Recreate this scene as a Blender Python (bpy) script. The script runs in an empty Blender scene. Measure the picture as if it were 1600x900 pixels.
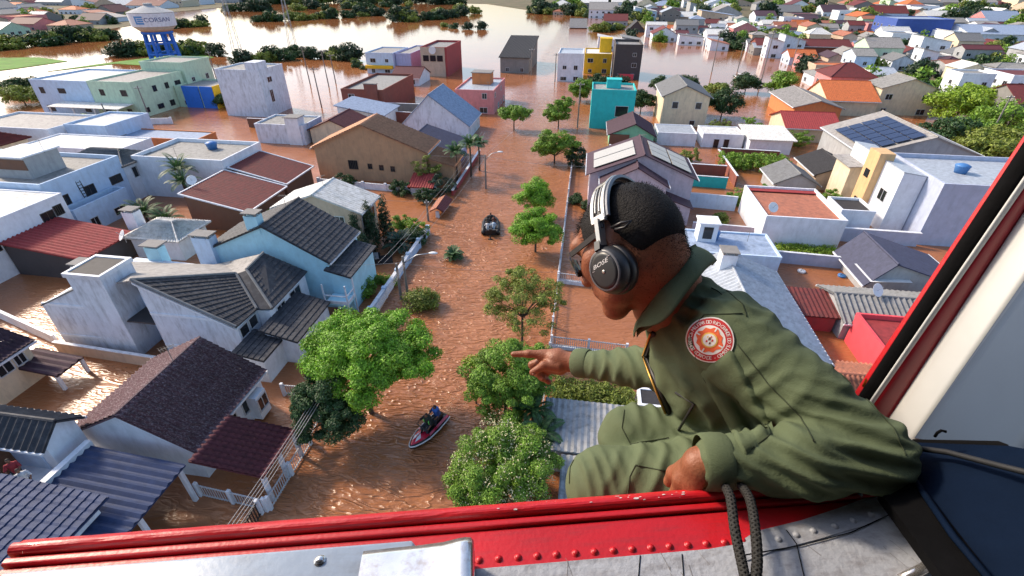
import bpy, math, random
import numpy as np
from mathutils import Vector, Matrix
R_ = math.radians
scene = bpy.context.scene
col = scene.collection
# ------------------------------------------------------------------ camera, sky, sun, exposure
cam_d = bpy.data.cameras.new('camera'); cam = bpy.data.objects.new('camera', cam_d); col.objects.link(cam)
cam_d.sensor_width = 36.0; cam_d.lens = 17.01; cam_d.clip_start = 0.05; cam_d.clip_end = 9000
cam.location = (0, 0, 24.0)
_p, _y, _r = R_(32.83), R_(8.18), R_(0.245)
_F = Vector((-math.sin(_y)*math.cos(_p), math.cos(_y)*math.cos(_p), -math.sin(_p)))
_R0 = Vector((math.cos(_y), math.sin(_y), 0)); _U0 = _R0.cross(_F)
_R = _R0*math.cos(_r) + _U0*math.sin(_r); _U = -_R0*math.sin(_r) + _U0*math.cos(_r)
cam.rotation_euler = Matrix(((_R.x, _U.x, -_F.x), (_R.y, _U.y, -_F.y), (_R.z, _U.z, -_F.z))).to_euler()
scene.camera = cam
SUN_EL, SUN_AZ = 36.0, -68.0            # degrees; azimuth clockwise from +Y (the street), so the sun stands to the left
world = bpy.data.worlds.new('World'); scene.world = world; world.use_nodes = True
wn = world.node_tree; bg = wn.nodes['Background']
sky = wn.nodes.new('ShaderNodeTexSky'); sky.sky_type = 'NISHITA'; sky.sun_disc = False
sky.sun_elevation = R_(SUN_EL); sky.sun_rotation = R_(SUN_AZ); sky.air_density = 1.0; sky.dust_density = 2.2; sky.ozone_density = 1.5
wn.links.new(sky.outputs[0], bg.inputs['Color']); bg.inputs['Strength'].default_value = 0.15
sd = bpy.data.lights.new('sun', 'SUN'); sd.energy = 2.6; sd.angle = R_(7.0); sd.color = (1.0, 0.83, 0.64)
sun = bpy.data.objects.new('sun', sd); col.objects.link(sun)
_s = Vector((math.sin(R_(SUN_AZ))*math.cos(R_(SUN_EL)), math.cos(R_(SUN_AZ))*math.cos(R_(SUN_EL)), math.sin(R_(SUN_EL))))
sun.rotation_euler = _s.to_track_quat('Z', 'Y').to_euler(); sun.location = (-60, 20, 60)
scene.view_settings.view_transform = 'Standard'; scene.view_settings.look = 'None'
scene.view_settings.exposure = 0.85; scene.view_settings.gamma = 1.0; scene.view_settings.use_curve_mapping = False
scene.cycles.max_bounces = 6

# ------------------------------------------------------------------ materials
MATS = {}
def lin(c): return tuple((v/12.92 if v <= 0.04045 else ((v+0.055)/1.055)**2.4) for v in c)
def mat(name, rgb, rough=0.7, var=0.15, scale=3.0, bump=0.0, bscale=None, metal=0.0, spec=0.5, stain=None, stain_amt=0.0, stain_scale=(1, 1, .25), island=0.0, objvar=0.0, coat=0.0, transl=0.0):
    """rgb: linear base colour. var: tonal noise; stain: colour of weather streaks; island: tone change per leaf; objvar: per object"""
    if name in MATS: return MATS[name]
    m = bpy.data.materials.new(name); m.use_nodes = True; nt = m.node_tree; N = nt.nodes; L = nt.links
    b = N['Principled BSDF']; b.inputs['Roughness'].default_value = rough; b.inputs['Metallic'].default_value = metal
    b.inputs['Specular IOR Level'].default_value = spec; b.inputs['Coat Weight'].default_value = coat
    tc = N.new('ShaderNodeTexCoord')
    no = N.new('ShaderNodeTexNoise'); no.inputs['Scale'].default_value = scale; no.inputs['Detail'].default_value = 6; no.inputs['Roughness'].default_value = .65
    L.new(tc.outputs['Object'], no.inputs['Vector'])
    mr = N.new('ShaderNodeMapRange'); mr.inputs[1].default_value = .3; mr.inputs[2].default_value = .7
    mr.inputs[3].default_value = 1-var; mr.inputs[4].default_value = 1+var; L.new(no.outputs['Fac'], mr.inputs[0])
    last = mr.outputs[0]
    def mul(a, sock):
        k = N.new('ShaderNodeMath'); k.operation = 'MULTIPLY'; L.new(a, k.inputs[0]); L.new(sock, k.inputs[1]); return k.outputs[0]
    if island:
        g = N.new('ShaderNodeNewGeometry'); r = N.new('ShaderNodeMapRange'); r.inputs[3].default_value = 1-island; r.inputs[4].default_value = 1+island
        L.new(g.outputs['Random Per Island'], r.inputs[0]); last = mul(last, r.outputs[0])
    if objvar:
        g = N.new('ShaderNodeObjectInfo'); r = N.new('ShaderNodeMapRange'); r.inputs[3].default_value = 1-objvar; r.inputs[4].default_value = 1+objvar
        L.new(g.outputs['Random'], r.inputs[0]); last = mul(last, r.outputs[0])
    base = None
    if stain:
        mp = N.new('ShaderNodeMapping'); mp.inputs['Scale'].default_value = stain_scale; L.new(tc.outputs['Object'], mp.inputs['Vector'])
        n2 = N.new('ShaderNodeTexNoise'); n2.inputs['Scale'].default_value = 2.2; n2.inputs['Detail'].default_value = 8; n2.inputs['Roughness'].default_value = .7
        L.new(mp.outputs[0], n2.inputs['Vector'])
        cr = N.new('ShaderNodeMapRange'); cr.inputs[1].default_value = .48; cr.inputs[2].default_value = .68; cr.inputs[4].default_value = stain_amt
        L.new(n2.outputs['Fac'], cr.inputs[0])
        mx = N.new('ShaderNodeMix'); mx.data_type = 'RGBA'; mx.inputs['A'].default_value = (*rgb, 1); mx.inputs['B'].default_value = (*stain, 1)
        L.new(cr.outputs[0], mx.inputs['Factor']); base = mx.outputs['Result']
    vm = N.new('ShaderNodeVectorMath'); vm.operation = 'SCALE'
    if base: L.new(base, vm.inputs[0])
    else: vm.inputs[0].default_value = rgb
    L.new(last, vm.inputs['Scale']); L.new(vm.outputs[0], b.inputs['Base Color'])
    if bump:
        bn = N.new('ShaderNodeTexNoise'); bn.inputs['Scale'].default_value = bscale or scale*6; bn.inputs['Detail'].default_value = 5
        L.new(tc.outputs['Object'], bn.inputs['Vector'])
        bp = N.new('ShaderNodeBump'); bp.inputs['Strength'].default_value = bump; bp.inputs['Distance'].default_value = .02
        L.new(bn.outputs['Fac'], bp.inputs['Height']); L.new(bp.outputs[0], b.inputs['Normal'])
    if transl:
        tr = N.new('ShaderNodeBsdfTranslucent'); L.new(vm.outputs[0], tr.inputs['Color'])
        ms = N.new('ShaderNodeMixShader'); ms.inputs[0].default_value = transl
        L.new(b.outputs[0], ms.inputs[1]); L.new(tr.outputs[0], ms.inputs[2]); L.new(ms.outputs[0], N['Material Output'].inputs['Surface'])
    MATS[name] = m
    return m
DIRT = (.10, .085, .075)
def wallm(name, rgb, amt=.45): return mat('wall_'+name, rgb, .85, .10, 1.2, .25, 14, stain=tuple(c*.45+.04 for c in rgb), stain_amt=amt)
W = dict(
 white=wallm('white', (.72, .76, .82), .28), weathered=wallm('weathered', (.64, .69, .77), .75), blue=wallm('blue', (.40, .68, .80), .2), paleblue=wallm('paleblue', (.50, .63, .80), .3),
 cream=wallm('cream', (.66, .56, .40)), tan=wallm('tan', (.46, .28, .16)), grey=wallm('grey', (.36, .37, .38)), aqua=wallm('aqua', (.03, .50, .50), .2),
 green=wallm('green', (.20, .50, .32), .3), palegreen=wallm('palegreen', (.50, .64, .48)), pink=wallm('pink', (.62, .24, .24)), hotpink=wallm('hotpink', (.70, .07, .09), .3),
 brick=wallm('brick', (.22, .07, .05)), mauve=wallm('mauve', (.46, .40, .46)), lilac=wallm('lilac', (.42, .45, .66)), yellow=wallm('yellow', (.72, .45, .02), .3),
 orange=wallm('orange', (.58, .20, .07)), royal=wallm('royal', (.03, .16, .62), .2), concrete=wallm('concrete', (.22, .21, .20)), dark=wallm('dark', (.07, .06, .06)), redwall=wallm('redwall', (.36, .06, .06)),
 greyblue=wallm('greyblue', (.42, .47, .60), .25), brown=wallm('brown', (.16, .08, .05)), sand=wallm('sand', (.52, .40, .30)))
def roofm(name, rgb, amt=.6, st=None, rough=.75, sc=(1, 1, 1)): return mat('roof_'+name, rgb, rough, .22, 2.5, .2, 20, stain=st or tuple(c*.5 for c in rgb), stain_amt=amt, stain_scale=sc, objvar=.08)
RF = dict(
 brown=roofm('brown', (.070, .025, .034), .8, (.30, .25, .27), sc=(3.2, 6, 6)), redbrown=roofm('redbrown', (.10, .020, .026)), slate=roofm('slate', (.030, .032, .040), .7, (.085, .088, .095)),
 slateblue=roofm('slateblue', (.022, .040, .105), .4, (.045, .070, .150)), rust=roofm('rust', (.14, .022, .02), .7, (.055, .02, .02)), oldzinc=roofm('oldzinc', (.30, .31, .32), .8, (.14, .14, .14)), red=roofm('red', (.30, .035, .035), .5),
 tan=roofm('tan', (.42, .21, .12), .4), white=roofm('white', (.62, .62, .60), .7, (.32, .31, .27)), grey=roofm('grey', (.17, .175, .18), .7, (.12, .12, .115)),
 bluegrey=roofm('bluegrey', (.26, .33, .45), .5), zinc=roofm('zinc', (.38, .42, .47), .6, (.22, .23, .25), .45), purple=roofm('purple', (.060, .028, .042), .4),
 orange=roofm('orange', (.50, .13, .035), .5), dark=roofm('dark', (.03, .028, .03), .5), navy=roofm('navy', (.05, .055, .10), .4), concrete=roofm('concrete', (.26, .255, .24), .8, (.11, .105, .10)),
 fibre=roofm('fibre', (.30, .285, .27), .8, (.14, .13, .12)), terracotta=roofm('terracotta', (.36, .13, .075), .6, (.17, .08, .06)))
M = dict(
 frame=mat('window_frame_white', (.52, .53, .55), .5, .05), darkframe=mat('window_frame_dark', (.05, .04, .035), .5, .1), trim=mat('white_trim', (.68, .71, .76), .6, .12, 2, stain=(.35, .36, .38), stain_amt=.5),
 wood=mat('brown_wood', (.16, .075, .035), .6, .25, 4), metal=mat('galvanised_metal', (.42, .44, .46), .4, .12, 8, metal=.6), darkmetal=mat('dark_metal', (.03, .03, .032), .45, .1, metal=.3),
 pole=mat('pole_concrete', (.20, .185, .17), .85, .2, 4), wire=mat('wire', (.30, .29, .29), .5, .05), black=mat('black_rubber', (.012, .012, .013), .5, .1), plasticwhite=mat('white_plastic', (.72, .73, .74), .4, .05),
 bark=mat('bark', (.085, .06, .045), .9, .3, 6, .4), solar=mat('solar_cell', (.02, .03, .075), .15, .1), tank=mat('blue_tank', (.05, .17, .42), .5, .1), orangeskin=mat('bright_orange', (.70, .16, .02), .5, .1))
g = mat('window_glass', (.018, .020, .024), .08, .1); M['glass'] = g
def leafm(n, c, isl=.45): return mat('leaf_'+n, c, .55, .25, .6, island=isl, transl=.22)
LF = dict(bright=leafm('bright', (.18, .37, .022)), mid=leafm('mid', (.16, .29, .026)), dark=leafm('dark', (.035, .085, .022)), lime=leafm('lime', (.22, .34, .022)), olive=leafm('olive', (.19, .24, .034)),
 deep=leafm('deep', (.022, .055, .02)), palm=leafm('palm', (.045, .11, .03)), bluegreen=leafm('bluegreen', (.03, .075, .045)), blossom=mat('leaf_blossom', (.55, .50, .30), .6, .1, island=.3))

# ------------------------------------------------------------------ mesh helpers
def link(o, parent=None):
    col.objects.link(o)
    if parent is not None: o.parent = parent
    return o
def tag(o, label=None, cat=None, group=None, kind=None):
    if label: o['label'] = label
    if cat: o['category'] = cat
    if group: o['group'] = group
    if kind: o['kind'] = kind
    return o
def empty(name, loc=(0, 0, 0), rz=0.0, label=None, cat=None, group=None):
    o = bpy.data.objects.new(name, None); o.location = loc; o.rotation_euler = (0, 0, rz); o.empty_display_size = .3
    link(o); return tag(o, label, cat, group)
class MB:
    def __init__(s): s.v = []; s.f = []; s.m = []; s.cur = 0
    def quad(s, *p):
        n = len(s.v); s.v += [tuple(q) for q in p]; s.f.append(tuple(range(n, n+len(p)))); s.m.append(s.cur); return s
    def box(s, x0, x1, y0, y1, z0, z1):
        n = len(s.v); s.v += [(x0, y0, z0), (x1, y0, z0), (x1, y1, z0), (x0, y1, z0), (x0, y0, z1), (x1, y0, z1), (x1, y1, z1), (x0, y1, z1)]
        s.f += [tuple(n+i for i in q) for q in ((3, 2, 1, 0), (4, 5, 6, 7), (0, 1, 5, 4), (1, 2, 6, 5), (2, 3, 7, 6), (3, 0, 4, 7))]; s.m += [s.cur]*6; return s
    def bar(s, a, b, w, h=None, up=(0, 0, 1)):
        a = Vector(a); b = Vector(b); h = h or w; d = (b-a).normalized(); u = Vector(up)
        if abs(d.dot(u)) > .95: u = Vector((0, 1, 0))
        sx = d.cross(u).normalized()*w/2; sy = sx.cross(d).normalized()*h/2; n = len(s.v)
        for p in (a, b): s.v += [tuple(p-sx-sy), tuple(p+sx-sy), tuple(p+sx+sy), tuple(p-sx+sy)]
        s.f += [tuple(n+i for i in q) for q in ((0, 3, 2, 1), (4, 5, 6, 7), (0, 1, 5, 4), (1, 2, 6, 5), (2, 3, 7, 6), (3, 0, 4, 7))]; s.m += [s.cur]*6; return s
    def tube(s, pts, rad, k=8, cap=True):
        pts = [Vector(p) for p in pts]; rs = rad if isinstance(rad, (list, tuple)) else [rad]*len(pts); n0 = len(s.v); u = None
        for i, p in enumerate(pts):
            d = (pts[min(i+1, len(pts)-1)]-pts[max(i-1, 0)]).normalized()
            if u is None: u = d.cross(Vector((0.13, .2, 1)) if abs(d.z) < .9 else Vector((1, .1, 0))).normalized()
            else: u = (u-d*u.dot(d)).normalized()
            w = d.cross(u)
            for j in range(k):
                a = 2*math.pi*j/k; s.v.append(tuple(p+(u*math.cos(a)+w*math.sin(a))*rs[i]))
        for i in range(len(pts)-1):
            for j in range(k):
                s.f.append((n0+i*k+j, n0+i*k+(j+1) % k, n0+(i+1)*k+(j+1) % k, n0+(i+1)*k+j)); s.m.append(s.cur)
        if cap:
            s.f.append(tuple(n0+j for j in range(k))[::-1]); s.f.append(tuple(n0+(len(pts)-1)*k+j for j in range(k))); s.m += [s.cur]*2
        return s
    def lathe(s, prof, k=16, c=(0, 0), cap=True):
        n0 = len(s.v)
        for r, z in prof:
            for j in range(k): a = 2*math.pi*j/k; s.v.append((c[0]+r*math.cos(a), c[1]+r*math.sin(a), z))
        for i in range(len(prof)-1):
            for j in range(k): s.f.append((n0+i*k+j, n0+i*k+(j+1) % k, n0+(i+1)*k+(j+1) % k, n0+(i+1)*k+j)); s.m.append(s.cur)
        if cap: s.f.append(tuple(n0+j for j in range(k))[::-1]); s.f.append(tuple(n0+(len(prof)-1)*k+j for j in range(k))); s.m += [s.cur]*2
        return s
    def prism(s, poly, z0, z1):
        n = len(s.v); k = len(poly); s.v += [(x, y, z0) for x, y in poly]+[(x, y, z1) for x, y in poly]
        s.f.append(tuple(n+i for i in range(k))[::-1]); s.f.append(tuple(n+k+i for i in range(k)))
        s.f += [(n+i, n+(i+1) % k, n+k+(i+1) % k, n+k+i) for i in range(k)]; s.m += [s.cur]*(k+2); return s
    def mesh(s, name, mats, smooth=False):
        me = bpy.data.meshes.new(name); me.from_pydata(s.v, [], s.f)
        for m in (mats if isinstance(mats, (list, tuple)) else [mats]): me.materials.append(m)
        if any(s.m): me.polygons.foreach_set('material_index', s.m)
        if smooth: me.polygons.foreach_set('use_smooth', [True]*len(me.polygons))
        me.update(); return me
    def build(s, name, mats, parent=None, smooth=False, loc=None):
        o = bpy.data.objects.new(name, s.mesh(name, mats, smooth))
        if loc is not None: o.location = loc
        return link(o, parent)
def np_mesh(name, V, Fq, mats, smooth=True):
    me = bpy.data.meshes.new(name); V = np.asarray(V, np.float32); Fq = np.asarray(Fq, np.int32); k = Fq.shape[1]
    me.vertices.add(len(V)); me.vertices.foreach_set('co', V.ravel()); me.loops.add(Fq.size); me.loops.foreach_set('vertex_index', Fq.ravel())
    me.polygons.add(len(Fq)); me.polygons.foreach_set('loop_start', np.arange(0, Fq.size, k, dtype=np.int32)); me.polygons.foreach_set('loop_total', np.full(len(Fq), k, np.int32))
    me.polygons.foreach_set('use_smooth', np.full(len(Fq), smooth))
    for m in (mats if isinstance(mats, (list, tuple)) else [mats]): me.materials.append(m)
    me.update(calc_edges=True); me.validate(); return me
def copy_tree(o, parent=None):
    c = o.copy(); link(c, parent)
    for ch in o.children: copy_tree(ch, c)
    return c
# lettering outlines, made while the scene is still small
GLYPH = {}
def text_polys(txt, size):
    if txt not in GLYPH:
        cu = bpy.data.curves.new('t', 'FONT'); cu.body = txt; cu.size = 1.0; cu.align_x = 'CENTER'; cu.align_y = 'CENTER'; cu.resolution_u = 3
        o = bpy.data.objects.new('t', cu); col.objects.link(o); dg = bpy.context.evaluated_depsgraph_get(); me = bpy.data.meshes.new_from_object(o.evaluated_get(dg))
        GLYPH[txt] = ([tuple(v.co) for v in me.vertices], [tuple(p.vertices) for p in me.polygons]); bpy.data.objects.remove(o); bpy.data.curves.remove(cu); bpy.data.meshes.remove(me)
    V, F_ = GLYPH[txt]; return [(x*size, y*size, 0) for x, y, z in V], F_
for _t in ['CORSAN', 'BOSE']+sorted(set('BOMBEIROSMILITARDORIOGRANDEDOSULCORPODE-CBMRS')): text_polys(_t, 1)

# ------------------------------------------------------------------ building helpers
def sheet_mesh(pts, kind):
    e0, e1, r1, r0 = [np.array(p, float) for p in pts]
    Wd = max(np.linalg.norm(e1-e0), np.linalg.norm(r1-r0)); S = np.linalg.norm((r0+r1)/2-(e0+e1)/2)
    n = np.cross((e1-e0) if np.linalg.norm(e1-e0) > .01 else (r1-r0), (r0+r1)/2-(e0+e1)/2); n /= np.linalg.norm(n)
    if n[2] < 0: n = -n
    per, row, amp, step, k = dict(tile=(.30, .42, .06, .09, 4), slate=(.42, .42, .012, .05, 4), corr=(.42, 99, .075, 0, 4), fine=(.34, 99, .03, 0, 4))[kind]
    nt = max(2, int(Wd/per)); nr = max(1, int(round(S/row))) if row < 50 else 1
    if nt*k*nr > 16000: nr = max(1, 16000//(nt*k))
    us = np.linspace(0, 1, nt*k+1); ph = (us*nt) % 1.0
    prof = amp*np.sin(ph*2*np.pi) if kind != 'slate' else np.where((ph < .1), -amp*1.5, amp)
    V = []; Fq = []; m = len(us)
    for r in range(nr):
        for j, (v, h) in enumerate(((r/nr, step), ((r+1)/nr, 0.0))):
            a = e0+(r0-e0)*v; b = e1+(r1-e1)*v
            V.append(a[None]+(b-a)[None]*us[:, None]+n[None]*(prof+h+.045)[:, None])
    for r in range(2*nr-1):
        o = r*m; i = np.arange(m-1); Fq.append(np.stack([o+i, o+i+1, o+m+i+1, o+m+i], 1))
    return np.concatenate(V), np.concatenate(Fq)
def slope(root, pts, m, kind=None, thick=.10, name='roof'):
    P4 = [Vector(p) for p in pts]; n = (P4[1]-P4[0]).cross(P4[3]-P4[0])
    if n.length < 1e-4: n = (P4[1]-P4[0]).cross(P4[2]-P4[0])
    if n.length < 1e-4: n = (P4[2]-P4[1]).cross(P4[3]-P4[1])
    n.normalize()
    if n.z < 0: n = -n
    b = MB(); lo = [p-n*thick for p in P4]
    b.quad(*P4); b.quad(*lo[::-1])
    for i in range(4): b.quad(P4[i], lo[i], lo[(i+1) % 4], P4[(i+1) % 4])
    o = b.build(name, m, root)
    if kind:
        V, Fq = sheet_mesh(pts, kind); t = bpy.data.objects.new('tiles' if kind in ('tile', 'slate') else 'corrugation', np_mesh('tiles', V, Fq, m, smooth=(kind == 'tile')))
        link(t, o); tag(t, kind='stuff')
    return o
WIN = {}
def win_mesh(w, h, bars, fm):
    k = (round(w, 2), round(h, 2), bars, fm)
    if k not in WIN:
        b = MB(); t = .07
        b.box(-w/2-t, -w/2, -.05, .03, -h/2-t, h/2+t); b.box(w/2, w/2+t, -.05, .03, -h/2-t, h/2+t); b.box(-w/2, w/2, -.05, .03, h/2, h/2+t); b.box(-w/2, w/2, -.09, .03, -h/2-t, -h/2)
        for i in range(1, bars+1): x = -w/2+w*i/(bars+1); b.box(x-.025, x+.025, -.045, .03, -h/2, h/2)
        p = MB(); p.box(-w/2, w/2, -.02, .02, -h/2, h/2)
        WIN[k] = (b.mesh('window', M[fm]), p.mesh('pane', M['glass']))
    return WIN[k]
ROT = dict(S=0.0, E=math.pi/2, N=math.pi, W=-math.pi/2)
def window(root, side, hw, hd, u, z, w=1.2, h=1.0, bars=1, fm='frame', off=0.0, name='window'):
    """u = position along the wall in metres from its centre (world x for S/N, world y for E/W)"""
    fr, pa = win_mesh(w, h, bars, fm)
    loc = dict(S=(u, -hd-off, z), N=(u, hd+off, z), E=(hw+off, u, z), W=(-hw-off, u, z))[side]
    o = bpy.data.objects.new(name, fr); o.location = loc; o.rotation_euler = (0, 0, ROT[side]); link(o, root)
    p = bpy.data.objects.new('pane', pa); link(p, o); return o
def chimney(root, x, y, z0, z1, w, d, m, cap=True):
    b = MB(); b.box(x-w/2, x+w/2, y-d/2, y+d/2, z0, z1); o = b.build('chimney', m, root)
    if cap:
        c = MB(); c.box(x-w/2-.1, x+w/2+.1, y-d/2-.1, y+d/2+.1, z1+.22, z1+.30)
        for sx in (-1, 1):
            for sy in (-1, 1): c.box(x+sx*(w/2-.12)-.08, x+sx*(w/2-.12)+.08, y+sy*(d/2-.12)-.08, y+sy*(d/2-.12)+.08, z1, z1+.22)
        c.build('chimney_cap', W['concrete'], o)
    return o
def house(name, label, x0, x1, y0, y1, ze, roof, zr, wm, rm, kind=None, cat='house', group=None, wins=(), auto='', oh=.45, fm='frame', parapet=.35, ridge=.5, zb=-1.6, winrows=None, deck=None, trim=True, edge=False):
    cx, cy = (x0+x1)/2, (y0+y1)/2; hw, hd = (x1-x0)/2, (y1-y0)/2
    root = empty(name, (cx, cy, 0), 0, label, cat, group)
    wallmat = W[wm] if isinstance(wm, str) else wm; rmat = RF[rm] if isinstance(rm, str) else rm
    b = MB(); xm = -hw+2*hw*ridge; ym = -hd+2*hd*ridge
    if roof == 'gy':
        pr = [(-hw, zb), (hw, zb), (hw, ze), (xm, zr-.06), (-hw, ze)]
        n = 5; b.v = [(x, -hd, z) for x, z in pr]+[(x, hd, z) for x, z in pr]
        b.f = [(0, 1, 2, 3, 4), (9, 8, 7, 6, 5)]+[(i+5, (i+1) % 5+5, (i+1) % 5, i) for i in range(5)]; b.m = [0]*7
    elif roof == 'gx':
        pr = [(-hd, zb), (hd, zb), (hd, ze), (ym, zr-.06), (-hd, ze)]
        b.v = [(hw, y, z) for y, z in pr]+[(-hw, y, z) for y, z in pr]
        b.f = [(0, 1, 2, 3, 4), (9, 8, 7, 6, 5)]+[(i+5, (i+1) % 5+5, (i+1) % 5, i) for i in range(5)]; b.m = [0]*7
    elif roof in ('sE', 'sW', 'sS', 'sN'):       # lean-to falling towards that side; zr = high side
        hz = lambda x, y: {'sE': zr if x < 0 else ze, 'sW': zr if x > 0 else ze, 'sS': zr if y > 0 else ze, 'sN': zr if y < 0 else ze}[roof]-.12
        c = [(-hw, -hd), (hw, -hd), (hw, hd), (-hw, hd)]
        b.v = [(x, y, zb) for x, y in c]+[(x, y, hz(x, y)) for x, y in c]
        b.f = [(3, 2, 1, 0), (4, 5, 6, 7), (0, 1, 5, 4), (1, 2, 6, 5), (2, 3, 7, 6), (3, 0, 4, 7)]; b.m = [0]*6
    else: b.box(-hw, hw, -hd, hd, zb, ze-.02)
    b.build('wall', wallmat, root)
    if roof == 'gy':
        for s, xe in ((-1, -hw), (1, hw)):
            g = (zr-ze)/abs(xm-xe); xo = xe+s*oh; zo = ze-g*oh
            pts = [(xo, -hd-oh*.7, zo+.06), (xo, hd+oh*.7, zo+.06), (xm, hd+oh*.7, zr+.06), (xm, -hd-oh*.7, zr+.06)]
            slope(root, pts, rmat, kind)
            if trim: t = MB(); t.bar((xo+s*.03, -hd-oh*.7, zo), (xo+s*.03, hd+oh*.7, zo), .09, .14); t.build('gutter', M['trim'], root)
        r = MB(); r.tube([(xm, -hd-oh*.7, zr+.09), (xm, hd+oh*.7, zr+.09)], .10, 6); r.build('ridge_cap', rmat, root)
    elif roof == 'gx':
        for s, ye in ((-1, -hd), (1, hd)):
            g = (zr-ze)/abs(ym-ye); yo = ye+s*oh; zo = ze-g*oh
            pts = [(-hw-oh*.7, yo, zo+.06), (hw+oh*.7, yo, zo+.06), (hw+oh*.7, ym, zr+.06), (-hw-oh*.7, ym, zr+.06)]
            slope(root, pts, rmat, kind)
            if trim: t = MB(); t.bar((-hw-oh*.7, yo+s*.03, zo), (hw+oh*.7, yo+s*.03, zo), .09, .14); t.build('gutter', M['trim'], root)
        r = MB(); r.tube([(-hw-oh*.7, ym, zr+.09), (hw+oh*.7, ym, zr+.09)], .10, 6); r.build('ridge_cap', rmat, root)
    elif roof == 'hip':
        X, Y = hw+oh, hd+oh; zo = ze-.05
        if hw > hd: rl = hw-hd*.9; A, B = (-rl, 0, zr), (rl, 0, zr)
        else: rl = hd-hw*.9; A, B = (0, -rl, zr), (0, rl, zr)
        c = [(-X, -Y, zo), (X, -Y, zo), (X, Y, zo), (-X, Y, zo)]
        if hw > hd: F4 = [(c[0], c[1], B, A), (c[1], c[2], B, B), (c[2], c[3], A, B), (c[3], c[0], A, A)]
        else: F4 = [(c[0], c[1], A, A), (c[1], c[2], B, A), (c[2], c[3], B, B), (c[3], c[0], A, B)]
        for q in F4: slope(root, q, rmat, kind, .06)
        r = MB(); r.tube([A, B], .10, 6)
        for p, q in zip(c, ((A, A, B, B) if hw <= hd else (A, B, B, A))): r.tube([Vector(p)+Vector((0, 0, .03)), Vector(q)+Vector((0, 0, .03))], .09, 6)
        r.build('ridge_cap', rmat, root)
    elif roof in ('sE', 'sW', 'sS', 'sN'):
        X, Y = hw+oh, hd+oh; lo, hi = ze-.02, zr+.02
        pts = {'sE': [(X, -Y, lo), (X, Y, lo), (-X, Y, hi), (-X, -Y, hi)], 'sW': [(-X, Y, lo), (-X, -Y, lo), (X, -Y, hi), (X, Y, hi)],
               'sS': [(-X, -Y, lo), (X, -Y, lo), (X, Y, hi), (-X, Y, hi)], 'sN': [(X, Y, lo), (-X, Y, lo), (-X, -Y, hi), (X, -Y, hi)]}[roof]
        slope(root, pts, rmat, kind)
        if edge:
            for i in range(4): t = MB(); t.bar(Vector(pts[i])+Vector((0, 0, .03)), Vector(pts[(i+1) % 4])+Vector((0, 0, .03)), .16, .14); t.build('edge_trim', M['trim'], root)
    elif roof == 'flat':
        d = MB(); d.box(-hw+.16, hw-.16, -hd+.16, hd-.16, ze-.01, ze+.04); d.build('roof', RF[deck] if deck else rmat, root)
        p = MB(); t = .16
        p.box(-hw-.03, hw+.03, -hd-.03, -hd+t, ze-.04, ze+parapet); p.box(-hw-.03, hw+.03, hd-t, hd+.03, ze-.04, ze+parapet)
        p.box(-hw-.03, -hw+t, -hd+t, hd-t, ze-.04, ze+parapet); p.box(hw-t, hw+.03, -hd+t, hd-t, ze-.04, ze+parapet)
        p.build('parapet', wallmat, root)
    rows = winrows or ([.75, 3.5] if ze > 4.2 else [.9]) if ze < 7 else (winrows or [.9, 3.6, 6.2])
    for side in auto:
        Ln = 2*(hw if side in 'SN' else hd); n = max(1, int(Ln/3.2))
        rnd = random.Random(hash((round(cx), round(cy), side)) & 0xffff)
        for z in rows:
            if z+.6 > ze: continue
            for i in range(n):
                if rnd.random() < .18: continue
                window(root, side, hw, hd, -Ln/2+Ln*(i+.5)/n+rnd.uniform(-.2, .2), z, rnd.choice((.9, 1.2, 1.5)), rnd.choice((.8, 1.0)), 1, fm)
    for w_ in wins:
        side, u, z, w, h = w_[:5]; bars = w_[5] if len(w_) > 5 else 1
        # wins give world coordinates along the wall
        window(root, side, hw, hd, u-(cx if side in 'SN' else cy), z, w, h, bars, fm)
    return root
def boundary_wall(label, x0, y0, x1, y1, h, m='white', t=.16, z0=-1.5, cap=True, name='boundary_wall', group=None, piers=0):
    L_ = math.hypot(x1-x0, y1-y0); root = empty(name, (x0, y0, 0), math.atan2(y1-y0, x1-x0), label, 'wall', group)
    b = MB(); b.box(0, L_, -t/2, t/2, z0, h); b.build('wall_panel', W[m], root)
    if cap: c = MB(); c.box(-.02, L_+.02, -t/2-.04, t/2+.04, h, h+.06); c.build('coping', M['trim'], root)
    for i in range(piers):
        c = MB(); x = L_*i/max(1, piers-1); c.box(x-.17, x+.17, -t/2-.07, t/2+.07, z0, h+.22); c.build('pier', W[m], root)
    return root
def fence(label, x0, y0, x1, y1, z0, h, m='metal', step=.14, posts=4, name='fence', base=0.0, cat='fence', group=None, bw=.03, rails=(.12, .92)):
    L_ = math.hypot(x1-x0, y1-y0); root = empty(name, (x0, y0, 0), math.atan2(y1-y0, x1-x0), label, cat, group)
    if base: b = MB(); b.box(0, L_, -.09, .09, -1.4, z0+base); b.build('base_wall', M['trim'], root)
    for i in range(posts):
        p = MB(); x = L_*i/max(1, posts-1); p.box(x-.09, x+.09, -.09, .09, -1.4, h+.1); p.build('post', M['trim'], root)
    for r in rails: q = MB(); z = z0+base+(h-z0-base)*r; q.box(0, L_, -.03, .03, z-.03, z+.03); q.build('rail', M[m], root)
    k = MB(); n = int(L_/step)
    for i in range(1, n): x = L_*i/n; k.box(x-bw/2, x+bw/2, -bw/2, bw/2, z0+base, h)
    tag(k.build('pickets', M[m], root), kind='stuff'); return root
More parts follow.
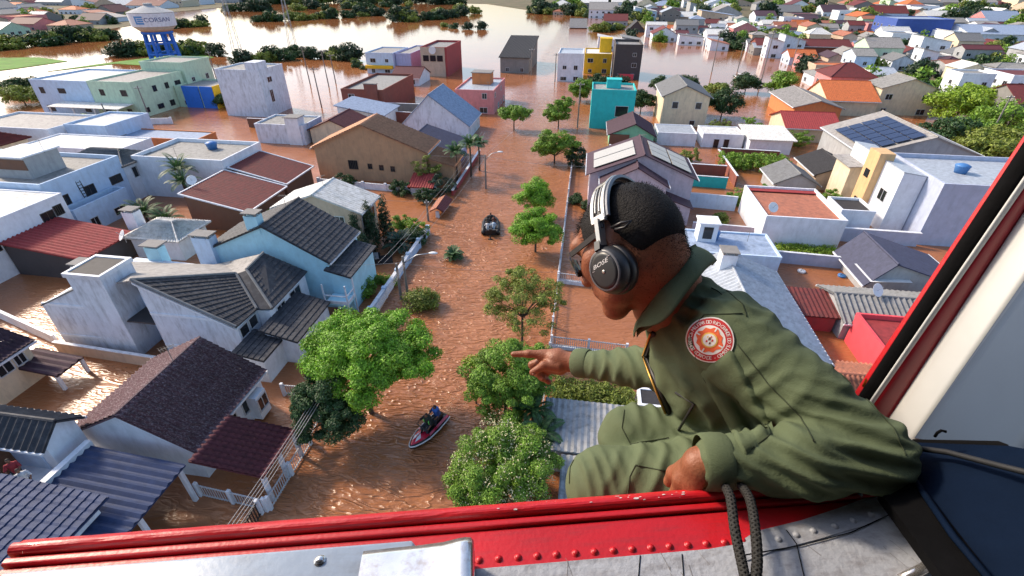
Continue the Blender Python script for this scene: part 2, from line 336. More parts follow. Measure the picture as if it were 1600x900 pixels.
# ------------------------------------------------------------------ vegetation helpers
def leaves_np(rng, lobes, n, size, clump=26, flat=.62, spread=.34, up=.5, shell=(.25, 1.0)):
    """a crown of leaf puffs: puff centres fill the lobes unevenly, leaves sit on the outside of each puff, so light and dark clumps and gaps appear"""
    Lb0 = np.array(lobes, float); vol = (Lb0[:, 3]*Lb0[:, 4]*Lb0[:, 5])**.75; nc = max(6, n//clump)
    which = rng.choice(len(lobes), nc, p=vol/vol.sum()); Lb = Lb0[which]
    d = rng.normal(size=(nc, 3)); d /= np.linalg.norm(d, axis=1)[:, None]; r = shell[0]+(shell[1]-shell[0])*rng.random(nc)**.45
    cc = Lb[:, :3]+d*r[:, None]*Lb[:, 3:6]; pr = spread*rng.uniform(.65, 1.45, nc)
    k = np.repeat(np.arange(nc), clump); e = rng.normal(size=(len(k), 3)); e[:, 2] += .35; e /= np.linalg.norm(e, axis=1)[:, None]
    rr = pr[k]*(1-.55*rng.random(len(k))**2.2)*rng.uniform(.85, 1.18, len(k)); c = cc[k]+e*rr[:, None]*np.array([1, 1, flat])
    nrm = rng.normal(size=(len(k), 3))*.55+e*.9+d[k]*.25+np.array([0, 0, up*.6]); nrm /= np.linalg.norm(nrm, axis=1)[:, None]
    t = np.cross(nrm, rng.normal(size=(len(k), 3))); t /= np.linalg.norm(t, axis=1)[:, None]; bt = np.cross(nrm, t)
    s = size*rng.uniform(.6, 1.35, len(k))[:, None]
    V = np.stack([c-t*s, c-bt*s*.45+nrm*s*.12, c+t*s, c+bt*s*.45+nrm*s*.12], 1).reshape(-1, 3)
    return V, np.arange(len(V)).reshape(-1, 4), cc
def tree(name, label, x, y, lobes, n, size, leaf, group=None, trunk=.16, cat='tree', seed=1, clump=26, zb=-1.5, spread=.34, limbs=True, lean=(0, 0), extra=None, up=.5, shell=(.25, 1.0)):
    root = empty(name, (x, y, 0), 0, label, cat, group); rng = np.random.default_rng(seed)
    V, Fq, cc = leaves_np(rng, lobes, n, size, clump, spread=spread, up=up, shell=shell)
    link(bpy.data.objects.new('crown', np_mesh('crown', V, Fq, LF[leaf], False)), root)
    if extra:
        V, Fq, _ = leaves_np(rng, lobes, int(n*extra[1]), size*.7, 6, spread=spread*.6, up=1.2, shell=(.85, 1.08))
        link(bpy.data.objects.new('blossom', np_mesh('blossom', V, Fq, LF[extra[0]], False)), root)
    if trunk:
        b = MB(); zc = np.mean([l[2] for l in lobes]); zm = min(l[2]-l[5] for l in lobes)
        fork = Vector((lean[0]*.5, lean[1]*.5, max(zb+.5, zm*.8+.2*zc)))
        b.tube([(0, 0, zb), (lean[0]*.2, lean[1]*.2, (zb+fork.z)/2), fork], [trunk, trunk*.8, trunk*.65], 7)
        if limbs:
            pick = cc[rng.choice(len(cc), min(len(cc), 10), replace=False)]
            for l in list(np.array(lobes)[:, :3])+list(pick):
                e = Vector(l); mid = (fork+e)/2+Vector((0, 0, .15)); b.tube([fork-Vector((0, 0, .1)), mid, e], [trunk*.5, trunk*.28, trunk*.07], 5, False)
        b.build('trunk', M['bark'], root, True)
    return root
FROND = {}
def frond_mesh(L_, droop, leafw, leaf, nl=22):
    k = (L_, droop, leafw, leaf)
    if k not in FROND:
        b = MB(); pts = []
        for i in range(nl+1):
            t = i/nl; pts.append(Vector((L_*t*(1-.12*droop*t), 0, L_*(.42*t-droop*.62*t*t))))
        b.tube(pts[::3]+[pts[-1]], [.03*(1-.8*j/(nl//3+1)) for j in range(len(pts[::3])+1)], 4, False)
        for i in range(2, nl+1):
            t = i/nl; ll = leafw*math.sin(math.pi*min(1, .12+.85*t))**.7+.05; p = pts[i]; d = (pts[i]-pts[i-1]).normalized()
            for s in (-1, 1):
                o = Vector((ll*.45, s*ll, -.28*ll)); w_ = d*.045
                b.quad(p-w_, p+o*.55-w_*1.3, p+o, p+o*.55+w_*1.3)
        FROND[k] = b.mesh('frond', LF[leaf])
    return FROND[k]
def palm(label, x, y, h, n, L_, leaf='palm', droop=1.0, leafw=.42, trunk=.14, zb=-1.5, seed=1, group=None, name='palm_tree', cat='palm'):
    rnd = random.Random(seed); root = empty(name, (x, y, 0), 0, label, cat, group)
    b = MB(); b.tube([(0, 0, zb), (.04, .03, (zb+h)/2), (0, 0, h)], [trunk*1.25, trunk, trunk*.9], 8); b.build('trunk', M['bark'], root, True)
    me = frond_mesh(L_, droop, leafw, leaf)
    for i in range(n):
        o = bpy.data.objects.new('frond', me); o.location = (0, 0, h); ring = i % 3
        o.rotation_euler = (rnd.uniform(-.15, .15), -[.05, .45, .95][ring]+rnd.uniform(-.12, .12), 2*math.pi*i/n*1.0+rnd.uniform(-.2, .2)); o.scale = [rnd.uniform(.85, 1.1)]*3
        link(o, root)
    return root
# ------------------------------------------------------------------ implicit surface to mesh
def nets(fn, lo, hi, h):
    lo = np.array(lo); n = np.ceil((np.array(hi)-lo)/h).astype(int)+1
    ax = [lo[i]+h*np.arange(n[i]) for i in range(3)]
    st = 4; cn = [-(-k//st)+1 for k in n]; cg = np.stack(np.meshgrid(*[lo[i]+h*st*np.arange(cn[i]) for i in range(3)], indexing='ij'), -1)
    cf = fn(cg.reshape(-1, 3)).reshape(cn).astype(np.float32)      # coarse pass; the fine field is only evaluated near the surface
    near = np.abs(cf) < h*st*2.2; up = lambda A: np.repeat(np.repeat(np.repeat(A, st, 0), st, 1), st, 2)
    dil = near.copy()
    for axx in range(3): dil |= np.roll(near, 1, axx) | np.roll(near, -1, axx)
    sh = st//2; cut = lambda A: up(A)[sh:sh+n[0], sh:sh+n[1], sh:sh+n[2]]
    f = cut(cf).copy(); mk = cut(dil); I0 = np.argwhere(mk)
    for k in range(0, len(I0), 400000): J = I0[k:k+400000]; f[J[:, 0], J[:, 1], J[:, 2]] = fn(lo+h*J)
    c = f < 0; cell = np.array(n)-1; acc = np.zeros((*cell, 3), np.float32); cnt = np.zeros(cell, np.float32)
    def sl(o): return tuple(slice(o[i], o[i]+cell[i]) for i in range(3))
    for axx in range(3):
        for u in (0, 1):
            for v in (0, 1):
                o = [0, 0, 0]; oth = [i for i in range(3) if i != axx]; o[oth[0]] = u; o[oth[1]] = v; o2 = list(o); o2[axx] = 1
                fa, fb = f[sl(o)], f[sl(o2)]; s = (fa < 0) != (fb < 0); t = np.where(s, fa/(fa-fb+1e-20), 0)
                for i in range(3): acc[..., i] += s*(o[i]+(t if i == axx else 0))
                cnt += s
    m = cnt > 0; idx = np.full(cell, -1, np.int64); idx[m] = np.arange(m.sum()); I = np.argwhere(m)
    V = lo+h*(I+acc[m]/cnt[m][:, None]); Q = []
    for axx in range(3):
        o2 = [0, 0, 0]; o2[axx] = 1; fa = c[tuple(slice(0, n[i]-o2[i]) for i in range(3))]; fb = c[tuple(slice(o2[i], n[i]) for i in range(3))]
        E = np.argwhere(fa != fb); oth = [i for i in range(3) if i != axx]; ok = np.all([(E[:, i] > 0) & (E[:, i] < cell[i]) for i in oth], axis=0); E = E[ok]
        def g(du, dv): k = E.copy(); k[:, oth[0]] -= du; k[:, oth[1]] -= dv; return idx[k[:, 0], k[:, 1], k[:, 2]]
        q = np.stack([g(1, 1), g(0, 1), g(0, 0), g(1, 0)], 1); flip = fa[E[:, 0], E[:, 1], E[:, 2]] ^ (axx == 1); q[~flip] = q[~flip][:, ::-1]; Q.append(q)
    return V, np.concatenate(Q)

# ------------------------------------------------------------------ water, land, hills
def water_material():
    m = bpy.data.materials.new('muddy_flood_water'); m.use_nodes = True; nt = m.node_tree; N = nt.nodes; L = nt.links; b = N['Principled BSDF']
    g = N.new('ShaderNodeNewGeometry'); sp = N.new('ShaderNodeSeparateXYZ'); L.new(g.outputs['Position'], sp.inputs[0])
    def noise(scale, sx=1, sy=1, detail=3, dist=0.0, rough=.55):
        mp = N.new('ShaderNodeMapping'); mp.inputs['Scale'].default_value = (sx, sy, 1); L.new(g.outputs['Position'], mp.inputs['Vector'])
        n = N.new('ShaderNodeTexNoise'); n.inputs['Scale'].default_value = scale; n.inputs['Detail'].default_value = detail; n.inputs['Distortion'].default_value = dist; n.inputs['Roughness'].default_value = rough
        L.new(mp.outputs[0], n.inputs['Vector']); return n.outputs['Fac']
    def mth(op, a, c=None, clamp=False):
        k = N.new('ShaderNodeMath'); k.operation = op; k.use_clamp = clamp
        for i, q in enumerate((a, c)):
            if q is None: continue
            if isinstance(q, (int, float)): k.inputs[i].default_value = q
            else: L.new(q, k.inputs[i])
        return k.outputs[0]
    def rng_(x, a, c, lo, hi):
        k = N.new('ShaderNodeMapRange'); k.interpolation_type = 'SMOOTHSTEP'; L.new(x, k.inputs[0]); k.inputs[1].default_value = a; k.inputs[2].default_value = c; k.inputs[3].default_value = lo; k.inputs[4].default_value = hi; return k.outputs[0]
    # silt: slow swirls of lighter and darker mud
    big = noise(.10, 1, 1, 4, 1.2); fine = noise(.9, 1, .6, 4, 1.5)
    cr = N.new('ShaderNodeValToRGB'); L.new(mth('ADD', mth('MULTIPLY', big, .75), mth('MULTIPLY', fine, .25)), cr.inputs[0])
    cr.color_ramp.elements[0].position = .3; cr.color_ramp.elements[0].color = (.27, .098, .034, 1); cr.color_ramp.elements[1].position = .7; cr.color_ramp.elements[1].color = (.385, .155, .066, 1)
    L.new(cr.outputs[0], b.inputs['Base Color'])
    L.new(rng_(sp.outputs['Y'], 50, 140, .30, .03), b.inputs['Roughness']); b.inputs['IOR'].default_value = 1.45; b.inputs['Specular IOR Level'].default_value = .5
    # ripples: the rotor wash roughens the street and the water near the helicopter, far water lies still
    w1 = noise(1.5, .45, 1.2, 2, 1.3); w2 = noise(3.6, .55, 1.1, 2, .8); w3 = noise(.28, .7, 1.1, 2, 1.0)
    crest = mth('SUBTRACT', 1.0, mth('ABSOLUTE', mth('SUBTRACT', mth('MULTIPLY', noise(1.3, .40, 1.2, 1, 1.6), 2.0), 1.0)))     # sharp little wave crests
    crest = mth('POWER', crest, 3.0)
    h = mth('ADD', mth('ADD', mth('ADD', mth('MULTIPLY', w1, .8), mth('MULTIPLY', w2, .20)), mth('MULTIPLY', w3, .8)), mth('MULTIPLY', crest, .50))
    street = mth('MULTIPLY', rng_(sp.outputs['X'], -18.5, -15.5, .30, 1.0), rng_(sp.outputs['X'], -2.0, 1.5, 1.0, .40))
    far = rng_(sp.outputs['Y'], 30, 150, 1.0, .10)
    bp = N.new('ShaderNodeBump'); bp.inputs['Distance'].default_value = .17; L.new(mth('MULTIPLY', street, far), bp.inputs['Strength']); L.new(h, bp.inputs['Height'])
    L.new(bp.outputs[0], b.inputs['Normal']); return m
wb = MB(); wb.quad((-4000, -800, 0), (4000, -800, 0), (4000, 6000, 0), (-4000, 6000, 0))
tag(wb.build('flood_water', water_material()), 'brown flood water covering the streets and yards', None, None, 'structure')
LAND = mat('damp_earth', (.13, .10, .05), .95, .3, .08, stain=(.06, .09, .025), stain_amt=1.0, stain_scale=(.04, .04, .04))
GRASS = mat('meadow_grass', (.10, .24, .02), .95, .3, .3, stain=(.16, .16, .04), stain_amt=.6, stain_scale=(.2, .2, .2))
def land(name, poly, z, m, label):
    b = MB(); b.prism(poly, -.6, z); return tag(b.build(name, m), label, None, None, 'structure')
land('meadow', [(-173.46, 122.24), (-170.48, 133.96), (-168.53, 149.98), (-185.83, 155.92), (-211.81, 148.32)], .12, GRASS, 'green strip of meadow left dry beside the flood')
land('river_bank', [(-156.06, 131.75), (-153.74, 145.66), (-144.10, 176.59), (-127.62, 166.08), (-131.34, 145.61), (-148.96, 147.82)], .10, GRASS, 'low grassy bank under the water tower')
land('terrain', [(-381.87, 175.93), (-237.64, 197.39), (-244.08, 242.59), (-253.37, 271.17), (-312.10, 357.09), (-323.33, 522.61), (-544.32, 850.71), (-1299.92, 695.66)], .12, LAND, 'earth under the distant quarter at the far left shore')
land('terrain', [(-222.75, 575.97), (-107.95, 559.61), (-44.16, 444.92), (14.74, 385.33), (26.89, 317.19), (47.83, 254.71), (71.52, 211.06), (68.43, 158.88), (76.94, 135.65), (84.74, 109.73), (135.12, 92.88), (787.55, 529.70), (1005.34, 2094.45), (-401.50, 1529.07)], .14, LAND, 'earth under the distant quarter at the far right')
# wooded hill behind the town at the far right
def hill():
    rng = np.random.default_rng(5); nx, ny = 90, 26; V = []; Fq = []
    for j in range(ny):
        for i in range(nx):
            x = -300+2600*i/(nx-1); y = 780+900*j/(ny-1); t = j/(ny-1)
            V.append((x, y, 38*math.sin(min(1, t*1.6)*math.pi/2)*(.35+.65*min(1, max(0, (x+100)/700)))*(.8+.25*math.sin(x*.006)+.15*math.sin(x*.017+1)) + rng.uniform(0, 3.5)*min(1, t*8) - .5))
    for j in range(ny-1):
        for i in range(nx-1): a = j*nx+i; Fq.append((a, a+1, a+1+nx, a+nx))
    o = bpy.data.objects.new('hill', np_mesh('hill', V, Fq, mat('wooded_hill', (.020, .040, .028), .95, .4, .05, .8, .15), True)); link(o)
    tag(o, 'dark wooded hill behind the town', None, None, 'structure')
hill()

# ------------------------------------------------------------------ houses left of the street, nearest first
H = house
h = H('house', 'nearest house at lower left with blue slate-tiled roof above the door sill', -31, -21.0, 5.0, 10.4, 3.5, 'sE', 4.7, 'white', 'slateblue', 'slate')
g_ = MB(); g_.box(5.0, 5.35, -1.6, 2.6, 3.05, 3.3); g_.build('gutter', M['trim'], h)
def carport(label, x0, x1, y0, y1, zlo, zhi, fall, rm, kind, posts, name='carport'):
    root = empty(name, ((x0+x1)/2, (y0+y1)/2, 0), 0, label, 'carport'); hw, hd = (x1-x0)/2, (y1-y0)/2
    pts = {'E': [(hw, -hd, zlo), (hw, hd, zlo), (-hw, hd, zhi), (-hw, -hd, zhi)], 'S': [(-hw, -hd, zlo), (hw, -hd, zlo), (hw, hd, zhi), (-hw, hd, zhi)], 'W': [(-hw, hd, zlo), (-hw, -hd, zlo), (hw, -hd, zhi), (hw, hd, zhi)]}[fall]
    slope(root, pts, RF[rm], kind)
    for x, y in posts: p = MB(); p.box(x*hw-.1, x*hw+.1, y*hd-.1, y*hd+.1, -1.5, zlo-.04); p.build('post', M['trim'], root)
    return root
c_ = carport('blue corrugated carport roof beside the slate-tiled house', -24.3, -19.0, 7.6, 13.5, 2.65, 3.15, 'E', 'slateblue', 'corr', ((.93, -.9), (.93, .9), (-.9, .9), (.93, 0)))
b_ = MB(); b_.box(-2.95, -2.62, -.2, 3.1, 2.9, 3.42); b_.build('gutter', M['trim'], c_)
h = H('house', 'house with ribbed slate hip roof at the left edge above the balcony', -35, -25.4, 12.5, 14.2, 4.3, 'gx', 5.0, 'white', 'slate', 'corr', wins=[('S', -29, 3.2, 1.2, 1.0)], oh=.35)
bal = empty('balcony', (-26.2, 11.5, 0), 0, 'wooden balcony with two people between slate roof and carport', 'balcony')
b_ = MB(); b_.box(-1.6, 1.5, -1.0, 1.0, 2.2, 2.35); b_.build('floor_slab', W['white'], bal)
b_ = MB(); b_.box(-1.7, -1.6, -1.0, 1.0, 2.35, 4.2); b_.build('wooden_wall', M['wood'], bal)
b_ = MB(); b_.box(-1.6, .2, .92, 1.0, 2.35, 4.0); b_.build('back_wall', W['paleblue'], bal)
b_ = MB(); b_.box(1.42, 1.5, -1.0, 1.0, 2.35, 3.0); b_.build('parapet', W['white'], bal)
h = H('house', 'house with purple tiled roof and strip of white windows at far left edge', -46, -36.4, 10, 20.6, 3.0, 'gy', 4.7, 'cream', 'purple', 'tile', wins=[('E', 16.2, 2.2, .9, .8), ('E', 17.5, 2.2, .9, .8), ('E', 18.8, 2.2, .9, .8), ('E', 19.8, 2.2, .6, .8)])
carport('small dark purple ribbed awning standing in the flooded yard', -37.2, -33.6, 19.4, 21.4, 1.3, 1.7, 'E', 'purple', 'corr', ((.9, -.9), (.9, .9), (-.9, .9)), 'awning')
boundary_wall('pale yard wall between the purple awning and the weathered white house', -37.8, 22.9, -26.4, 22.3, .95, 'sand')
boundary_wall('white yard wall running along the far left flooded court', -38.6, 23.6, -52, 27.5, .9, 'white')
# brown gable house
h = H('house', 'dark brown tiled gable house with white gable wall, front left', -26.5, -19.4, 14.6, 20.5, 2.75, 'gy', 4.75, 'white', 'brown', 'tile', wins=[('E', 19.2, 1.5, 1.5, 1.0, 2), ('E', 17.2, 1.4, 1.2, .9, 1)], ridge=.52)
b_ = MB(); b_.box(3.55, 4.25, 1.3, 2.3, .2, 2.0); b_.build('bay', W['white'], h)
window(h, 'E', 4.25, 2.95, 1.8, 1.3, .8, .9, 1)
pc = carport('red-brown tiled porch roof joined to the dark brown house', -19.0, -14.9, 13.7, 16.9, 2.1, 2.65, 'E', 'redbrown', 'tile', ((.93, -.93), (.93, .93), (.93, 0)), 'porch')
fence('white balustrade along the front of the red-brown porch', -19.1, 13.5, -15.0, 13.2, .0, 1.0, 'frame', .16, 3, 'balustrade')
fence('white balustrade on the street side of the red-brown porch', -14.85, 13.3, -14.85, 17.6, .0, 1.0, 'frame', .16, 3, 'balustrade')
fence('dark iron gate beside the porch near the door sill', -15.0, 10.2, -15.2, 13.0, .0, 1.1, 'darkmetal', .18, 3, 'iron_gate', cat='gate', bw=.05)
fence('white fence linking the brown house to the dark tree', -18.6, 21.2, -15.2, 21.4, .1, 1.0, 'frame', .16, 3)
fence('white fence running along the street behind the big bright tree', -15.1, 17.8, -15.6, 22.5, .0, .9, 'frame', .16, 4)
# weathered white house: tank tower, recess, half gable front and hipped slate roof
h = empty('house', (-28.5, 23.5, 0), 0, 'big weathered white house with boxy tank tower and hipped slate roof', 'house')
def wp(name, m, pts, y0, y1, parent=h):                          # wall piece: outline in world x, z drawn out between two world y
    b = MB(); k = len(pts); b.v = [(x+28.5, y0-23.5, z) for x, z in pts]+[(x+28.5, y1-23.5, z) for x, z in pts]
    b.f = [tuple(range(k)), tuple(range(2*k-1, k-1, -1))]+[(i, k+i, k+(i+1) % k, (i+1) % k) for i in range(k)]; b.m = [0]*(k+2); return b.build(name, m, parent)
wp('gable_wall', W['weathered'], [(-28.9, -1.6), (-22.5, -1.6), (-22.5, 3.6), (-28.9, 6.75)], 23.5, 24.0)
wp('side_wall', W['weathered'], [(-37.6, -1.6), (-34.0, -1.6), (-34.0, 5.7), (-37.6, 4.0)], 23.45, 26.0)
wp('rear_wing', W['weathered'], [(-36.5, -1.6), (-22.6, -1.6), (-22.6, 3.5), (-36.5, 3.9)], 26.0, 30.8)
wp('street_wing', W['white'], [(-28.8, -1.6), (-22.55, -1.6), (-22.55, 3.55), (-28.8, 3.55)], 24.0, 26.0)
t_ = wp('tank_tower', W['weathered'], [(-34.0, -1.6), (-31.3, -1.6), (-31.3, 6.85), (-34.0, 6.85)], 23.35, 25.9)
wp('tank_lid', RF['dark'], [(-33.85, 6.85), (-31.45, 6.85), (-31.45, 6.95), (-33.85, 6.95)], 23.55, 25.7, t_)
for q in ((-34.1, -31.2, 23.25, 23.45), (-34.1, -31.2, 25.75, 26.0), (-34.1, -33.9, 23.45, 25.75), (-31.4, -31.2, 23.45, 25.75)): wp('tank_rim', M['trim'], [(q[0], 6.7), (q[1], 6.7), (q[1], 7.02), (q[0], 7.02)], q[2], q[3], t_)
wp('recess_wall', W['paleblue'], [(-31.3, -1.6), (-28.9, -1.6), (-28.9, 4.2), (-31.3, 4.2)], 25.4, 25.6)
wp('ledge', W['dark'], [(-31.3, 3.0), (-28.9, 3.0), (-28.9, 3.12), (-31.3, 3.12)], 23.6, 25.4)
for (x, z) in ((-29.6, 2.4), (-29.5, 3.6), (-29.4, .3)): window(h, 'S', 0, 0, x+28.5, z, .7, .7, 0, 'frame', -1.88)
for z in (1.2, 4.0): wp('wall_band', W['white'], [(-37.5, z), (-34.0, z), (-34.0, z+.2), (-37.5, z+.2)], 23.40, 23.5); wp('wall_band', W['white'], [(-28.85, z), (-22.6 if z < 2 else -24, z), (-22.6 if z < 2 else -24, z+.2), (-28.85, z+.2)], 23.44, 23.55)
A_, B_, V_, E_, D_q, C_q, c2_, j_ = [(x+28.5, y-23.5, z) for x, y, z in ((-28.95, 23.35, 6.9), (-22.4, 23.35, 3.72), (-22.3, 25.6, 3.68), (-24.95, 27.8, 5.1), (-24.1, 30.3, 5.6), (-21.4, 31.2, 3.6), (-21.3, 25.9, 3.6), (-24.3, 28.2, 5.25))]
slope(h, [B_, V_, E_, A_], RF['slate'], 'slate'); slope(h, [c2_, C_q, D_q, j_], RF['slate'], 'slate'); slope(h, [V_, c2_, j_, E_], RF['slate'], None, .08)
slope(h, [(-7.9, 6.6, 3.9), (-7.9, 2.6, 3.95), A_, (.0, 6.6, 4.3)], RF['fibre'], None); slope(h, [(.2, 7.1, 4.2), E_, j_, D_q], RF['fibre'], None); slope(h, [A_, E_, (.2, 7.1, 4.2), (-1.0, 5.0, 4.4)], RF['fibre'], None)
slope(h, [(-9.2, -.1, 3.95), (-9.2, 2.6, 3.95), (-5.4, 2.6, 5.75), (-5.4, -.1, 5.75)], RF['grey'], None)
for p_, q_ in ((V_, E_), (c2_, j_), (j_, D_q), (A_, B_), (A_, E_)): b_ = MB(); b_.tube([Vector(p_)+Vector((0, 0, .08)), Vector(q_)+Vector((0, 0, .08))], .11, 6); b_.build('ridge_cap', RF['grey'], h)
wp('verge_trim', M['trim'], [(-28.95, 6.62), (-22.4, 3.42), (-22.4, 3.56), (-28.95, 6.78)], 23.28, 23.36)
window(h, 'E', 6.0, 0, .55, 2.95, .8, .8, 0); window(h, 'E', 6.0, 0, 1.6, 2.95, .8, .8, 0)
b_ = MB(); b_.box(6.0, 7.0, 2.3, 7.4, -1.6, 3.45); b_.build('bay', W['white'], h); window(h, 'E', 7.0, 0, 3.6, 2.8, 1.0, .8, 1); window(h, 'E', 7.0, 0, 5.6, 2.8, 1.4, .9, 1)
chimney(h, -6.9, 2.2, 3.0, 6.2, 1.0, .9, W['weathered'])
c2 = H('annex', 'slate lean-to annex between weathered white house and street', -21.3, -19.0, 24.4, 29.0, 2.2, 'sE', 2.9, 'white', 'slate', 'slate', cat='annex', oh=.25, wins=[('E', 26, .9, 1.2, 1.0)])
H('annex', 'small slate garage roof at the corner near the dark brown house', -22.2, -20.2, 22.2, 24.6, 2.1, 'sE', 2.5, 'white', 'slate', 'slate', cat='garage', oh=.15)
# light blue house
h = H('house', 'light blue two-storey house with dark slate gable roof', -30.6, -19.6, 31.5, 37.0, 4.6, 'gy', 7.35, 'blue', 'slate', 'slate', ridge=.56, oh=.3, wins=[('S', -25.5, .9, 1.2, 1.0)])
chimney(h, -.2, -2.4, 6.6, 8.1, 1.1, .8, W['blue']); chimney(h, -5.0, -2.7, 2.0, 6.0, 1.6, .9, W['paleblue'])
l_ = H('annex', 'lower slate roofed wing of the light blue house', -19.5, -17.9, 31.3, 36.2, 3.5, 'sE', 4.0, 'blue', 'slate', 'slate', cat='annex', oh=.3)
bl = empty('balcony', (-18.6, 30.6, 0), 0, 'pale blue railed balcony on the corner of the light blue house', 'balcony')
b_ = MB(); b_.box(-1.0, 1.0, -.8, .65, 1.5, 1.65); b_.build('floor_slab', W['blue'], bl)
for (xa, xb, ya, yb) in ((-1, 1, -.8, -.72), (.92, 1, -.72, .65)): b_ = MB(); b_.box(xa, xb, ya, yb, 2.35, 2.43); b_.build('rail', M['trim'], bl); b_ = MB(); b_.box(xa, xb, ya, yb, 1.65, 1.9); b_.build('rail', M['trim'], bl)
for x, y in ((-.96, -.76), (.96, -.76), (.96, .6)): b_ = MB(); b_.box(x-.05, x+.05, y-.05, y+.05, -1.5, 3.4); b_.build('post', M['trim'], bl)
b_ = MB(); b_.box(-35.2, -33.9, 30.6, 31.4, -1, 5.0); bc = empty('chimney_stack', (0, 0, 0), 0, 'free-standing pale blue chimney left of the light blue house', 'chimney'); b_.build('shaft', W['blue'], bc)
b_ = MB(); b_.box(-35.4, -33.7, 30.4, 31.6, 5.2, 5.3); b_.build('chimney_cap', W['concrete'], bc)
# pale roofed house and its neighbours
H('house', 'two-storey house with pale white ribbed gable roof behind the blue house', -29.6, -21.0, 40.9, 45.0, 4.7, 'gy', 6.2, 'sand', 'white', 'fine', auto='S', wins=[('E', 42, 3.3, 1.2, 1.2), ('E', 43.8, 3.3, 1.2, 1.2)], ridge=.5)
H('house', 'single-slope rust red roof, nearer of the two rust roofs', -42.3, -35.2, 43.8, 51.0, 2.5, 'sE', 4.1, 'brown', 'rust', 'fine', oh=.3, edge=True)
H('house', 'single-slope rust red roof, farther of the two rust roofs', -42.3, -35.6, 52.2, 58.4, 2.5, 'sE', 4.2, 'brown', 'rust', 'fine', oh=.3, edge=True)
h = H('house', 'white house with flat pale roof and air conditioners at far left', -66, -52.0, 24, 39.4, 5.2, 'flat', 5.2, 'white', 'white', parapet=.12, fm='darkframe', wins=[('E', 37.2, 3.6, 1.2, 1.1), ('E', 38.4, 3.9, .8, .9, 3), ('E', 31.5, 3.3, 1.2, 1.2), ('E', 33.5, .9, 1.6, 1.3)])
for y in (34.2, 35.2, 32.6): b_ = MB(); b_.box(7.0, 7.4, y-31.7-.4, y-31.7+.4, 2.6, 3.2); b_.build('air_conditioner', M['plasticwhite'], h)
H('lean_to', 'bright rust red ribbed roof beside the air-conditioned white house', -51.8, -43.9, 32.2, 37.8, 2.3, 'sE', 3.3, 'dark', 'red', 'corr', cat='shed', oh=.15)
h = H('house', 'low house with pale tiled hip roof and white chimney', -43.4, -38.2, 36.9, 40.8, 2.3, 'hip', 3.3, 'white', 'white', 'tile')
chimney(h, -3.6, .2, -1, 4.0, 1.3, 1.0, W['white'])
h = H('house', 'sprawling flat-roofed white house with concrete roof tower at left', -74, -54.6, 39.8, 49.5, 5.4, 'flat', 5.4, 'paleblue', 'concrete', parapet=.5, auto='E', fm='darkframe')
b_ = MB(); b_.box(1.8, 6.2, -2.6, 1.4, 5.4, 7.7); t_ = b_.build('roof_tower', W['grey'], h)
b_ = MB(); b_.box(1.6, 6.4, -2.8, 1.6, 7.7, 7.85); b_.build('tower_slab', W['white'], t_)
b_ = MB(); b_.box(1.76, 6.24, -2.64, -2.55, 6.4, 7.5); b_.build('tower_band', W['brown'], t_)
b_ = MB()
for sx in (-.25, .25): b_.bar((9.9+.0, -1+sx, 2.6), (9.6, -1+sx, 5.6), .06)
for k in range(9): b_.bar((9.88-.03*k, -1.25, 2.8+.32*k), (9.88-.03*k, -.75, 2.8+.32*k), .05)
b_.build('ladder', M['darkmetal'], h)
h2 = H('house', 'white wing with grey hip roof and red-curtained window', -63, -54.9, 49.8, 54.6, 4.5, 'hip', 5.7, 'white', 'grey', 'tile', wins=[('E', 51.5, 3.3, 1.3, 1.2)])
H('terrace', 'white walled terrace in front of the sprawling flat-roofed house', -54.4, -52.7, 40.2, 47.0, 2.4, 'flat', 2.4, 'paleblue', 'dark', parapet=.6, cat='terrace', auto='E')
H('house', 'white flat-roofed cube house with parapet left of the rust roofs', -55.0, -42.8, 51.6, 59.5, 4.7, 'flat', 4.7, 'white', 'concrete', parapet=.5, auto='E')
h = H('house', 'large tan house with broad terracotta coloured gable roof', -36.0, -20.4, 61.0, 66.5, 4.4, 'gy', 7.6, 'tan', 'tan', 'tile', ridge=.46, fm='darkframe', wins=[('S', -30.8, 2.2, 1.2, 1.1, 4), ('S', -28.4, 2.1, .5, .6), ('S', -26.8, 2.0, .5, .6), ('S', -25.2, 1.9, .5, .6)])
H('annex', 'tan lean-to wing at the street end of the large tan house', -20.3, -16.9, 61.5, 66.0, 2.6, 'sE', 3.6, 'tan', 'tan', 'tile', cat='annex')
H('gatehouse', 'small bright red roofed shelter in front of the tan house', -21.6, -18.8, 57.2, 59.6, 1.1, 'sS', 1.9, 'white', 'red', 'fine', cat='shelter', oh=.3)
boundary_wall('low white wall in front of the large tan house', -35, 58.6, -22, 57.6, .8, 'white', piers=5)
H('house', 'navy gable roof between the tan house and the white gable house', -27.2, -18.2, 68.0, 75.2, 2.3, 'gy', 4.2, 'lilac', 'navy', 'fine', ridge=.3)
H('house', 'white gable house with light blue metal roof facing the camera', -31.0, -19.5, 82.5, 92, 2.5, 'gy', 7.2, 'weathered', 'bluegrey', 'fine', ridge=.42, oh=.3)
H('house', 'pink flat-roofed house at the street edge', -26.5, -18.5, 101.5, 116, 4.3, 'flat', 4.3, 'pink', 'zinc', auto='SE')
b_ = MB(); b_.box(-24.5, -20.5, 109, 112.5, 4.2, 6.6); e_ = empty('roof_tank_house', (0, 0, 0), 0, 'orange tank room on top of the pink house', 'tank room'); b_.build('room', W['orange'], e_)
b_ = MB(); b_.box(-24.7, -20.3, 108.8, 112.7, 6.6, 6.75); b_.build('slab', W['concrete'], e_)
H('house', 'dark red brick building with flat grey roof and front pier', -48.8, -40.0, 97, 116, 4.4, 'flat', 4.4, 'brick', 'concrete', parapet=.5, auto='S')
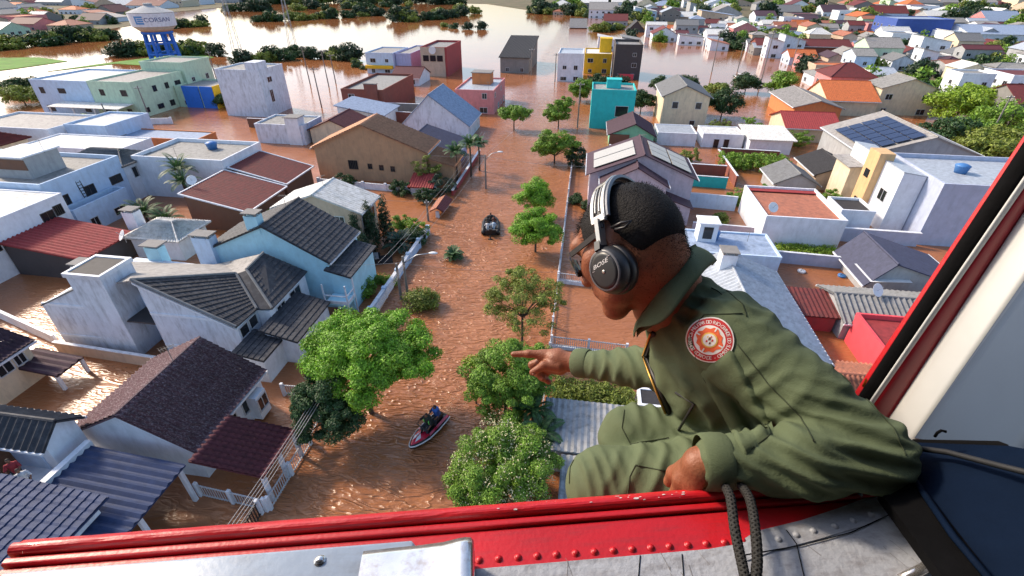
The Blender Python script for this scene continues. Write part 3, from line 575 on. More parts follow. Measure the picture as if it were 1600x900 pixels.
b_ = MB(); b_.box(-43.6, -41.0, 96.4, 97.0, -1, 6.0); e_ = empty('pier', (0, 0, 0), 0, 'brick stair pier on front of the dark red brick building', 'pier'); b_.build('shaft', W['brick'], e_); b_ = MB(); b_.box(-43.7, -40.9, 96.3, 97.1, 6.0, 6.15); b_.build('cap', W['concrete'], e_)
boundary_wall('grey concrete yard wall beside the dark red brick building', -39.8, 96.5, -28, 96.5, 2.6, 'concrete')
boundary_wall('red brick yard wall behind the white gable house', -40, 92.5, -32, 92.0, 2.0, 'brick')
H('building', 'three-storey building with tan front and red side wall', -46.4, -39.0, 143, 160, 6.9, 'flat', 6.9, 'redwall', 'concrete', parapet=.6, auto='S', winrows=[.8, 4.9], cat='building')
b_ = MB(); b_.box(-46.5, -39.6, 142.85, 142.98, -1, 7.4); e_ = empty('facade', (0, 0, 0), 0, 'tan front slab of the three-storey building with oval sign', 'facade'); b_.build('slab', W['sand'], e_)
for x in (-45, -43, -41): 
    b_ = MB(); b_.box(x-.8, x+.8, 142.75, 142.85, 3.9, 5.4); b_.build('window', M['glass'], e_)
b_ = MB(); b_.tube([(-43, 142.85, 6.7), (-43, 142.6, 6.7)], 1.0, 16); o_ = b_.build('sign', M['plasticwhite'], e_)
H('building', 'pale blue two-storey shop with yellow awning by the far water', -63.4, -55.2, 144.5, 158, 5.2, 'flat', 5.2, 'paleblue', 'fibre', auto='S', cat='shop')
b_ = MB(); b_.box(-63.4, -55.4, 143.3, 144.4, 1.5, 2.3); e_ = empty('awning', (0, 0, 0), 0, 'yellow awning across the front of the pale blue shop', 'awning'); b_.build('canopy', W['yellow'], e_)
H('house', 'lilac gable wing right of the pale blue shop', -55.0, -50.5, 146, 165, 5.0, 'flat', 5.6, 'lilac', 'fibre')
H('house', 'small house with dark red-brown roof between shop and tall building', -50.2, -42.8, 128.5, 138, 1.9, 'gx', 3.8, 'white', 'redbrown', auto='S')
H('building', 'dark grey roofed warehouse at the end of the street', -25.6, -17.2, 152, 176, 4.2, 'sS', 7.6, 'concrete', 'dark', 'corr', auto='S', cat='warehouse')
h = H('house', 'tall blank white house standing alone in the flood', -71.5, -62.4, 92.0, 100.5, 8.4, 'flat', 8.4, 'weathered', 'concrete', parapet=.3, wins=[('E', 94.6, 3.6, 1.0, 2.2, 1), ('E', 95.0, 6.6, 1.4, .9)])
b_ = MB(); b_.box(2.0, 4.5, -4.2, -1.0, 8.4, 10.0); b_.build('roof_tower', W['weathered'], h)
H('house', 'pale blue wall house with white chimney in the middle left', -54.4, -45.8, 75.5, 82, 2.9, 'flat', 2.9, 'weathered', 'concrete', parapet=.3)
b_ = MB(); b_.box(-48.6, -46.3, 75.2, 77.2, -1, 4.4); e_ = empty('chimney_stack', (0, 0, 0), 0, 'square white chimney block on the pale blue wall house', 'chimney'); b_.build('shaft', W['white'], e_); b_ = MB(); b_.box(-48.8, -46.1, 75.0, 77.4, 4.4, 4.5); b_.build('chimney_cap', W['concrete'], e_)
H('house', 'red-brown gable roof beside the square white chimney', -45.2, -37.5, 76.5, 84, 2.4, 'gy', 4.0, 'cream', 'redbrown', 'fine')
H('house', 'sky blue metal roof behind the red-brown gable roof', -44.6, -36.0, 86.0, 93.5, 2.8, 'sE', 4.2, 'white', 'bluegrey', 'fine')
boundary_wall('dark brown yard wall behind the pale blue wall house', -62, 84.5, -47, 84.5, 1.6, 'brown')
# complex below the water tower
H('building', 'light blue block of the school-like complex below the water tower', -109, -96.2, 87.5, 101, 6.2, 'flat', 6.2, 'paleblue', 'zinc', auto='S', cat='building', fm='darkframe', winrows=[1.2, 4.6])
H('building', 'pale green block in the middle of the complex below the water tower', -96.0, -86.6, 87.4, 101, 6.3, 'flat', 6.3, 'palegreen', 'fibre', auto='SE', cat='building', fm='darkframe', winrows=[1.2, 4.6])
H('building', 'tallest pale green block of the complex below the water tower', -96.0, -86.0, 101.2, 110, 7.9, 'flat', 7.9, 'palegreen', 'concrete', auto='E', cat='building', winrows=[4.6])
H('building', 'low pale green wing with yellow and royal blue end wall', -86.4, -77.5, 97.5, 106, 3.9, 'flat', 3.9, 'palegreen', 'fibre', auto='S', cat='building')
b_ = MB(); b_.box(-84.5, -80.8, 97.2, 97.45, -1, 4.3); b_.box(-80.4, -77.4, 97.2, 97.45, -1, 4.3); e_ = empty('facade', (0, 0, 0), 0, 'royal blue panels on the low pale green wing', 'facade'); b_.build('panel', W['royal'], e_)
b_ = MB(); b_.box(-77.45, -77.2, 97.2, 106, -1, 4.4); e_ = empty('facade', (0, 0, 0), 0, 'yellow end wall of the low pale green wing', 'facade'); b_.build('panel', W['yellow'], e_)
carport('white flat canopy in front of the complex below the water tower', -103, -87.5, 83.5, 87.3, 2.5, 2.7, 'S', 'white', None, ((-.95, -.9), (-.3, -.9), (.3, -.9), (.95, -.9)), 'canopy')
boundary_wall('long white yard wall in front of the complex below the water tower', -98, 79.0, -78, 84.5, 1.0, 'white', piers=6)
H('house', 'grey roofed house with white box on top at the left edge', -100, -84, 66.5, 76, 3.0, 'flat', 3.0, 'white', 'fibre', auto='SE')
H('house', 'white house with bluish walls below the long white yard wall', -83.6, -76, 69, 78, 3.2, 'flat', 3.2, 'paleblue', 'zinc', auto='E')
H('house', 'weathered red hip roof house at the left edge of the town', -97, -86, 57, 64.5, 2.5, 'hip', 4.6, 'cream', 'rust', 'tile', auto='SE')
H('house', 'pale concrete slab roof house left of the white cube house', -82, -66, 60, 66.5, 2.6, 'flat', 2.6, 'white', 'white', auto='SE', parapet=.2)
H('shed', 'long brown-edged shed roof in the yard left of the tall blank house', -78, -62, 70.5, 75.5, 1.3, 'flat', 1.3, 'orange', 'bluegrey', parapet=.2, cat='shed')
H('shed', 'small black flat-roofed shed behind the white cube house', -63, -56, 61, 64.5, 1.5, 'flat', 1.5, 'dark', 'dark', cat='shed')
# ------------------------------------------------------------------ right of the street
def panels(root, pts, nu, nv, m='solar'):
    e0, e1, r1, r0 = [Vector(p) for p in pts]; n = (e1-e0).cross(r0-e0).normalized()
    if n.z < 0: n = -n
    f = lambda u, v: (e0+(e1-e0)*u)*(1-v)+(r0+(r1-r0)*u)*v+n*.12
    for i in range(nu):
        for j in range(nv):
            a, b2, c, d = f((i+.04)/nu, (j+.04)/nv), f((i+.96)/nu, (j+.04)/nv), f((i+.96)/nu, (j+.96)/nv), f((i+.04)/nu, (j+.96)/nv)
            q = MB(); q.quad(a+n*.05, b2+n*.05, c+n*.05, d+n*.05); q.quad(d, c, b2, a)
            for s, t in ((a, b2), (b2, c), (c, d), (d, a)): q.quad(s, t, t+n*.05, s+n*.05)
            q.build('solar_panel', M[m], root)
M['paleheater'] = mat('pale_collector', (.42, .40, .36), .35, .15, 6)
h = H('house', 'mauve house with purple gable roof and pale roof collectors', 1.2, 12.8, 55.0, 62.5, 4.9, 'gy', 7.3, 'mauve', 'purple', None, ridge=.5, wins=[('W', 57, 3.4, 1.2, 1.1)], oh=.5)
panels(h, [(-5.6, -3.2, 5.08), (-5.6, 2.6, 5.08), (-.7, 2.6, 7.06), (-.7, -3.2, 7.06)], 2, 1, 'paleheater'); panels(h, [(5.6, 2.6, 5.08), (5.6, -3.2, 5.08), (.7, -3.2, 7.06), (.7, 2.6, 7.06)], 3, 2, 'paleheater')
H('annex', 'lower mauve front gable of the mauve house with purple eaves', 2.6, 9.6, 52.8, 54.95, 4.6, 'gy', 6.5, 'mauve', 'purple', None, cat='annex', oh=.35, ridge=.52)
H('annex', 'mauve side wing with sloping purple eave right of the mauve gable', 9.7, 12.6, 52.9, 54.95, 2.2, 'sE', 3.4, 'mauve', 'purple', None, cat='annex', oh=.3)
H('house', 'aqua turquoise flat-roofed house beside the far street', 1.0, 8.8, 93.8, 101, 6.5, 'flat', 6.5, 'aqua', 'fibre', parapet=.4, wins=[('S', 6.6, 3.2, 2.2, 1.8, 0)])
b_ = MB(); b_.box(3.6, 6.2, 97, 99, 6.5, 8.0); e_ = empty('roof_box', (0, 0, 0), 0, 'small turquoise tank box on the aqua house roof', 'tank room'); b_.build('room', W['aqua'], e_); b_ = MB(); b_.box(3.5, 6.3, 96.9, 99.1, 8.0, 8.1); b_.build('slab', W['aqua'], e_)
h = H('house', 'mint green house with purple tiled gable roof', 4.4, 11.4, 81.8, 90, 2.3, 'gy', 4.0, 'green', 'purple', 'fine', ridge=.55)
b_ = MB(); b_.box(-3.6, -.4, -4.35, -4.11, -1, 2.3); b_.build('brown_wing', W['brown'], h)
H('house', 'cream two-storey gable house with grey roof behind the mint house', 14.4, 22.6, 98, 110, 5.4, 'gy', 7.2, 'cream', 'grey', 'fine', wins=[('S', 16.6, 3.8, 1.0, 1.1, 0), ('S', 20.8, 3.8, 1.0, 1.1, 0), ('S', 20.2, .7, .9, .8, 0)], ridge=.45)
H('shed', 'white flat-roofed shed right of the mint green house', 12.4, 18.7, 84.8, 90.5, 2.0, 'flat', 2.0, 'white', 'zinc', cat='shed', parapet=.12)
H('house', 'long white flat-roofed bungalow with two dark doors', 19.7, 26.2, 84.8, 90, 2.1, 'flat', 2.1, 'white', 'white', parapet=.15, wins=[('S', 22.0, .6, .8, 1.5, 0), ('S', 23.6, .6, .8, 1.6, 0)])
H('house', 'white bungalow with pale canopy right of the long white bungalow', 26.6, 33.0, 82.5, 89, 2.3, 'sS', 2.8, 'white', 'white', 'fine', auto='S')
h = H('house', 'blue-grey flat-roofed house right of the man in the helicopter', 9.9, 18.7, 41.4, 46.2, 2.5, 'flat', 2.5, 'paleblue', 'bluegrey', parapet=.2)
b_ = MB(); b_.box(-2.6, -.9, .0, 1.6, 2.5, 4.4); t_ = b_.build('stair_hut', W['white'], h); b_ = MB(); b_.box(-2.75, -.75, -.15, 1.75, 4.4, 4.52); b_.build('hut_slab', W['white'], t_); b_ = MB(); b_.box(-2.2, -1.35, -.06, -.01, 2.9, 4.1); b_.build('door', M['glass'], t_)
h = H('house', 'long blue-grey corrugated roof with white edges behind the man', 10.6, 17.6, 27.2, 39.5, 2.2, 'gy', 3.9, 'grey', 'zinc', 'corr', ridge=.35, oh=.2)
chimney(h, -1.4, 4.0, 2.5, 4.9, 1.2, 1.2, W['white'])
h = H('house', 'white house with sunken brick-red roof terrace', 19.4, 27.2, 49.2, 58.0, 2.9, 'flat', 2.9, 'white', 'terracotta', parapet=.45)
b_ = MB(); b_.box(-3.9, 3.9, 3.4, 4.4, 3.05, 3.12); b_.build('red_edge', RF['red'], h)
h = H('house', 'tall white house with tan stair tower at right edge', 36.0, 49, 51.8, 62, 6.3, 'flat', 6.3, 'greyblue', 'zinc', parapet=.5)
w2 = H('house', 'white wing with small windows facing the courtyard at right', 33.6, 35.9, 54.5, 66, 6.6, 'sE', 6.9, 'white', 'zinc', None, wins=[('W', 56.5, 3.6, 1.4, 1.2), ('W', 63, 3.6, 1.1, 1.1), ('W', 63, .9, 1.0, 1.1)], oh=.05)
b_ = MB(); b_.box(32.8, 34.4, 58.4, 60.8, -1.5, 7.6); e_ = empty('stair_tower', (0, 0, 0), 0, 'tan stair tower on the courtyard side of the white wing', 'tower'); b_.build('shaft', W['tan'] if False else wallm('ochre', (.62, .40, .20)), e_)
for z in (1.2, 4.6): b_ = MB(); b_.box(32.72, 32.8, 59.1, 60.0, z, z+.9); b_.build('window', M['glass'], e_)
boundary_wall('long pale lilac wall along the flooded lane at right', 21.5, 51.7, 35.9, 51.4, 1.5, 'greyblue', .3)
H('house', 'small flat-roofed white outbuilding inside the walled courtyard', 28.4, 31.8, 53.2, 57, 2.6, 'flat', 2.6, 'white', 'dark', parapet=.3, cat='outbuilding')
h = H('house', 'dark grey gable roof with glazed white frame by the lane', 26.0, 33.5, 40.4, 46.2, 1.6, 'gy', 3.4, 'grey', 'navy', None, ridge=.2)
b_ = MB(); b_.quad((-3.9, -3.4, 1.7), (-.6, -3.4, 1.9), (-.6, -.2, 1.9), (-3.9, -.2, 1.7)); b_.build('glazing', M['plasticwhite'], h)
boundary_wall('grey yard wall with bins behind the blue-grey house', 18.9, 45.6, 26, 45.2, 1.2, 'greyblue', .2)
H('house', 'grey corrugated gable roof beside the pink house', 21.2, 33, 33.4, 38.4, 1.7, 'gx', 2.6, 'grey', 'grey', 'corr', oh=.3)
H('shed', 'dark red lean-to roof beside the corrugated house', 17.9, 21.0, 34.2, 37.2, 1.5, 'sS', 2.0, 'redwall', 'rust', 'fine', cat='shed', oh=.2)
h = H('house', 'hot pink house with flat parapet near the door post', 21.6, 30, 28.6, 33.2, 2.3, 'flat', 2.3, 'hotpink', 'red', parapet=.4)
b_ = MB(); b_.lathe([(.05, 2.5), (.5, 2.62), (.75, 2.9), (.8, 2.95), (.72, 2.93), (.45, 2.72), (.04, 2.62)], 16, (-2.6, -1.2)); b_.build('satellite_dish', M['plasticwhite'], h)
H('house', 'red-brown tiled roof close behind the man', 14.5, 27, 23.5, 28.3, 1.5, 'gx', 2.6, 'white', 'terracotta', 'tile', oh=.3)
H('shed', 'near grey metal roofed shed beside the right fence', -.8, 4.9, 17.9, 21.2, 2.0, 'sS', 2.3, 'grey', 'oldzinc', 'fine', cat='shed', oh=.15)
H('shed', 'lower pale metal roof in front of the grey shed', .35, 4.5, 13.6, 17.5, 1.5, 'sS', 1.9, 'white', 'oldzinc', 'fine', cat='shed', oh=.1)
H('shed', 'small black-topped white shed behind the hedge', 4.9, 7.5, 22.6, 24.2, 1.2, 'flat', 1.2, 'white', 'dark', cat='shed', parapet=.1)
h = H('house', 'grey gable house carrying a field of solar panels at right', 37.5, 52.5, 70, 84, 4.2, 'gy', 6.8, 'grey', 'fibre', None, ridge=.5)
panels(h, [(-7.3, -6.5, 4.45), (-7.3, 4.0, 4.45), (-.8, 4.0, 6.7), (-.8, -6.5, 6.7)], 6, 4)
H('house', 'orange tiled roof house with cream gable', 49, 58.5, 112, 123, 3.0, 'gx', 5.6, 'cream', 'orange', 'fine', ridge=.6)
H('house', 'brown roof house with orange gable wall and green tank', 40, 48.4, 104, 119, 3.0, 'gy', 4.2, 'orange', 'fibre', 'fine', auto='S')
H('house', 'bright red metal roof left of the solar panel house', 34.5, 43.0, 90.5, 99.5, 2.4, 'gx', 4.0, 'cream', 'red', 'fine')
H('house', 'yellow two-storey building beyond the aqua house', -1.4, 6.4, 155, 168, 5.0, 'flat', 5.0, 'yellow', 'white', auto='S')
b_ = MB(); b_.box(2.8, 6.2, 160, 164, 5.0, 8.6); e_ = empty('roof_box', (0, 0, 0), 0, 'yellow tank tower on the yellow building', 'tank room'); b_.build('room', W['yellow'], e_); b_ = MB(); b_.box(2.7, 6.3, 159.9, 164.1, 8.6, 8.8); b_.build('slab', W['yellow'], e_)
H('house', 'white and pale blue building left of the yellow building', -8.2, -1.6, 141, 152, 6.6, 'flat', 6.6, 'white', 'zinc', auto='S')
H('building', 'unfinished dark grey three-storey building right of the yellow one', 6.8, 14.0, 147, 160, 8.0, 'flat', 8.0, 'dark', 'concrete', auto='S', cat='building', parapet=.7)
b_ = MB(); b_.box(8.4, 12.4, 146.6, 146.98, -.5, 1.4); e_ = empty('shopfront', (0, 0, 0), 0, 'red shop front at the foot of the dark grey building', 'shop front'); b_.build('panel', W['hotpink'], e_)
H('house', 'grey gable outbuilding behind the terrace house at right', 25.0, 29.8, 63.5, 69, 2.0, 'gy', 3.2, 'grey', 'grey', 'fine')
H('house', 'dark mixed roofs of the low house near the solar panels', 31.0, 36.6, 67, 74, 2.2, 'gy', 3.4, 'sand', 'dark', 'fine')
H('house', 'cream cube house left of the solar panel house', 32.2, 36.8, 62, 66, 5.0, 'sW', 5.4, 'cream', 'fibre', None, wins=[('S', 34.6, 3.4, 1.1, 1.0)])
boundary_wall('teal yard wall behind the mauve house', 13.2, 66, 19.6, 65.6, 1.5, 'aqua')
boundary_wall('pale blue yard wall right of the mauve house', 13.0, 58.6, 19.0, 58.0, 1.8, 'paleblue')
boundary_wall('white yard wall left of the terrace house', 13.0, 51.9, 20.8, 51.4, .9, 'mauve')
for i, (xa, xb, y_, hh, lab) in enumerate(((4.5, 12.5, 77.5, 1.5, 'terracotta brick yard wall nearest the mint green house'), (12.5, 20.5, 71.0, 1.5, 'terracotta brick yard wall behind the mauve house roof'), (21.5, 30, 79.0, 1.6, 'terracotta brick yard wall below the long white bungalow'))):
    boundary_wall(lab, xa, y_, xb, y_-.4, hh, 'brick', .2)
for x_, lab in ((4.4, 'brick cross wall left of the terracotta yards'), (12.5, 'brick cross wall in the middle of the terracotta yards'), (21.0, 'brick cross wall right of the terracotta yards')): boundary_wall(lab, x_, 66.5, x_, 78.5, 1.5, 'brick', .2)
# fences and walls along the street
fence('long grey street fence on the right side, far stretch', -1.2, 38.6, -1.3, 72, .1, 1.0, 'metal', .35, 9, base=.35, bw=.05)
fence('white picket fence across the flooded front yard, nearer one', -1.1, 28.9, 4.5, 28.7, .1, 1.15, 'frame', .16, 3, base=.15, bw=.04)
fence('white picket fence across the flooded front yard, farther one', -1.2, 38.4, 5.0, 37.8, .1, 1.1, 'frame', .16, 3, base=.25, bw=.04)
fence('white street fence on the right beside the pointing hand', -1.15, 21.5, -1.2, 38.2, .1, 1.0, 'frame', .3, 6, bw=.05)
boundary_wall('pale blue stepped street wall on the left below the lamp', -16.2, 30.5, -16.0, 46.2, .9, 'paleblue', .25, piers=6)
boundary_wall('terracotta capped wall along the left street side by the red shelter', -16.1, 57.5, -16.1, 75, .7, 'redwall', .25)
gt = empty('gate_roof', (-16.2, 52.6, 0), 0, 'little terracotta tiled gate roof on white posts by the street', 'gate')
slope(gt, [(-.9, -2.0, .75), (-.9, 2.0, .75), (0, 2.0, 1.25), (0, -2.0, 1.25)], RF['terracotta'], 'fine'); slope(gt, [(.9, 2.0, .75), (.9, -2.0, .75), (0, -2.0, 1.25), (0, 2.0, 1.25)], RF['redbrown'], 'fine')
for y_ in (-1.8, 1.8):
    b_ = MB(); b_.box(-.2, .2, y_-.15, y_+.15, -1.5, .72); b_.build('post', M['trim'], gt)

# ------------------------------------------------------------------ distant quarters
HOUSE_AT = {}
BAY = [(17.95, 254.63), (44.69, 221.57), (64.96, 196.52), (63.09, 162.23), (46.19, 130.59), (30.21, 117.63), (11.93, 114.64)]      # open flood water reaching in between the houses
def far_quarter(n, pick, zone, group, seed, smin=6, smax=12, roofs=None, walls=None, occupied=None):
    rnd = random.Random(seed); boxes = occupied if occupied is not None else []; made = 0; tries = 0
    roofs = roofs or ['grey', 'redbrown', 'rust', 'zinc', 'fibre', 'terracotta', 'white', 'white', 'grey', 'bluegrey', 'zinc', 'fibre', 'orange', 'purple', 'fibre', 'concrete']
    walls = walls or ['white', 'cream', 'paleblue', 'sand', 'white', 'weathered', 'palegreen', 'grey', 'white', 'concrete', 'sand', 'pink', 'white', 'grey']
    rn = dict(grey='grey', redbrown='dark red', rust='rust red', zinc='metal', fibre='dull grey', terracotta='terracotta', white='pale', red='bright red', bluegrey='blue-grey', orange='orange', purple='purple', slate='slate', concrete='concrete')
    while made < n and tries < n*40:
        tries += 1; p = pick(rnd)
        if p is None: continue
        if in_poly(p[0], p[1], BAY): continue
        x, y = p; sc = 1+max(0, (y-200))*.0012; w = rnd.uniform(smin, smax)*sc; d = rnd.uniform(smin, smax)*sc
        if any(abs(x-a) < (w+c)/2+.4 and abs(y-b) < (d+e)/2+.5 for a, b, c, e in boxes): continue
        boxes.append((x, y, w, d)); ze = rnd.choice((2.4, 2.6, 3.0, 3.0, 5.2, 5.5)); r = rnd.choice(roofs); wl = rnd.choice(walls); kind = rnd.choice(('gx', 'gy', 'gx', 'hip', 'flat', 'sE', 'gy'))
        zr = ze if kind == 'flat' else ze+min(w, d)*rnd.uniform(.16, .28)
        near = y < 230; wins = []
        sides = 'S'+('E' if x < 0 else 'W')
        kw = dict(auto=sides if near else 'S', trim=False)
        form = dict(gx='gable', gy='gable', hip='hip', flat='flat', sE='lean-to')[kind]
        lab = '%s house with %s %s roof %s' % (wl.replace('paleblue', 'pale blue').replace('palegreen', 'pale green'), rn[r], form, zone)
        HOUSE_AT[(round(x, 1), round(y, 1))] = lab
        house('distant_house', lab, x-w/2, x+w/2, y-d/2, y+d/2, ze, kind, zr, wl, r, None, group=group, oh=.35, **kw); made += 1
    return boxes
def in_poly(x, y, poly):
    c = False; j = len(poly)-1
    for i in range(len(poly)):
        xi, yi = poly[i]; xj, yj = poly[j]
        if (yi > y) != (yj > y) and x < (xj-xi)*(y-yi)/(yj-yi)+xi: c = not c
        j = i
    return c
def picker(poly, bias=1.0):
    xs = [p[0] for p in poly]; ys = [p[1] for p in poly]
    def f(r):
        x = r.uniform(min(xs), max(xs)); y = min(ys)+(max(ys)-min(ys))*r.random()**bias
        return (x, y) if in_poly(x, y, poly) else None
    return f
RQ = [(62, 118), (40, 128), (30, 158), (22, 195), (5, 215), (60, 330), (300, 330), (190, 165), (95, 95)]
RQ0 = [(58, 66), (58, 118), (95, 118), (150, 140), (130, 70)]
RQ2 = [(-20, 330), (-60, 560), (500, 640), (420, 330)]
LQ = [(-281.19, 184.68), (-242.30, 201.52), (-252.92, 247.95), (-265.10, 277.46), (-316.43, 356.18), (-531.79, 392.84)]
LQ2 = [(-541.95, 400.61), (-365.33, 420.13), (-351.31, 544.94), (-788.31, 603.35)]
occ = [(53, 117, 12, 14), (44, 112, 10, 18), (45, 77, 18, 18), (68, 104, 14, 14)]
far_quarter(7, picker(RQ0), 'beside the lime green trees', 'houses at the right edge', 3, occupied=occ)
far_quarter(225, picker(RQ, .9), 'in the right-hand quarter', 'houses of the right-hand quarter', 4, 4.5, 11, occupied=occ)
far_quarter(100, picker(RQ2, 1.2), 'below the wooded hill', 'houses below the wooded hill', 5, 9, 17, occupied=occ)
occ2 = [(-132.8, 150.6, 14, 14)]
far_quarter(34, picker(LQ), 'on the far left shore', 'houses of the far left quarter', 6, 9, 15, occupied=occ2)
far_quarter(34, picker(LQ2), 'beyond the far left shore', 'houses beyond the far left shore', 7, 14, 26, roofs=['rust', 'redbrown', 'terracotta', 'bluegrey', 'zinc', 'white'], occupied=occ2)
# large blue and grey halls near the top right
house('hall', 'royal blue hall among the distant roofs near the top right', 128, 150, 255, 275, 9, 'flat', 9, wallm('navyblue', (.05, .10, .35), .2), 'bluegrey', cat='hall', auto='W')
house('hall', 'long grey-roofed hall beside the royal blue hall', 152, 205, 245, 268, 5, 'gx', 7.5, 'white', 'bluegrey', cat='hall')
house('hall', 'low dark red roofed hall at the edge of the right-hand quarter', 60, 92, 206, 216, 3.2, 'gx', 5, 'brick', 'rust', cat='hall')
# flooded half-sunk sheds in the lake and small cars
house('shed', 'half-sunk shed out in the flooded lake, left one', -12, -3, 300, 310, .8, 'gx', 4.5, 'dark', 'fibre', cat='shed')
house('shed', 'half-sunk shed out in the flooded lake, right one', 18, 27, 285, 296, .8, 'gy', 5.0, 'dark', 'dark', cat='shed')

# ------------------------------------------------------------------ trees and shrubs
tree('broadleaf_tree', 'big bright green tree spreading over the left side of the street', -12.2, 20.6,
     [(.2, .8, 5.2, 2.6, 2.4, 1.3), (-2.0, .3, 4.6, 1.9, 1.9, 1.2), (2.3, .4, 4.6, 1.9, 1.8, 1.1), (.4, -1.3, 4.2, 2.0, 1.5, 1.0), (1.0, 2.2, 5.0, 2.0, 1.5, 1.0), (-1.6, 2.2, 5.0, 1.6, 1.5, 1.0), (3.2, 1.9, 4.4, 1.2, 1.2, .8)], 92000, .085, 'bright', trunk=.2, seed=2, clump=560, spread=.56, shell=(.45, 1.08))
tree('broadleaf_tree', 'darker rounded tree tucked under the big bright tree', -13.8, 18.6, [(0, 0, 3.0, 1.7, 1.6, 1.4), (-.9, .9, 3.1, 1.2, 1.2, 1.0), (1.0, -.6, 2.4, 1.3, 1.2, 1.2), (-.3, -1.0, 2.0, 1.2, 1.0, 1.1)], 32000, .085, 'dark', trunk=.15, seed=3, spread=.42, clump=420, shell=(.45, 1.05))
tree('street_tree', 'airy yellow-green tree with visible branches on the right kerb', -3.3, 28.4, [(0.00, 0.43, 4.78, 2.15, 1.86, 1.14), (-1.43, -0.14, 4.10, 1.43, 1.43, 0.86), (1.43, 0.72, 4.55, 1.43, 1.43, 1.00), (0.43, -1.29, 3.65, 1.86, 1.29, 0.86), (-0.57, 1.43, 5.23, 1.43, 1.29, 0.72)], 20000, .07, 'olive', trunk=.13, seed=4, spread=.38, clump=190, shell=(.4, 1.12))
tree('street_tree', 'green tree just under the pointing finger', -3.5, 21.6, [(0.27, 0.00, 4.22, 1.88, 1.75, 1.34), (-1.21, -0.27, 3.54, 1.61, 1.48, 1.21), (1.21, 0.94, 3.99, 1.61, 1.48, 1.21), (0.54, -1.21, 2.88, 1.75, 1.34, 1.34), (1.34, -0.54, 3.33, 1.34, 1.34, 1.34)], 54000, .076, 'mid', trunk=.15, seed=5, spread=.42, clump=440, shell=(.45, 1.12))
tree('street_tree', 'thin lime tuft at the left side of the finger tree', -5.6, 22.4, [(0, 0, 3.5, .7, .6, .3), (.4, -.9, 2.8, .5, .5, .4)], 1300, .085, 'lime', trunk=.07, seed=6, spread=.25)
tree('flowering_tree', 'dense green tree with pale blossom tips above the door sill', -2.75, 15.9, [(0.00, 0.00, 2.95, 2.30, 2.15, 1.58), (-1.29, -0.43, 2.28, 1.43, 1.58, 1.29), (1.29, 0.43, 2.62, 1.43, 1.72, 1.43), (0.29, -1.43, 1.94, 2.15, 1.29, 1.29), (-0.29, 1.29, 3.29, 1.43, 1.29, 1.01)], 74000, .066, 'mid', trunk=.17, seed=7, spread=.38, clump=420, shell=(.5, 1.08), extra=('blossom', .05))
tree('street_tree', 'upper bright green tree on the kerb beyond the man', -4.9, 52.5, [(0, 0, 3.0, 1.6, 1.5, 1.1), (.9, -.4, 2.4, 1.3, 1.2, .9), (-.9, -.4, 2.4, 1.2, 1.2, .9), (.1, .9, 3.6, 1.1, 1.0, .7)], 20000, .09, 'bright', trunk=.13, seed=8, spread=.52, clump=300, shell=(.4, 1.1))
tree('street_tree', 'lower bright green tree on the kerb beyond the man', -3.9, 44.0, [(0, 0, 3.0, 1.9, 1.6, 1.2), (1.2, -.3, 2.3, 1.3, 1.2, 1.0), (-1.2, -.3, 2.3, 1.3, 1.2, 1.0), (.1, .9, 3.4, 1.3, 1.0, .8)], 27000, .09, 'bright', trunk=.15, seed=9, spread=.54, clump=320, shell=(.4, 1.1))
tree('street_tree', 'rounded tree at the right kerb before the aqua house', -4.0, 72.5, [(0, 0, 3.3, 2.6, 2.2, 1.6), (2.0, 0, 2.4, 1.9, 1.8, 1.5), (-1.8, .3, 2.6, 1.7, 1.7, 1.3)], 14000, .14, 'mid', trunk=.16, seed=10, spread=.6, clump=180)
tree('street_tree', 'dark shrubby tree touching the rounded kerb tree', -.6, 71.5, [(0, 0, 1.4, 1.6, 1.4, 1.6)], 2500, .14, 'deep', trunk=.1, seed=11)
tree('street_tree', 'tree on the right kerb beside the aqua house', -4.7, 92.5, [(0, 0, 3.2, 2.2, 2.0, 1.6), (.8, .4, 4.8, 1.4, 1.3, .9), (-1.2, 0, 2.6, 1.5, 1.5, 1.2)], 10000, .16, 'mid', trunk=.15, seed=12, spread=.6, clump=150)
tree('street_tree', 'tree at the left kerb by the pink house', -12.7, 90, [(0, 0, 3.0, 2.5, 2.2, 1.5), (1.4, 0, 3.2, 1.7, 1.6, 1.2), (-1.4, .4, 2.8, 1.6, 1.5, 1.2)], 10000, .16, 'mid', trunk=.15, seed=13, spread=.6, clump=150)
palm('small round palm standing in the middle of the flooded street', -11.9, 41.4, .35, 26, 1.15, 'palm', 1.0, .24, .16, seed=3, name='cycad', cat='palm')
palm('dark green cycad in the flooded garden by the street wall', -17.9, 42.4, .6, 30, 2.0, 'bluegreen', 1.0, .34, .2, seed=4, name='cycad', cat='palm')
tree('shrub', 'dark olive shrub on the street edge right of the lamp', -12.7, 32.8, [(0, 0, .7, 1.4, 1.3, .8), (.8, .1, .6, .9, .9, .6)], 4500, .10, 'olive', trunk=.08, seed=14, cat='shrub', up=.8)
for i, (x, y, hh) in enumerate(((-21.3, 40.2, 5.0), (-20.4, 41.6, 5.6), (-19.6, 43.4, 5.6), (-20.1, 38.9, 3.6))):
    tree('cypress', ['slim dark cypress nearest the pale roofed house corner', 'second tall dark cypress by the pale roofed house', 'tall dark cypress on the garden side of the row', 'shortest dark cypress at the near end of the row'][i], x, y, [(0, 0, hh*.30, .75, .75, hh*.34), (0, 0, hh*.6, .55, .55, hh*.3), (0, 0, hh*.85, .3, .3, hh*.16)], 4200, .09, 'deep', 'cypresses by the pale roofed house', .08, 'tree', 20+i, 18, spread=.22, limbs=False)
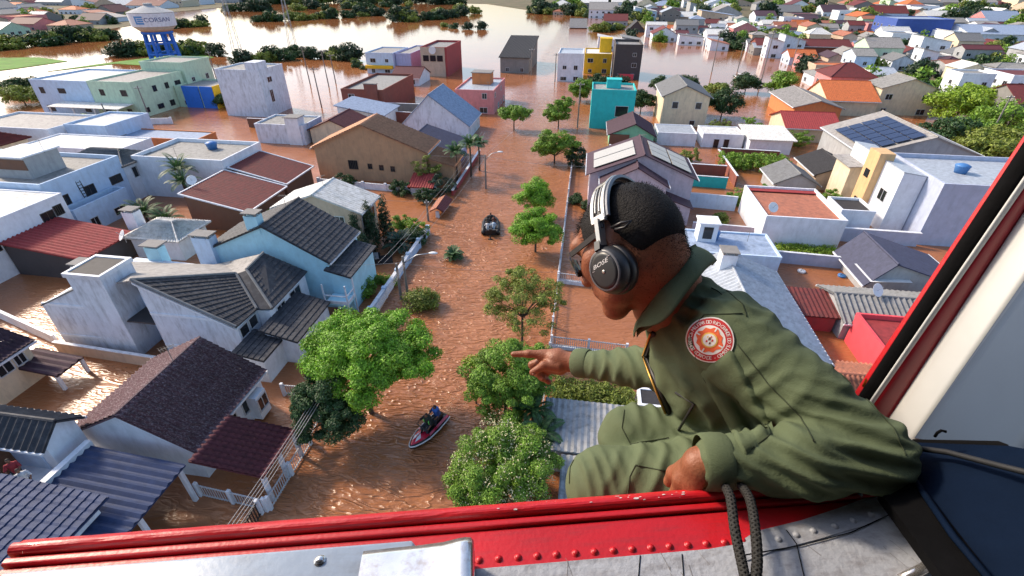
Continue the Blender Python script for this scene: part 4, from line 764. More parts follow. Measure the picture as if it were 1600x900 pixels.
for i, (x, y, z, r, lf, lab) in enumerate(((-18.2, 33.6, .7, 1.1, 'mid', 'round green bush under the balcony of the blue house'), (-17.0, 45.6, 1.0, 1.3, 'lime', 'bright lime bush in the garden behind the cycad'), (-19.2, 46.6, .9, 1.4, 'mid', 'green garden bush left of the lime bush'), (-16.4, 43.8, .8, 1.0, 'dark', 'dark bush against the pale blue street wall'),
      (-22.8, 57.0, .9, 1.5, 'dark', 'dark bush left of the red shelter'), (-20.0, 59.8, 2.2, 1.9, 'olive', 'grey-green tree behind the red shelter'), (-17.6, 57.4, 1.4, 1.8, 'bluegreen', 'blue-green bush right of the red shelter'), (-31.0, 58.0, 1.0, 1.4, 'dark', 'dark round bush in front of the tan house wall'),
      (-19.0, 55.0, .9, 1.2, 'dark', 'dark bush in the water before the red shelter'), (-33.4, 45.6, 1.0, 1.6, 'mid', 'green bush beside the nearer rust roof'), (-34.6, 41.0, .9, 1.4, 'mid', 'green bush at the corner below the nearer rust roof'), (-52, 63.5, 1.0, 1.3, 'dark', 'dark bush behind the white cube house'),
      (-.2, 57.5, .5, .7, 'dark', 'small dark bush in the yard of the mauve house, left'), (1.3, 55.8, .5, .6, 'dark', 'small dark bush in the yard of the mauve house, right'), (19.7, 59.8, 1.0, 1.6, 'mid', 'round bush left of the terrace house'), (22.5, 61.5, 1.0, 1.5, 'mid', 'bush against the back of the terrace house'),
      (16.5, 54.5, .4, .9, 'olive', 'low scrub in the yard right of the mauve house'), (31.0, 60.5, 1.2, 1.5, 'mid', 'green bush left of the cream cube house'), (27.5, 71.5, 1.6, 2.0, 'mid', 'leafy tree behind the grey gable outbuilding'), (16.5, 76, 1.0, 1.6, 'olive', 'scrub inside the middle brick yard'), (8.0, 69, .7, 1.4, 'mid', 'garden green inside the left brick yard'), (36, 87.5, 1.4, 1.9, 'mid', 'green bush left of the bright red metal roof'), (24.2, 94, 1.2, 2.0, 'olive', 'olive bush behind the long white bungalow'), (30, 95, 1.4, 2.2, 'mid', 'bushy green behind the white bungalow with canopy'))):
    tree('shrub', lab, x, y, [(0, 0, z, r, r, z+.3), (r*.4, r*.3, z*.8, r*.7, r*.7, z*.8), (-r*.4, .2, z*.9, r*.7, r*.7, z*.9)], 4200, .10, lf, None, .07, 'shrub', 40+i, 90, spread=.30)
for i, (x, y, hh, n, l) in enumerate(((-16.7, 62.5, 4.2, 16, 1.9), (-15.2, 64.6, 4.6, 16, 1.9), (-14.6, 67.5, 4.0, 14, 1.7), (-48, 50.4, 4.2, 18, 2.6), (-46.4, 48.6, 3.4, 16, 2.3), (-48.6, 44.2, 1.2, 22, 2.6), (-45.6, 43.6, .8, 18, 2.2), (-1.0, 18.9, 2.0, 14, 1.5), (-1.6, 20.2, 2.3, 14, 1.5))):
    palm(['palm nearest the tan house at the street', 'tallest palm by the street beyond the tan house', 'small palm farthest along the left street wall', 'tall palm in the yard left of the rust roofs', 'second palm in the yard left of the rust roofs', 'low broad palm in the yard behind the pale hip roof', 'low palm touching the pale hip roof house', 'palm beside the grey metal shed', 'palm between the finger tree and the grey shed'][i], x, y, hh, n, l, 'palm', 1.05, .38 if i < 7 else .3, .13, seed=60+i)
def hedge(label, x0, x1, y0, y1, z, n, leaf, seed, size=.09):
    lb = [(x0+(x1-x0)*(i+.5)/7-(x0+x1)/2, 0, z*.5, (x1-x0)/11, (y1-y0)/2, z*.55) for i in range(7)]
    root = empty('hedge', ((x0+x1)/2, (y0+y1)/2, 0), 0, label, 'hedge'); rng = np.random.default_rng(seed)
    V, Fq, _ = leaves_np(rng, lb, n, size, 20, spread=.3); link(bpy.data.objects.new('foliage', np_mesh('foliage', V, Fq, LF[leaf], False)), root)
    b = MB()
    for i in range(6): x = (x0-x1)/2*.9+(x1-x0)*.9*i/5; b.tube([(x, 0, -1.3), (x+.1, .05, z*.6)], [.05, .02], 5)
    b.build('stems', M['bark'], root)
hedge('overgrown hedge behind the grey metal shed', -.6, 4.7, 22.3, 25.2, 1.1, 12000, 'olive', 71)
hedge('grassy hedge along the lane wall at right', 21, 27, 47.2, 49.6, .5, 5000, 'lime', 72)
hedge('green hedge with small trees behind the yards at right', 20.5, 30, 72.5, 77.5, 2.0, 9000, 'mid', 73, .14)
hedge('scrubby hedge along the brick yards behind the mauve house', 5.5, 12, 71.5, 75.5, 1.2, 5000, 'olive', 74, .12)
hedge('climbing green on the garden wall below the blue house', -18.2, -15.9, 35.4, 36.3, .7, 2500, 'mid', 75)
for i, (x, y, z, r, lf, lab) in enumerate(((27.3, 106, 3.4, 3.0, 'dark', 'big dark tree right of the cream gable house'), (45.5, 131, 3.2, 3.2, 'mid', 'round tree left of the orange roof'), (38.5, 133, 2.6, 3.0, 'dark', 'low dark tree at the flooded corner left of the orange roof'), (61, 128, 3.0, 3.4, 'dark', 'dark tree right of the orange roof'),
      (71, 125, 3.0, 3.4, 'dark', 'dark tree left of the lime green trees'), (70, 107, 4.2, 5.2, 'lime', 'broad lime green tree at right, larger one'), (79, 112, 3.8, 4.4, 'lime', 'broad lime green tree at right, farther one'), (66, 93, 2.6, 4.2, 'mid', 'mid green tree below the lime green trees'), (62, 84, 2.2, 3.6, 'olive', 'olive tree beside the solar panel house'),
      (75, 88, 2.6, 4.4, 'olive', 'olive tree at the right edge behind the door post'), (7.5, 126, 2.4, 3.0, 'deep', 'dark tree in front of the dark grey building'), (2.6, 124, 3.0, 2.6, 'dark', 'dark tree in front of the yellow building'), (-1.2, 117, 2.8, 2.6, 'mid', 'green tree between street and aqua house'), (11.5, 108, 2.6, 2.6, 'dark', 'dark tree between aqua house and cream house'),
      (24, 132, 2.2, 2.6, 'dark', 'flooded tree at the lake corner, left'), (30, 126, 2.0, 2.8, 'olive', 'flooded olive tree at the lake corner, right'), (18, 130, 2.2, 2.6, 'dark', 'flooded tree behind the cream house'), (-76, 98.5, 1.6, 2.4, 'dark', 'dark bush between the yellow end wall and the tall blank house'),
      (-91, 79.5, 1.2, 1.6, 'mid', 'bush in front of the complex below the water tower'), (-85, 82.5, 1.2, 1.6, 'dark', 'dark bush by the gate of the complex'), (-121, 94, 2.2, 4.2, 'olive', 'big flooded bush at the left edge of the picture'), (-132, 104, 2.0, 4.0, 'dark', 'second flooded bush beyond the left edge bush'), (75.47, 113.33, 4.0, 6.5, 'lime', 'widest lime green tree at the right edge'), (74.12, 99.06, 3.6, 6.0, 'mid', 'mid green tree by the red post edge'), (61.46, 93.09, 2.6, 4.2, 'dark', 'dark green tree in front of the widest lime tree'), (64.37, 86.46, 2.6, 4.4, 'olive', 'olive green tree lowest at the right edge'))):
    tree('broadleaf_tree', lab, x, y, [(0, 0, z, r, r*.9, z*.62), (r*.55, .2*r, z*.8, r*.62, r*.6, z*.5), (-r*.55, -.1*r, z*.85, r*.62, r*.6, z*.5), (.1*r, -.3*r, z*1.25, r*.6, r*.55, z*.4)], 5000, .20+r*.015, lf, None, .15, 'tree', 80+i, 110, spread=.5+r*.12)
# far bushes and trees standing in the lake: three shared crowns
def bush_proto(seed, leaf):
    rng = np.random.default_rng(seed); V, Fq, _ = leaves_np(rng, [(0, 0, 1.2, 2.2, 1.8, 1.3), (1.5, .2, .9, 1.4, 1.3, 1.0), (-1.4, .1, .8, 1.4, 1.3, 1.0)], 1500, .30, 60, spread=.8); return np_mesh('crown', V, Fq, LF[leaf], False)
PROTO = [bush_proto(1, 'deep'), bush_proto(2, 'dark'), bush_proto(3, 'olive'), bush_proto(4, 'mid')]
_tb = MB(); _tb.tube([(0, 0, -.6), (0, 0, 1.2)], [.18, .08], 5); TRUNK = _tb.mesh('trunk', M['bark'])
def bush_row(pts, n, jit, smin, smax, label, group, seed, tall=1.0):
    rnd = random.Random(seed)
    for i in range(n):
        t = i/max(1, n-1)*(len(pts)-1); k = min(int(t), len(pts)-2); u = t-k; x = pts[k][0]*(1-u)+pts[k+1][0]*u+rnd.uniform(-jit, jit); y = pts[k][1]*(1-u)+pts[k+1][1]*u+rnd.uniform(-jit, jit); s = rnd.uniform(smin, smax)
        o = empty('lake_tree', (x, y, 0), rnd.uniform(0, 6.3), label, 'tree', group); o.scale = (s, s, s*tall*rnd.uniform(.8, 1.25))
        link(bpy.data.objects.new('crown', PROTO[rnd.randrange(3)]), o); link(bpy.data.objects.new('trunk', TRUNK), o)
bush_row([(-102.43, 173.69), (-80.33, 166.72)], 9, 2.0, 1.0, 1.6, 'dark tree in the flooded row behind the tall blank house', 'flooded row behind the blank house', 1)
bush_row([(-77.50, 162.90), (-67.30, 151.58)], 4, 1.5, .5, .9, 'small bush trailing off the flooded row', 'flooded row behind the blank house', 2)
bush_row([(-108.38, 154.82), (-101.89, 164.45)], 5, 2, 1.2, 1.7, 'dark bush left of the flooded row', 'bushes left of the flooded row', 3)
bush_row([(-197.38, 314.57), (-171.35, 347.38), (-138.52, 393.55)], 26, 6, 1.5, 2.4, 'dark tree in the long flooded line across the lake', 'long tree line across the lake', 4)
bush_row([(-115.21, 325.88), (-101.76, 349.91), (-90.15, 403.72)], 18, 5, 1.6, 2.7, 'dark tree of the big clump in the lake', 'big tree clump in the lake', 5)
bush_row([(-82.73, 295.99), (-70.39, 282.80), (-58.08, 285.15)], 4, 2, .9, 1.5, 'lone small tree in front of the lake clump', 'lone trees in the lake', 6)
bush_row([(-220.18, 261.62), (-214.22, 278.79)], 6, 3, 1.4, 2.0, 'dark bush in the water right of the water tower', 'bushes right of the water tower', 7)
bush_row([(-163.09, 163.06), (-152.88, 171.53), (-132.85, 171.66)], 12, 3, 1.2, 2.2, 'dark tree behind the legs of the water tower', 'trees round the water tower', 8)
bush_row([(-218.60, 170.74), (-217.83, 196.20), (-211.94, 212.30)], 18, 4, 1.4, 2.4, 'dark tree along the far left shore', 'trees along the far left shore', 9)
bush_row([(-47.41, 427.90), (-12.15, 405.80), (24.29, 364.19)], 26, 7, 1.6, 2.8, 'dark tree on the far shore behind the lake', 'trees on the far shore', 10)
bush_row([(5.11, 282.90), (12.05, 298.54)], 4, 2, 1.2, 2.0, 'dark tree on the shore left of the right-hand quarter', 'trees on the near right shore', 11)
bush_row([(-277.87, 394.70), (-227.56, 440.96), (-167.69, 496.00)], 16, 10, 1.8, 3.2, 'far thin tree line at the back of the lake', 'back tree line', 12)
bush_row([(-335.41, 519.75), (-145.69, 550.76)], 22, 16, 3.0, 5.0, 'far tree on the horizon shore', 'horizon shore trees', 13)
def scatter_trees(poly, n, smin, smax, label, group, seed, occ):
    rnd = random.Random(seed); pk = picker(poly); k = 0; tries = 0
    while k < n and tries < n*30:
        tries += 1; p = pk(rnd)
        if p is None or in_poly(p[0], p[1], BAY) or any(abs(p[0]-a) < c/2+.5 and abs(p[1]-b) < e/2+.5 for a, b, c, e in occ): continue
        s = rnd.uniform(smin, smax); nb = min(occ, key=lambda q: (q[0]-p[0])**2+(q[1]-p[1])**2); lb = HOUSE_AT.get((round(nb[0], 1), round(nb[1], 1))); o = empty('garden_tree', (p[0], p[1], 0), rnd.uniform(0, 6), ('tree beside '+lb) if lb else label, 'tree', group); o.scale = (s, s, s*1.25); k += 1
        link(bpy.data.objects.new('crown', PROTO[rnd.randrange(4)]), o); link(bpy.data.objects.new('trunk', TRUNK), o)
scatter_trees(RQ, 170, .8, 1.8, 'dark garden tree between houses of the right-hand quarter', 'garden trees of the right-hand quarter', 21, occ)
scatter_trees(RQ2, 110, 1.6, 3.4, 'dark tree between houses below the wooded hill', 'trees below the wooded hill', 22, occ)
scatter_trees(LQ, 16, 1.2, 2.2, 'dark garden tree on the far left shore', 'garden trees of the far left shore', 23, occ2)
scatter_trees([(120, 120), (190, 165), (300, 330), (520, 600), (700, 500), (300, 150)], 90, 2.0, 4.5, 'tree in the dark wood at the right edge', 'wood at the right edge', 24, occ)

# ------------------------------------------------------------------ water tower
TX, TY = -134.74, 153.01
tw = empty('water_tower', (TX, TY, 0), 0, 'white water tower tank on blue concrete legs above the flood', 'water tower'); tw.scale = (1, 1, .94)
BLUE = W['royal']
for k in range(8):
    a = 2*math.pi*k/8+.2; b = MB(); b.bar((4.4*math.cos(a), 4.4*math.sin(a), -1), (3.7*math.cos(a), 3.7*math.sin(a), 9.2), .62); b.build('leg', BLUE, tw)
for z, r in ((3.0, 4.15), (6.2, 3.92)):
    for k in range(8): a = 2*math.pi*k/8+.2; c = a+math.pi/4; b = MB(); b.bar((r*math.cos(a), r*math.sin(a), z), (r*math.cos(c), r*math.sin(c), z), .42, .5); b.build('ring_beam', BLUE, tw)
b = MB(); b.lathe([(4.3, 8.9), (4.45, 9.3), (4.3, 9.6)], 24); b.build('base_ring', BLUE, tw)
b = MB(); b.lathe([(4.0, 9.5), (5.9, 11.2)], 32); b.build('tank_cone', W['sand'], tw, True)
b = MB(); b.lathe([(5.9, 11.2), (6.05, 11.3), (6.25, 15.0), (6.1, 15.15)], 40); tk = b.build('tank', W['white'], tw)
b = MB(); b.lathe([(6.3, 15.05), (6.3, 15.2), (1.2, 17.0), (1.2, 17.6), (.9, 17.7)], 32); b.build('tank_roof', W['grey'], tw)
def on_tank(x, z): a = R_(-58)+x/6.25; r = 6.05+.2*(z-11.3)/3.7+.05; return (r*math.cos(a), r*math.sin(a), z)
V, F_ = text_polys('CORSAN', 1.75); b = MB(); b.v = [on_tank(x*1.05+2.3, 13.2+y) for x, y, z in V]; b.f = F_; b.m = [0]*len(F_); b.build('lettering', mat('tank_blue_print', (.03, .06, .22), .6, .1), tk)
b = MB()
for (x0, x1, z0, z1) in ((-4.2, -3.6, 12.0, 14.3), (-3.6, -1.6, 12.0, 12.5), (-3.4, -1.6, 12.7, 13.1), (-3.4, -1.6, 13.25, 13.6), (-3.6, -1.6, 13.8, 14.3)):
    n = 5
    for i in range(n): xa, xb = x0+(x1-x0)*i/n, x0+(x1-x0)*(i+1)/n; b.quad(on_tank(xa, z0), on_tank(xb, z0), on_tank(xb, z1), on_tank(xa, z1))
b.build('emblem', mat('tank_light_blue_print', (.10, .30, .62), .6, .1), tk)
# ------------------------------------------------------------------ poles, lamps, wires
def utility_pole(label, x, y, h_, arm=1.4, rz=0.0, group=None, lean=0.0):
    r = empty('utility_pole', (x, y, 0), rz, label, 'pole', group); b = MB(); b.tube([(0, 0, -1.4), (lean, 0, h_)], [.15, .10], 8); b.build('shaft', M['pole'], r)
    if arm: b = MB(); b.bar((-arm/2, 0, h_-.4), (arm/2, 0, h_-.4), .09, .11); b.build('crossarm', M['pole'], r)
    if arm:
        for q in (-.45, -.15, .15, .45): b = MB(); b.lathe([(.04, h_-.34), (.06, h_-.27), (.04, h_-.2)], 8, (arm*q, 0)); b.build('insulator', M['plasticwhite'], r)
    return r
def street_lamp(label, x, y, h_, reach, rz):
    r = empty('street_lamp', (x, y, 0), rz, label, 'street lamp'); b = MB(); b.tube([(0, 0, -1.4), (0, 0, h_)], [.13, .10], 8); b.build('pole', M['pole'], r)
    b = MB(); b.tube([(0, 0, h_-.7), (reach*.5, 0, h_+.15), (reach, 0, h_+.35)], .045, 6); b.build('arm', M['metal'], r, True)
    b = MB(); b.lathe([(.05, -.10), (.2, -.06), (.24, .02), (.12, .12), (.02, .14)], 12); o = b.build('lamp_head', M['plasticwhite'], r, True, (reach+.25, 0, h_+.38)); o.scale = (1.7, .8, .8)
street_lamp('street lamp with curved arm standing in the flooded street beyond the red gate', -12.3, 60.6, 4.6, 1.7, 0.15)
street_lamp('street lamp with long arm over the pale blue street wall', -14.3, 34.2, 4.0, 2.4, 0.1)
utility_pole('thin pole at the garden corner behind the lime bush', -17.0, 49.6, 2.6, .5, .4)
utility_pole('dark wooden pole beside the near street lamp', -14.7, 33.6, 3.6, 0)
LP = [(-71.43, 125.80, 9), (-65.50, 124.15, 8.5), (-56.18, 101.67, 8), (-65.68, 128.58, 7)]
for i, (x, y, h_) in enumerate(LP): utility_pole(['leaning pole in the flood left of the tree row', 'tallest pole in the flood beside the tree row', 'pole carrying a dark box before the flooded lake', 'thin pole at the right end of the tree row'][i], x, y, h_, 1.6, .5, None, -.25)
for i, (x, y, h_) in enumerate(((-94.31, 121.09, 8), (-83.09, 85.20, 6.5), (-83.34, 102.31, 3), (-83.45, 100.35, 3.4), (-83.76, 77.24, 5))): utility_pole(['pole between the complex and the blank white house', 'thick pole in front of the pale green block', 'short fence post pole right of the complex, nearer', 'short fence post pole right of the complex, farther', 'slim pole by the white house at left'][i], x, y, h_, 1.2 if h_ > 5 else 0, .4)
for i, (x, y, h_) in enumerate(((44.55, 142.48, 13), (36.49, 163.33, 11), (44.39, 165.83, 8), (61.15, 171.07, 9), (-1.18, 93.57, 8), (-8.68, 139.99, 7), (-16.10, 148.84, 7), (87.60, 188.59, 9), (68.60, 94.22, 8), (45.58, 90.57, 4))):
    utility_pole(['tall leaning pole by the lake corner at right', 'pole in the lake water right of the dark building', 'short pole near the half-flooded vehicle', 'pole in front of the white houses at right', 'slim pole beside the aqua house', 'pole at the foot of the white and blue building', 'pole at the corner of the grey warehouse', 'pole among the orange roofs at right', 'pole by the lime green trees at the right edge', 'pale post beside the red metal roof'][i], x, y, h_, 1.4 if h_ > 6 else 0, .2)
def wire(label, pts, r, group):
    o = empty('power_line', pts[0], 0, label, 'power line', group); b = MB(); p0 = Vector(pts[0]); q = []
    for i in range(len(pts)-1):
        a, c = Vector(pts[i]), Vector(pts[i+1]); L_ = (c-a).length
        for k in range(9 if i == len(pts)-2 else 8): t = k/8; q.append(a.lerp(c, t)-Vector((0, 0, L_*.02*4*t*(1-t)))-p0)
    b.tube(q, r, 5); b.build('cable', M['wire'], o, True)
for i in range(4): wire('%s of the four parallel power cables along the left kerb' % ('first', 'second', 'third', 'last')[i], [(-14.45+.19*i, 7.0, 3.4), (-14.3+.16*i, 19.2, 3.3), (-14.3+.10*i, 33.8, 3.4)], .016, 'cables along the left kerb')
for i in range(2): wire('%s thin cable along the far left street side' % ('left', 'right')[i], [(-16.4+.5*i, 33.8, 3.4), (-16.4+.5*i, 49.6, 2.5), (-15.6+.5*i, 75, 3.6)], .014, 'thin cables on the left')
# pylons in the lake
for i, (x, y) in enumerate(((-120.46, 204.69), (-125.63, 176.33))):
    r = empty('pylon', (x, y, 0), .3, ['lattice pylon standing in the lake behind the tree row', 'lattice pylon standing in the lake right of the tower'][i], 'pylon'); hh = 21
    for sx in (-1, 1):
        for sy in (-1, 1): b = MB(); b.bar((sx*1.4, sy*1.4, -1), (sx*.25, sy*.25, hh), .12); b.build('leg', M['metal'], r)
    b = MB()
    for k in range(7):
        z0, z1 = k*3, k*3+3; w0, w1 = 1.4-1.15*z0/hh, 1.4-1.15*z1/hh
        for s in (-1, 1): b.bar((-w0, s*w0, z0), (w1, s*w1, z1), .07); b.bar((s*w0, -w0, z0), (s*w1, w1, z1), .07)
    b.build('bracing', M['metal'], r); b = MB(); b.bar((-2.6, 0, hh-1), (2.6, 0, hh-1), .14); b.bar((-2.0, 0, hh-3.4), (2.0, 0, hh-3.4), .14); b.build('crossarm', M['metal'], r)
# ------------------------------------------------------------------ small people, boat, jet ski
def figure(label, loc, rz, shirt, skin=(.20, .09, .05), pose='sit', vest=None, cap=(.02, .018, .016), group=None, s=1.0, arm=None):
    """seated or standing person built as one skin with clothes as children"""
    hip = np.array((0, 0, .0)); ch = np.array((.10 if pose == 'sit' else 0, 0, .42)); hd_ = np.array((.16 if pose == 'sit' else .02, 0, .70)); P_ = []
    P_ += [('c', hip, ch, .13, .15), ('c', ch, ch+(.02, 0, .12), .13, .06), ('c', hd_-(0, 0, .02), hd_+(.01, 0, .05), .085, .09)]
    sh = [ch+(0, q*.19, .07) for q in (-1, 1)]; hd2 = arm or [(.42, .2, .18), (.42, -.2, .18)]
    ar = []; leg = []
    for q, s0 in zip((-1, 1), sh):
        h_ = np.array(hd2[0 if q > 0 else 1]); el = (s0+h_)/2+np.array((-.06, q*.08, -.06)); ar += [('c', s0, el, .055, .045), ('c', el, h_, .042, .035)]
        if pose == 'sit': kn = np.array((.42, q*.17, -.02)); leg += [('c', hip+(0, q*.09, 0), kn, .09, .07), ('c', kn, kn+(.02, q*.02, -.38), .065, .05)]
        else: leg += [('c', hip+(0, q*.09, 0), np.array((.02, q*.11, -.42)), .095, .07), ('c', np.array((.02, q*.11, -.42)), np.array((-.02, q*.12, -.84)), .065, .05)]
    V, Q = mesh_small(P_+ar+leg, .05, .035); me = np_mesh('person', V*s, Q, mat('skin_%d' % int(skin[0]*1000), skin, .6, .1)); o = bpy.data.objects.new('person', me); o.location = loc; o.rotation_euler = (0, 0, rz); link(o); tag(o, label, 'person', group)
    def ch_(name, pr, grow, rgb, k=.05):
        V, Q = mesh_small([(p[0], p[1], p[2], p[3]+grow, p[4]+grow) for p in pr], k, .035); c = bpy.data.objects.new(name, np_mesh(name, V*s, Q, mat('cloth_%d_%d_%d' % tuple(int(v*500) for v in rgb), rgb, .8, .15))); link(c, o)
    ch_('shirt', P_[:2]+[ar[0], ar[2]], .02, shirt); ch_('trousers', leg, .015, (.03, .035, .05))
    ch_('hair', [('c', hd_+(-.02, 0, .04), hd_+(-.01, 0, .07), .095, .09)], 0, cap)
    if vest: ch_('life_vest', [('c', hip+(.02, 0, .12), ch+(.0, 0, .06), .16, .18)], .02, vest)
    return o
def mesh_small(pr, k, h):
    def fld(X):
        d = None
        for p in pr:
            a = np.array(p[1], float); ab = np.array(p[2], float)-a; t = np.clip(((X-a)@ab)/(ab@ab+1e-9), 0, 1); e = np.linalg.norm(X-a-t[..., None]*ab, axis=-1)-(p[3]+(p[4]-p[3])*t)
            if d is None: d = e
            else: g_ = np.clip(.5+.5*(e-d)/k, 0, 1); d = e*(1-g_)+d*g_-k*g_*(1-g_)
        return d
    A = np.array([np.array(p[1], float)-p[3] for p in pr]+[np.array(p[1], float)+p[3] for p in pr]+[np.array(p[2], float)-p[4] for p in pr]+[np.array(p[2], float)+p[4] for p in pr])
    return nets(fld, A.min(0)-.06, A.max(0)+.06, h)

bo = empty('inflatable_boat', (-9.48, 48.90, 0), R_(100), 'dark inflatable rescue boat carrying people up the flooded street', 'boat')
b = MB(); ring = [(-1.9, .78), (-.8, .82), (.6, .80), (1.4, .62), (1.95, .25), (2.1, 0), (1.95, -.25), (1.4, -.62), (.6, -.80), (-.8, -.82), (-1.9, -.78)]
b.tube([(x, y, .28+.16*max(0, (x-1.0))) for x, y in ring], .25, 10); b.build('tube', M['black'], bo, True)
b = MB(); b.prism([(-1.85, -.7), (1.3, -.55), (1.8, 0), (1.3, .55), (-1.85, .7)], .06, .14); b.build('floor', M['metal'], bo)
b = MB(); b.box(-1.9, -1.8, -.6, .6, .05, .62); b.build('transom', M['darkmetal'], bo)
b = MB(); b.box(-2.35, -1.95, -.16, .16, .45, .95); b.box(-2.2, -2.05, -.06, .06, -.4, .45); b.build('outboard_motor', M['black'], bo)
b = MB(); b.box(-.2, .1, -.6, .6, .34, .40); b.build('bench', M['plasticwhite'], bo)
bx, by = -9.48, 48.90
ca, sa = math.cos(R_(100)), math.sin(R_(100))
def onboat(u, v): return (bx+u*ca-v*sa, by+u*sa+v*ca)
for lab, u, v, sh, vs in (('person in white shirt seated at the stern of the inflatable boat', -1.2, .35, (.65, .66, .68), None), ('person in pale blue vest kneeling right at the stern of the boat', -1.1, -.35, (.30, .42, .55), (.45, .55, .65)), ('person in dark clothes in the middle left of the boat', .1, .38, (.03, .03, .035), (.05, .04, .03)),
        ('person in dark clothes in the middle right of the boat', .15, -.36, (.04, .035, .03), (.10, .03, .02)), ('person in black at the bow of the inflatable boat', 1.0, .0, (.02, .02, .022), None)):
    x, y = onboat(u, v); figure(lab, (x, y, .50), R_(100), sh, vest=vs, group='people in the inflatable boat')
figure('person swimming just behind the inflatable boat', (-9.03, 46.08, -.45), R_(95), (.02, .02, .02), pose='stand')
# jet ski
jx, jy = -8.02, 19.55; ja = math.atan2(-1.0, -.42)
js = empty('jet_ski', (jx, jy, 0), ja, 'red and black jet ski with two riders in the near street', 'jet ski')
JR = mat('jet_ski_red', (.55, .012, .05), .2, .1, 4, coat=.5); JB = mat('jet_ski_black', (.012, .012, .014), .3, .1)
secs = [(-1.55, .46, .0, .34), (-1.2, .52, -.05, .36), (-.3, .55, -.1, .38), (.5, .52, -.1, .42), (1.1, .38, -.05, .48), (1.5, .20, .05, .50), (1.68, .05, .2, .50)]
b = MB(); k = 9
for x, w, z0, z1 in secs:
    for (yy, zz) in ((-1, .9), (-1.04, .6), (-.75, .25), (0, 0), (.75, .25), (1.04, .6), (1, .9), (.5, 1.0), (-.5, 1.0)): b.v.append((x, yy*w, z0+(z1-z0)*zz))
for i in range(len(secs)-1):
    for j in range(k): b.f.append((i*k+j, i*k+(j+1) % k, (i+1)*k+(j+1) % k, (i+1)*k+j)); b.m.append(0)
b.f += [tuple(range(k))[::-1], tuple((len(secs)-1)*k+j for j in range(k))]; b.m += [0, 0]; b.build('hull', JB, js, True)
b = MB()
for x, w, z0, z1 in secs: pass
b.tube([(x, w*1.04, z0+(z1-z0)*.78) for x, w, z0, z1 in secs]+[(x, -w*1.04, z0+(z1-z0)*.78) for x, w, z0, z1 in secs[::-1]], .045, 6); b.build('rub_rail', M['plasticwhite'], js, True)
hs_ = [(.35, .40, .46), (.75, .38, .62), (1.15, .28, .60), (1.5, .14, .53), (1.62, .04, .50)]; b = MB()
for x, w, z in hs_:
    for q in range(7): a = math.pi*q/6; b.v.append((x, w*math.cos(a), .40+(z-.40)*math.sin(a)*1.1))
for i in range(len(hs_)-1):
    for j in range(6): b.f.append((i*7+j, i*7+j+1, (i+1)*7+j+1, (i+1)*7+j)); b.m.append(0)
b.build('hood', JR, js, True)
for sg in (-1, 1):
    b = MB(); b.quad((.75, sg*.05, .69), (.95, sg*.22, .60), (1.35, sg*.12, .585), (1.1, sg*.04, .655)); b.build('white_flash', M['plasticwhite'], js)
    b = MB(); b.quad((-1.5, sg*.26, .372), (-1.5, sg*.45, .345), (.45, sg*.50, .44), (.3, sg*.36, .46)); b.build('red_deck_stripe', JR, js)
b = MB(); b.tube([(-1.3, 0, .5), (-.5, 0, .58), (.25, 0, .62)], [.20, .24, .17], 10); b.build('seat', M['black'], js, True)
b = MB(); b.tube([(.42, -.42, .92), (.5, -.15, .95), (.5, .15, .95), (.42, .42, .92)], .03, 6); b.tube([(.62, 0, .6), (.5, 0, .95)], .06, 6); b.build('handlebar', JB, js, True)
cj, sj = math.cos(ja), math.sin(ja)
figure('front rider in black and neon green suit steering the jet ski', (jx-.15*cj, jy-.15*sj, .74), ja, (.015, .016, .016), vest=(.02, .03, .02), arm=[(.55, .38, .22), (.55, -.38, .22)], s=1.15)
figure('rear rider in blue vest on the jet ski', (jx-.95*cj, jy-.95*sj, .72), ja, (.03, .05, .16), vest=(.05, .16, .55), arm=[(.5, .22, .2), (.5, -.22, .2)], s=1.15)
for sg in (-1, 1):
    o = MB(); o.tube([(.05, sg*.17, .9), (.12, sg*.20, 1.12), (.06, sg*.17, 1.24)], .035, 6); o.build('neon_flash', mat('neon_green', (.22, .85, .15), .6, .05), js, True)
# people on the balcony
figure('person in red top on the wooden balcony', (-26.6, 11.6, 3.22), R_(-40), (.30, .03, .04), pose='stand'); figure('person in white top leaning on the balcony parapet', (-25.6, 11.2, 3.2), R_(-30), (.55, .57, .60), pose='stand')
# half-flooded vehicle and small debris
cr = empty('flooded_car', (43.43, 155.71, 0), .1, 'pale car flooded to its windows out in the lake corner', 'car')
b = MB(); b.box(-2.1, 2.1, -.85, .85, -.6, .35); b.build('body', M['plasticwhite'], cr); b = MB(); b.prism([(-1.3, -.75), (.9, -.75), (.9, .75), (-1.3, .75)], .35, .85); b.build('cabin', M['glass'], cr); b = MB(); b.box(-1.1, .7, -.7, .7, .85, .92); b.build('roof', M['plasticwhite'], cr)
car2 = empty('flooded_car', (-19.68, 39.52, 0), R_(25), 'dark car roof showing above the water by the blue house garage', 'car')
b = MB(); b.box(-1.9, 1.9, -.8, .8, -.6, .15); b.build('body', M['darkmetal'], car2); b = MB(); b.prism([(-1.2, -.7), (.8, -.7), (.8, .7), (-1.2, .7)], .15, .6); b.build('cabin', M['glass'], car2); b = MB(); b.box(-1.0, .6, -.65, .65, .6, .66); b.build('roof', M['zincgrey'] if 'zincgrey' in M else M['metal'], car2)
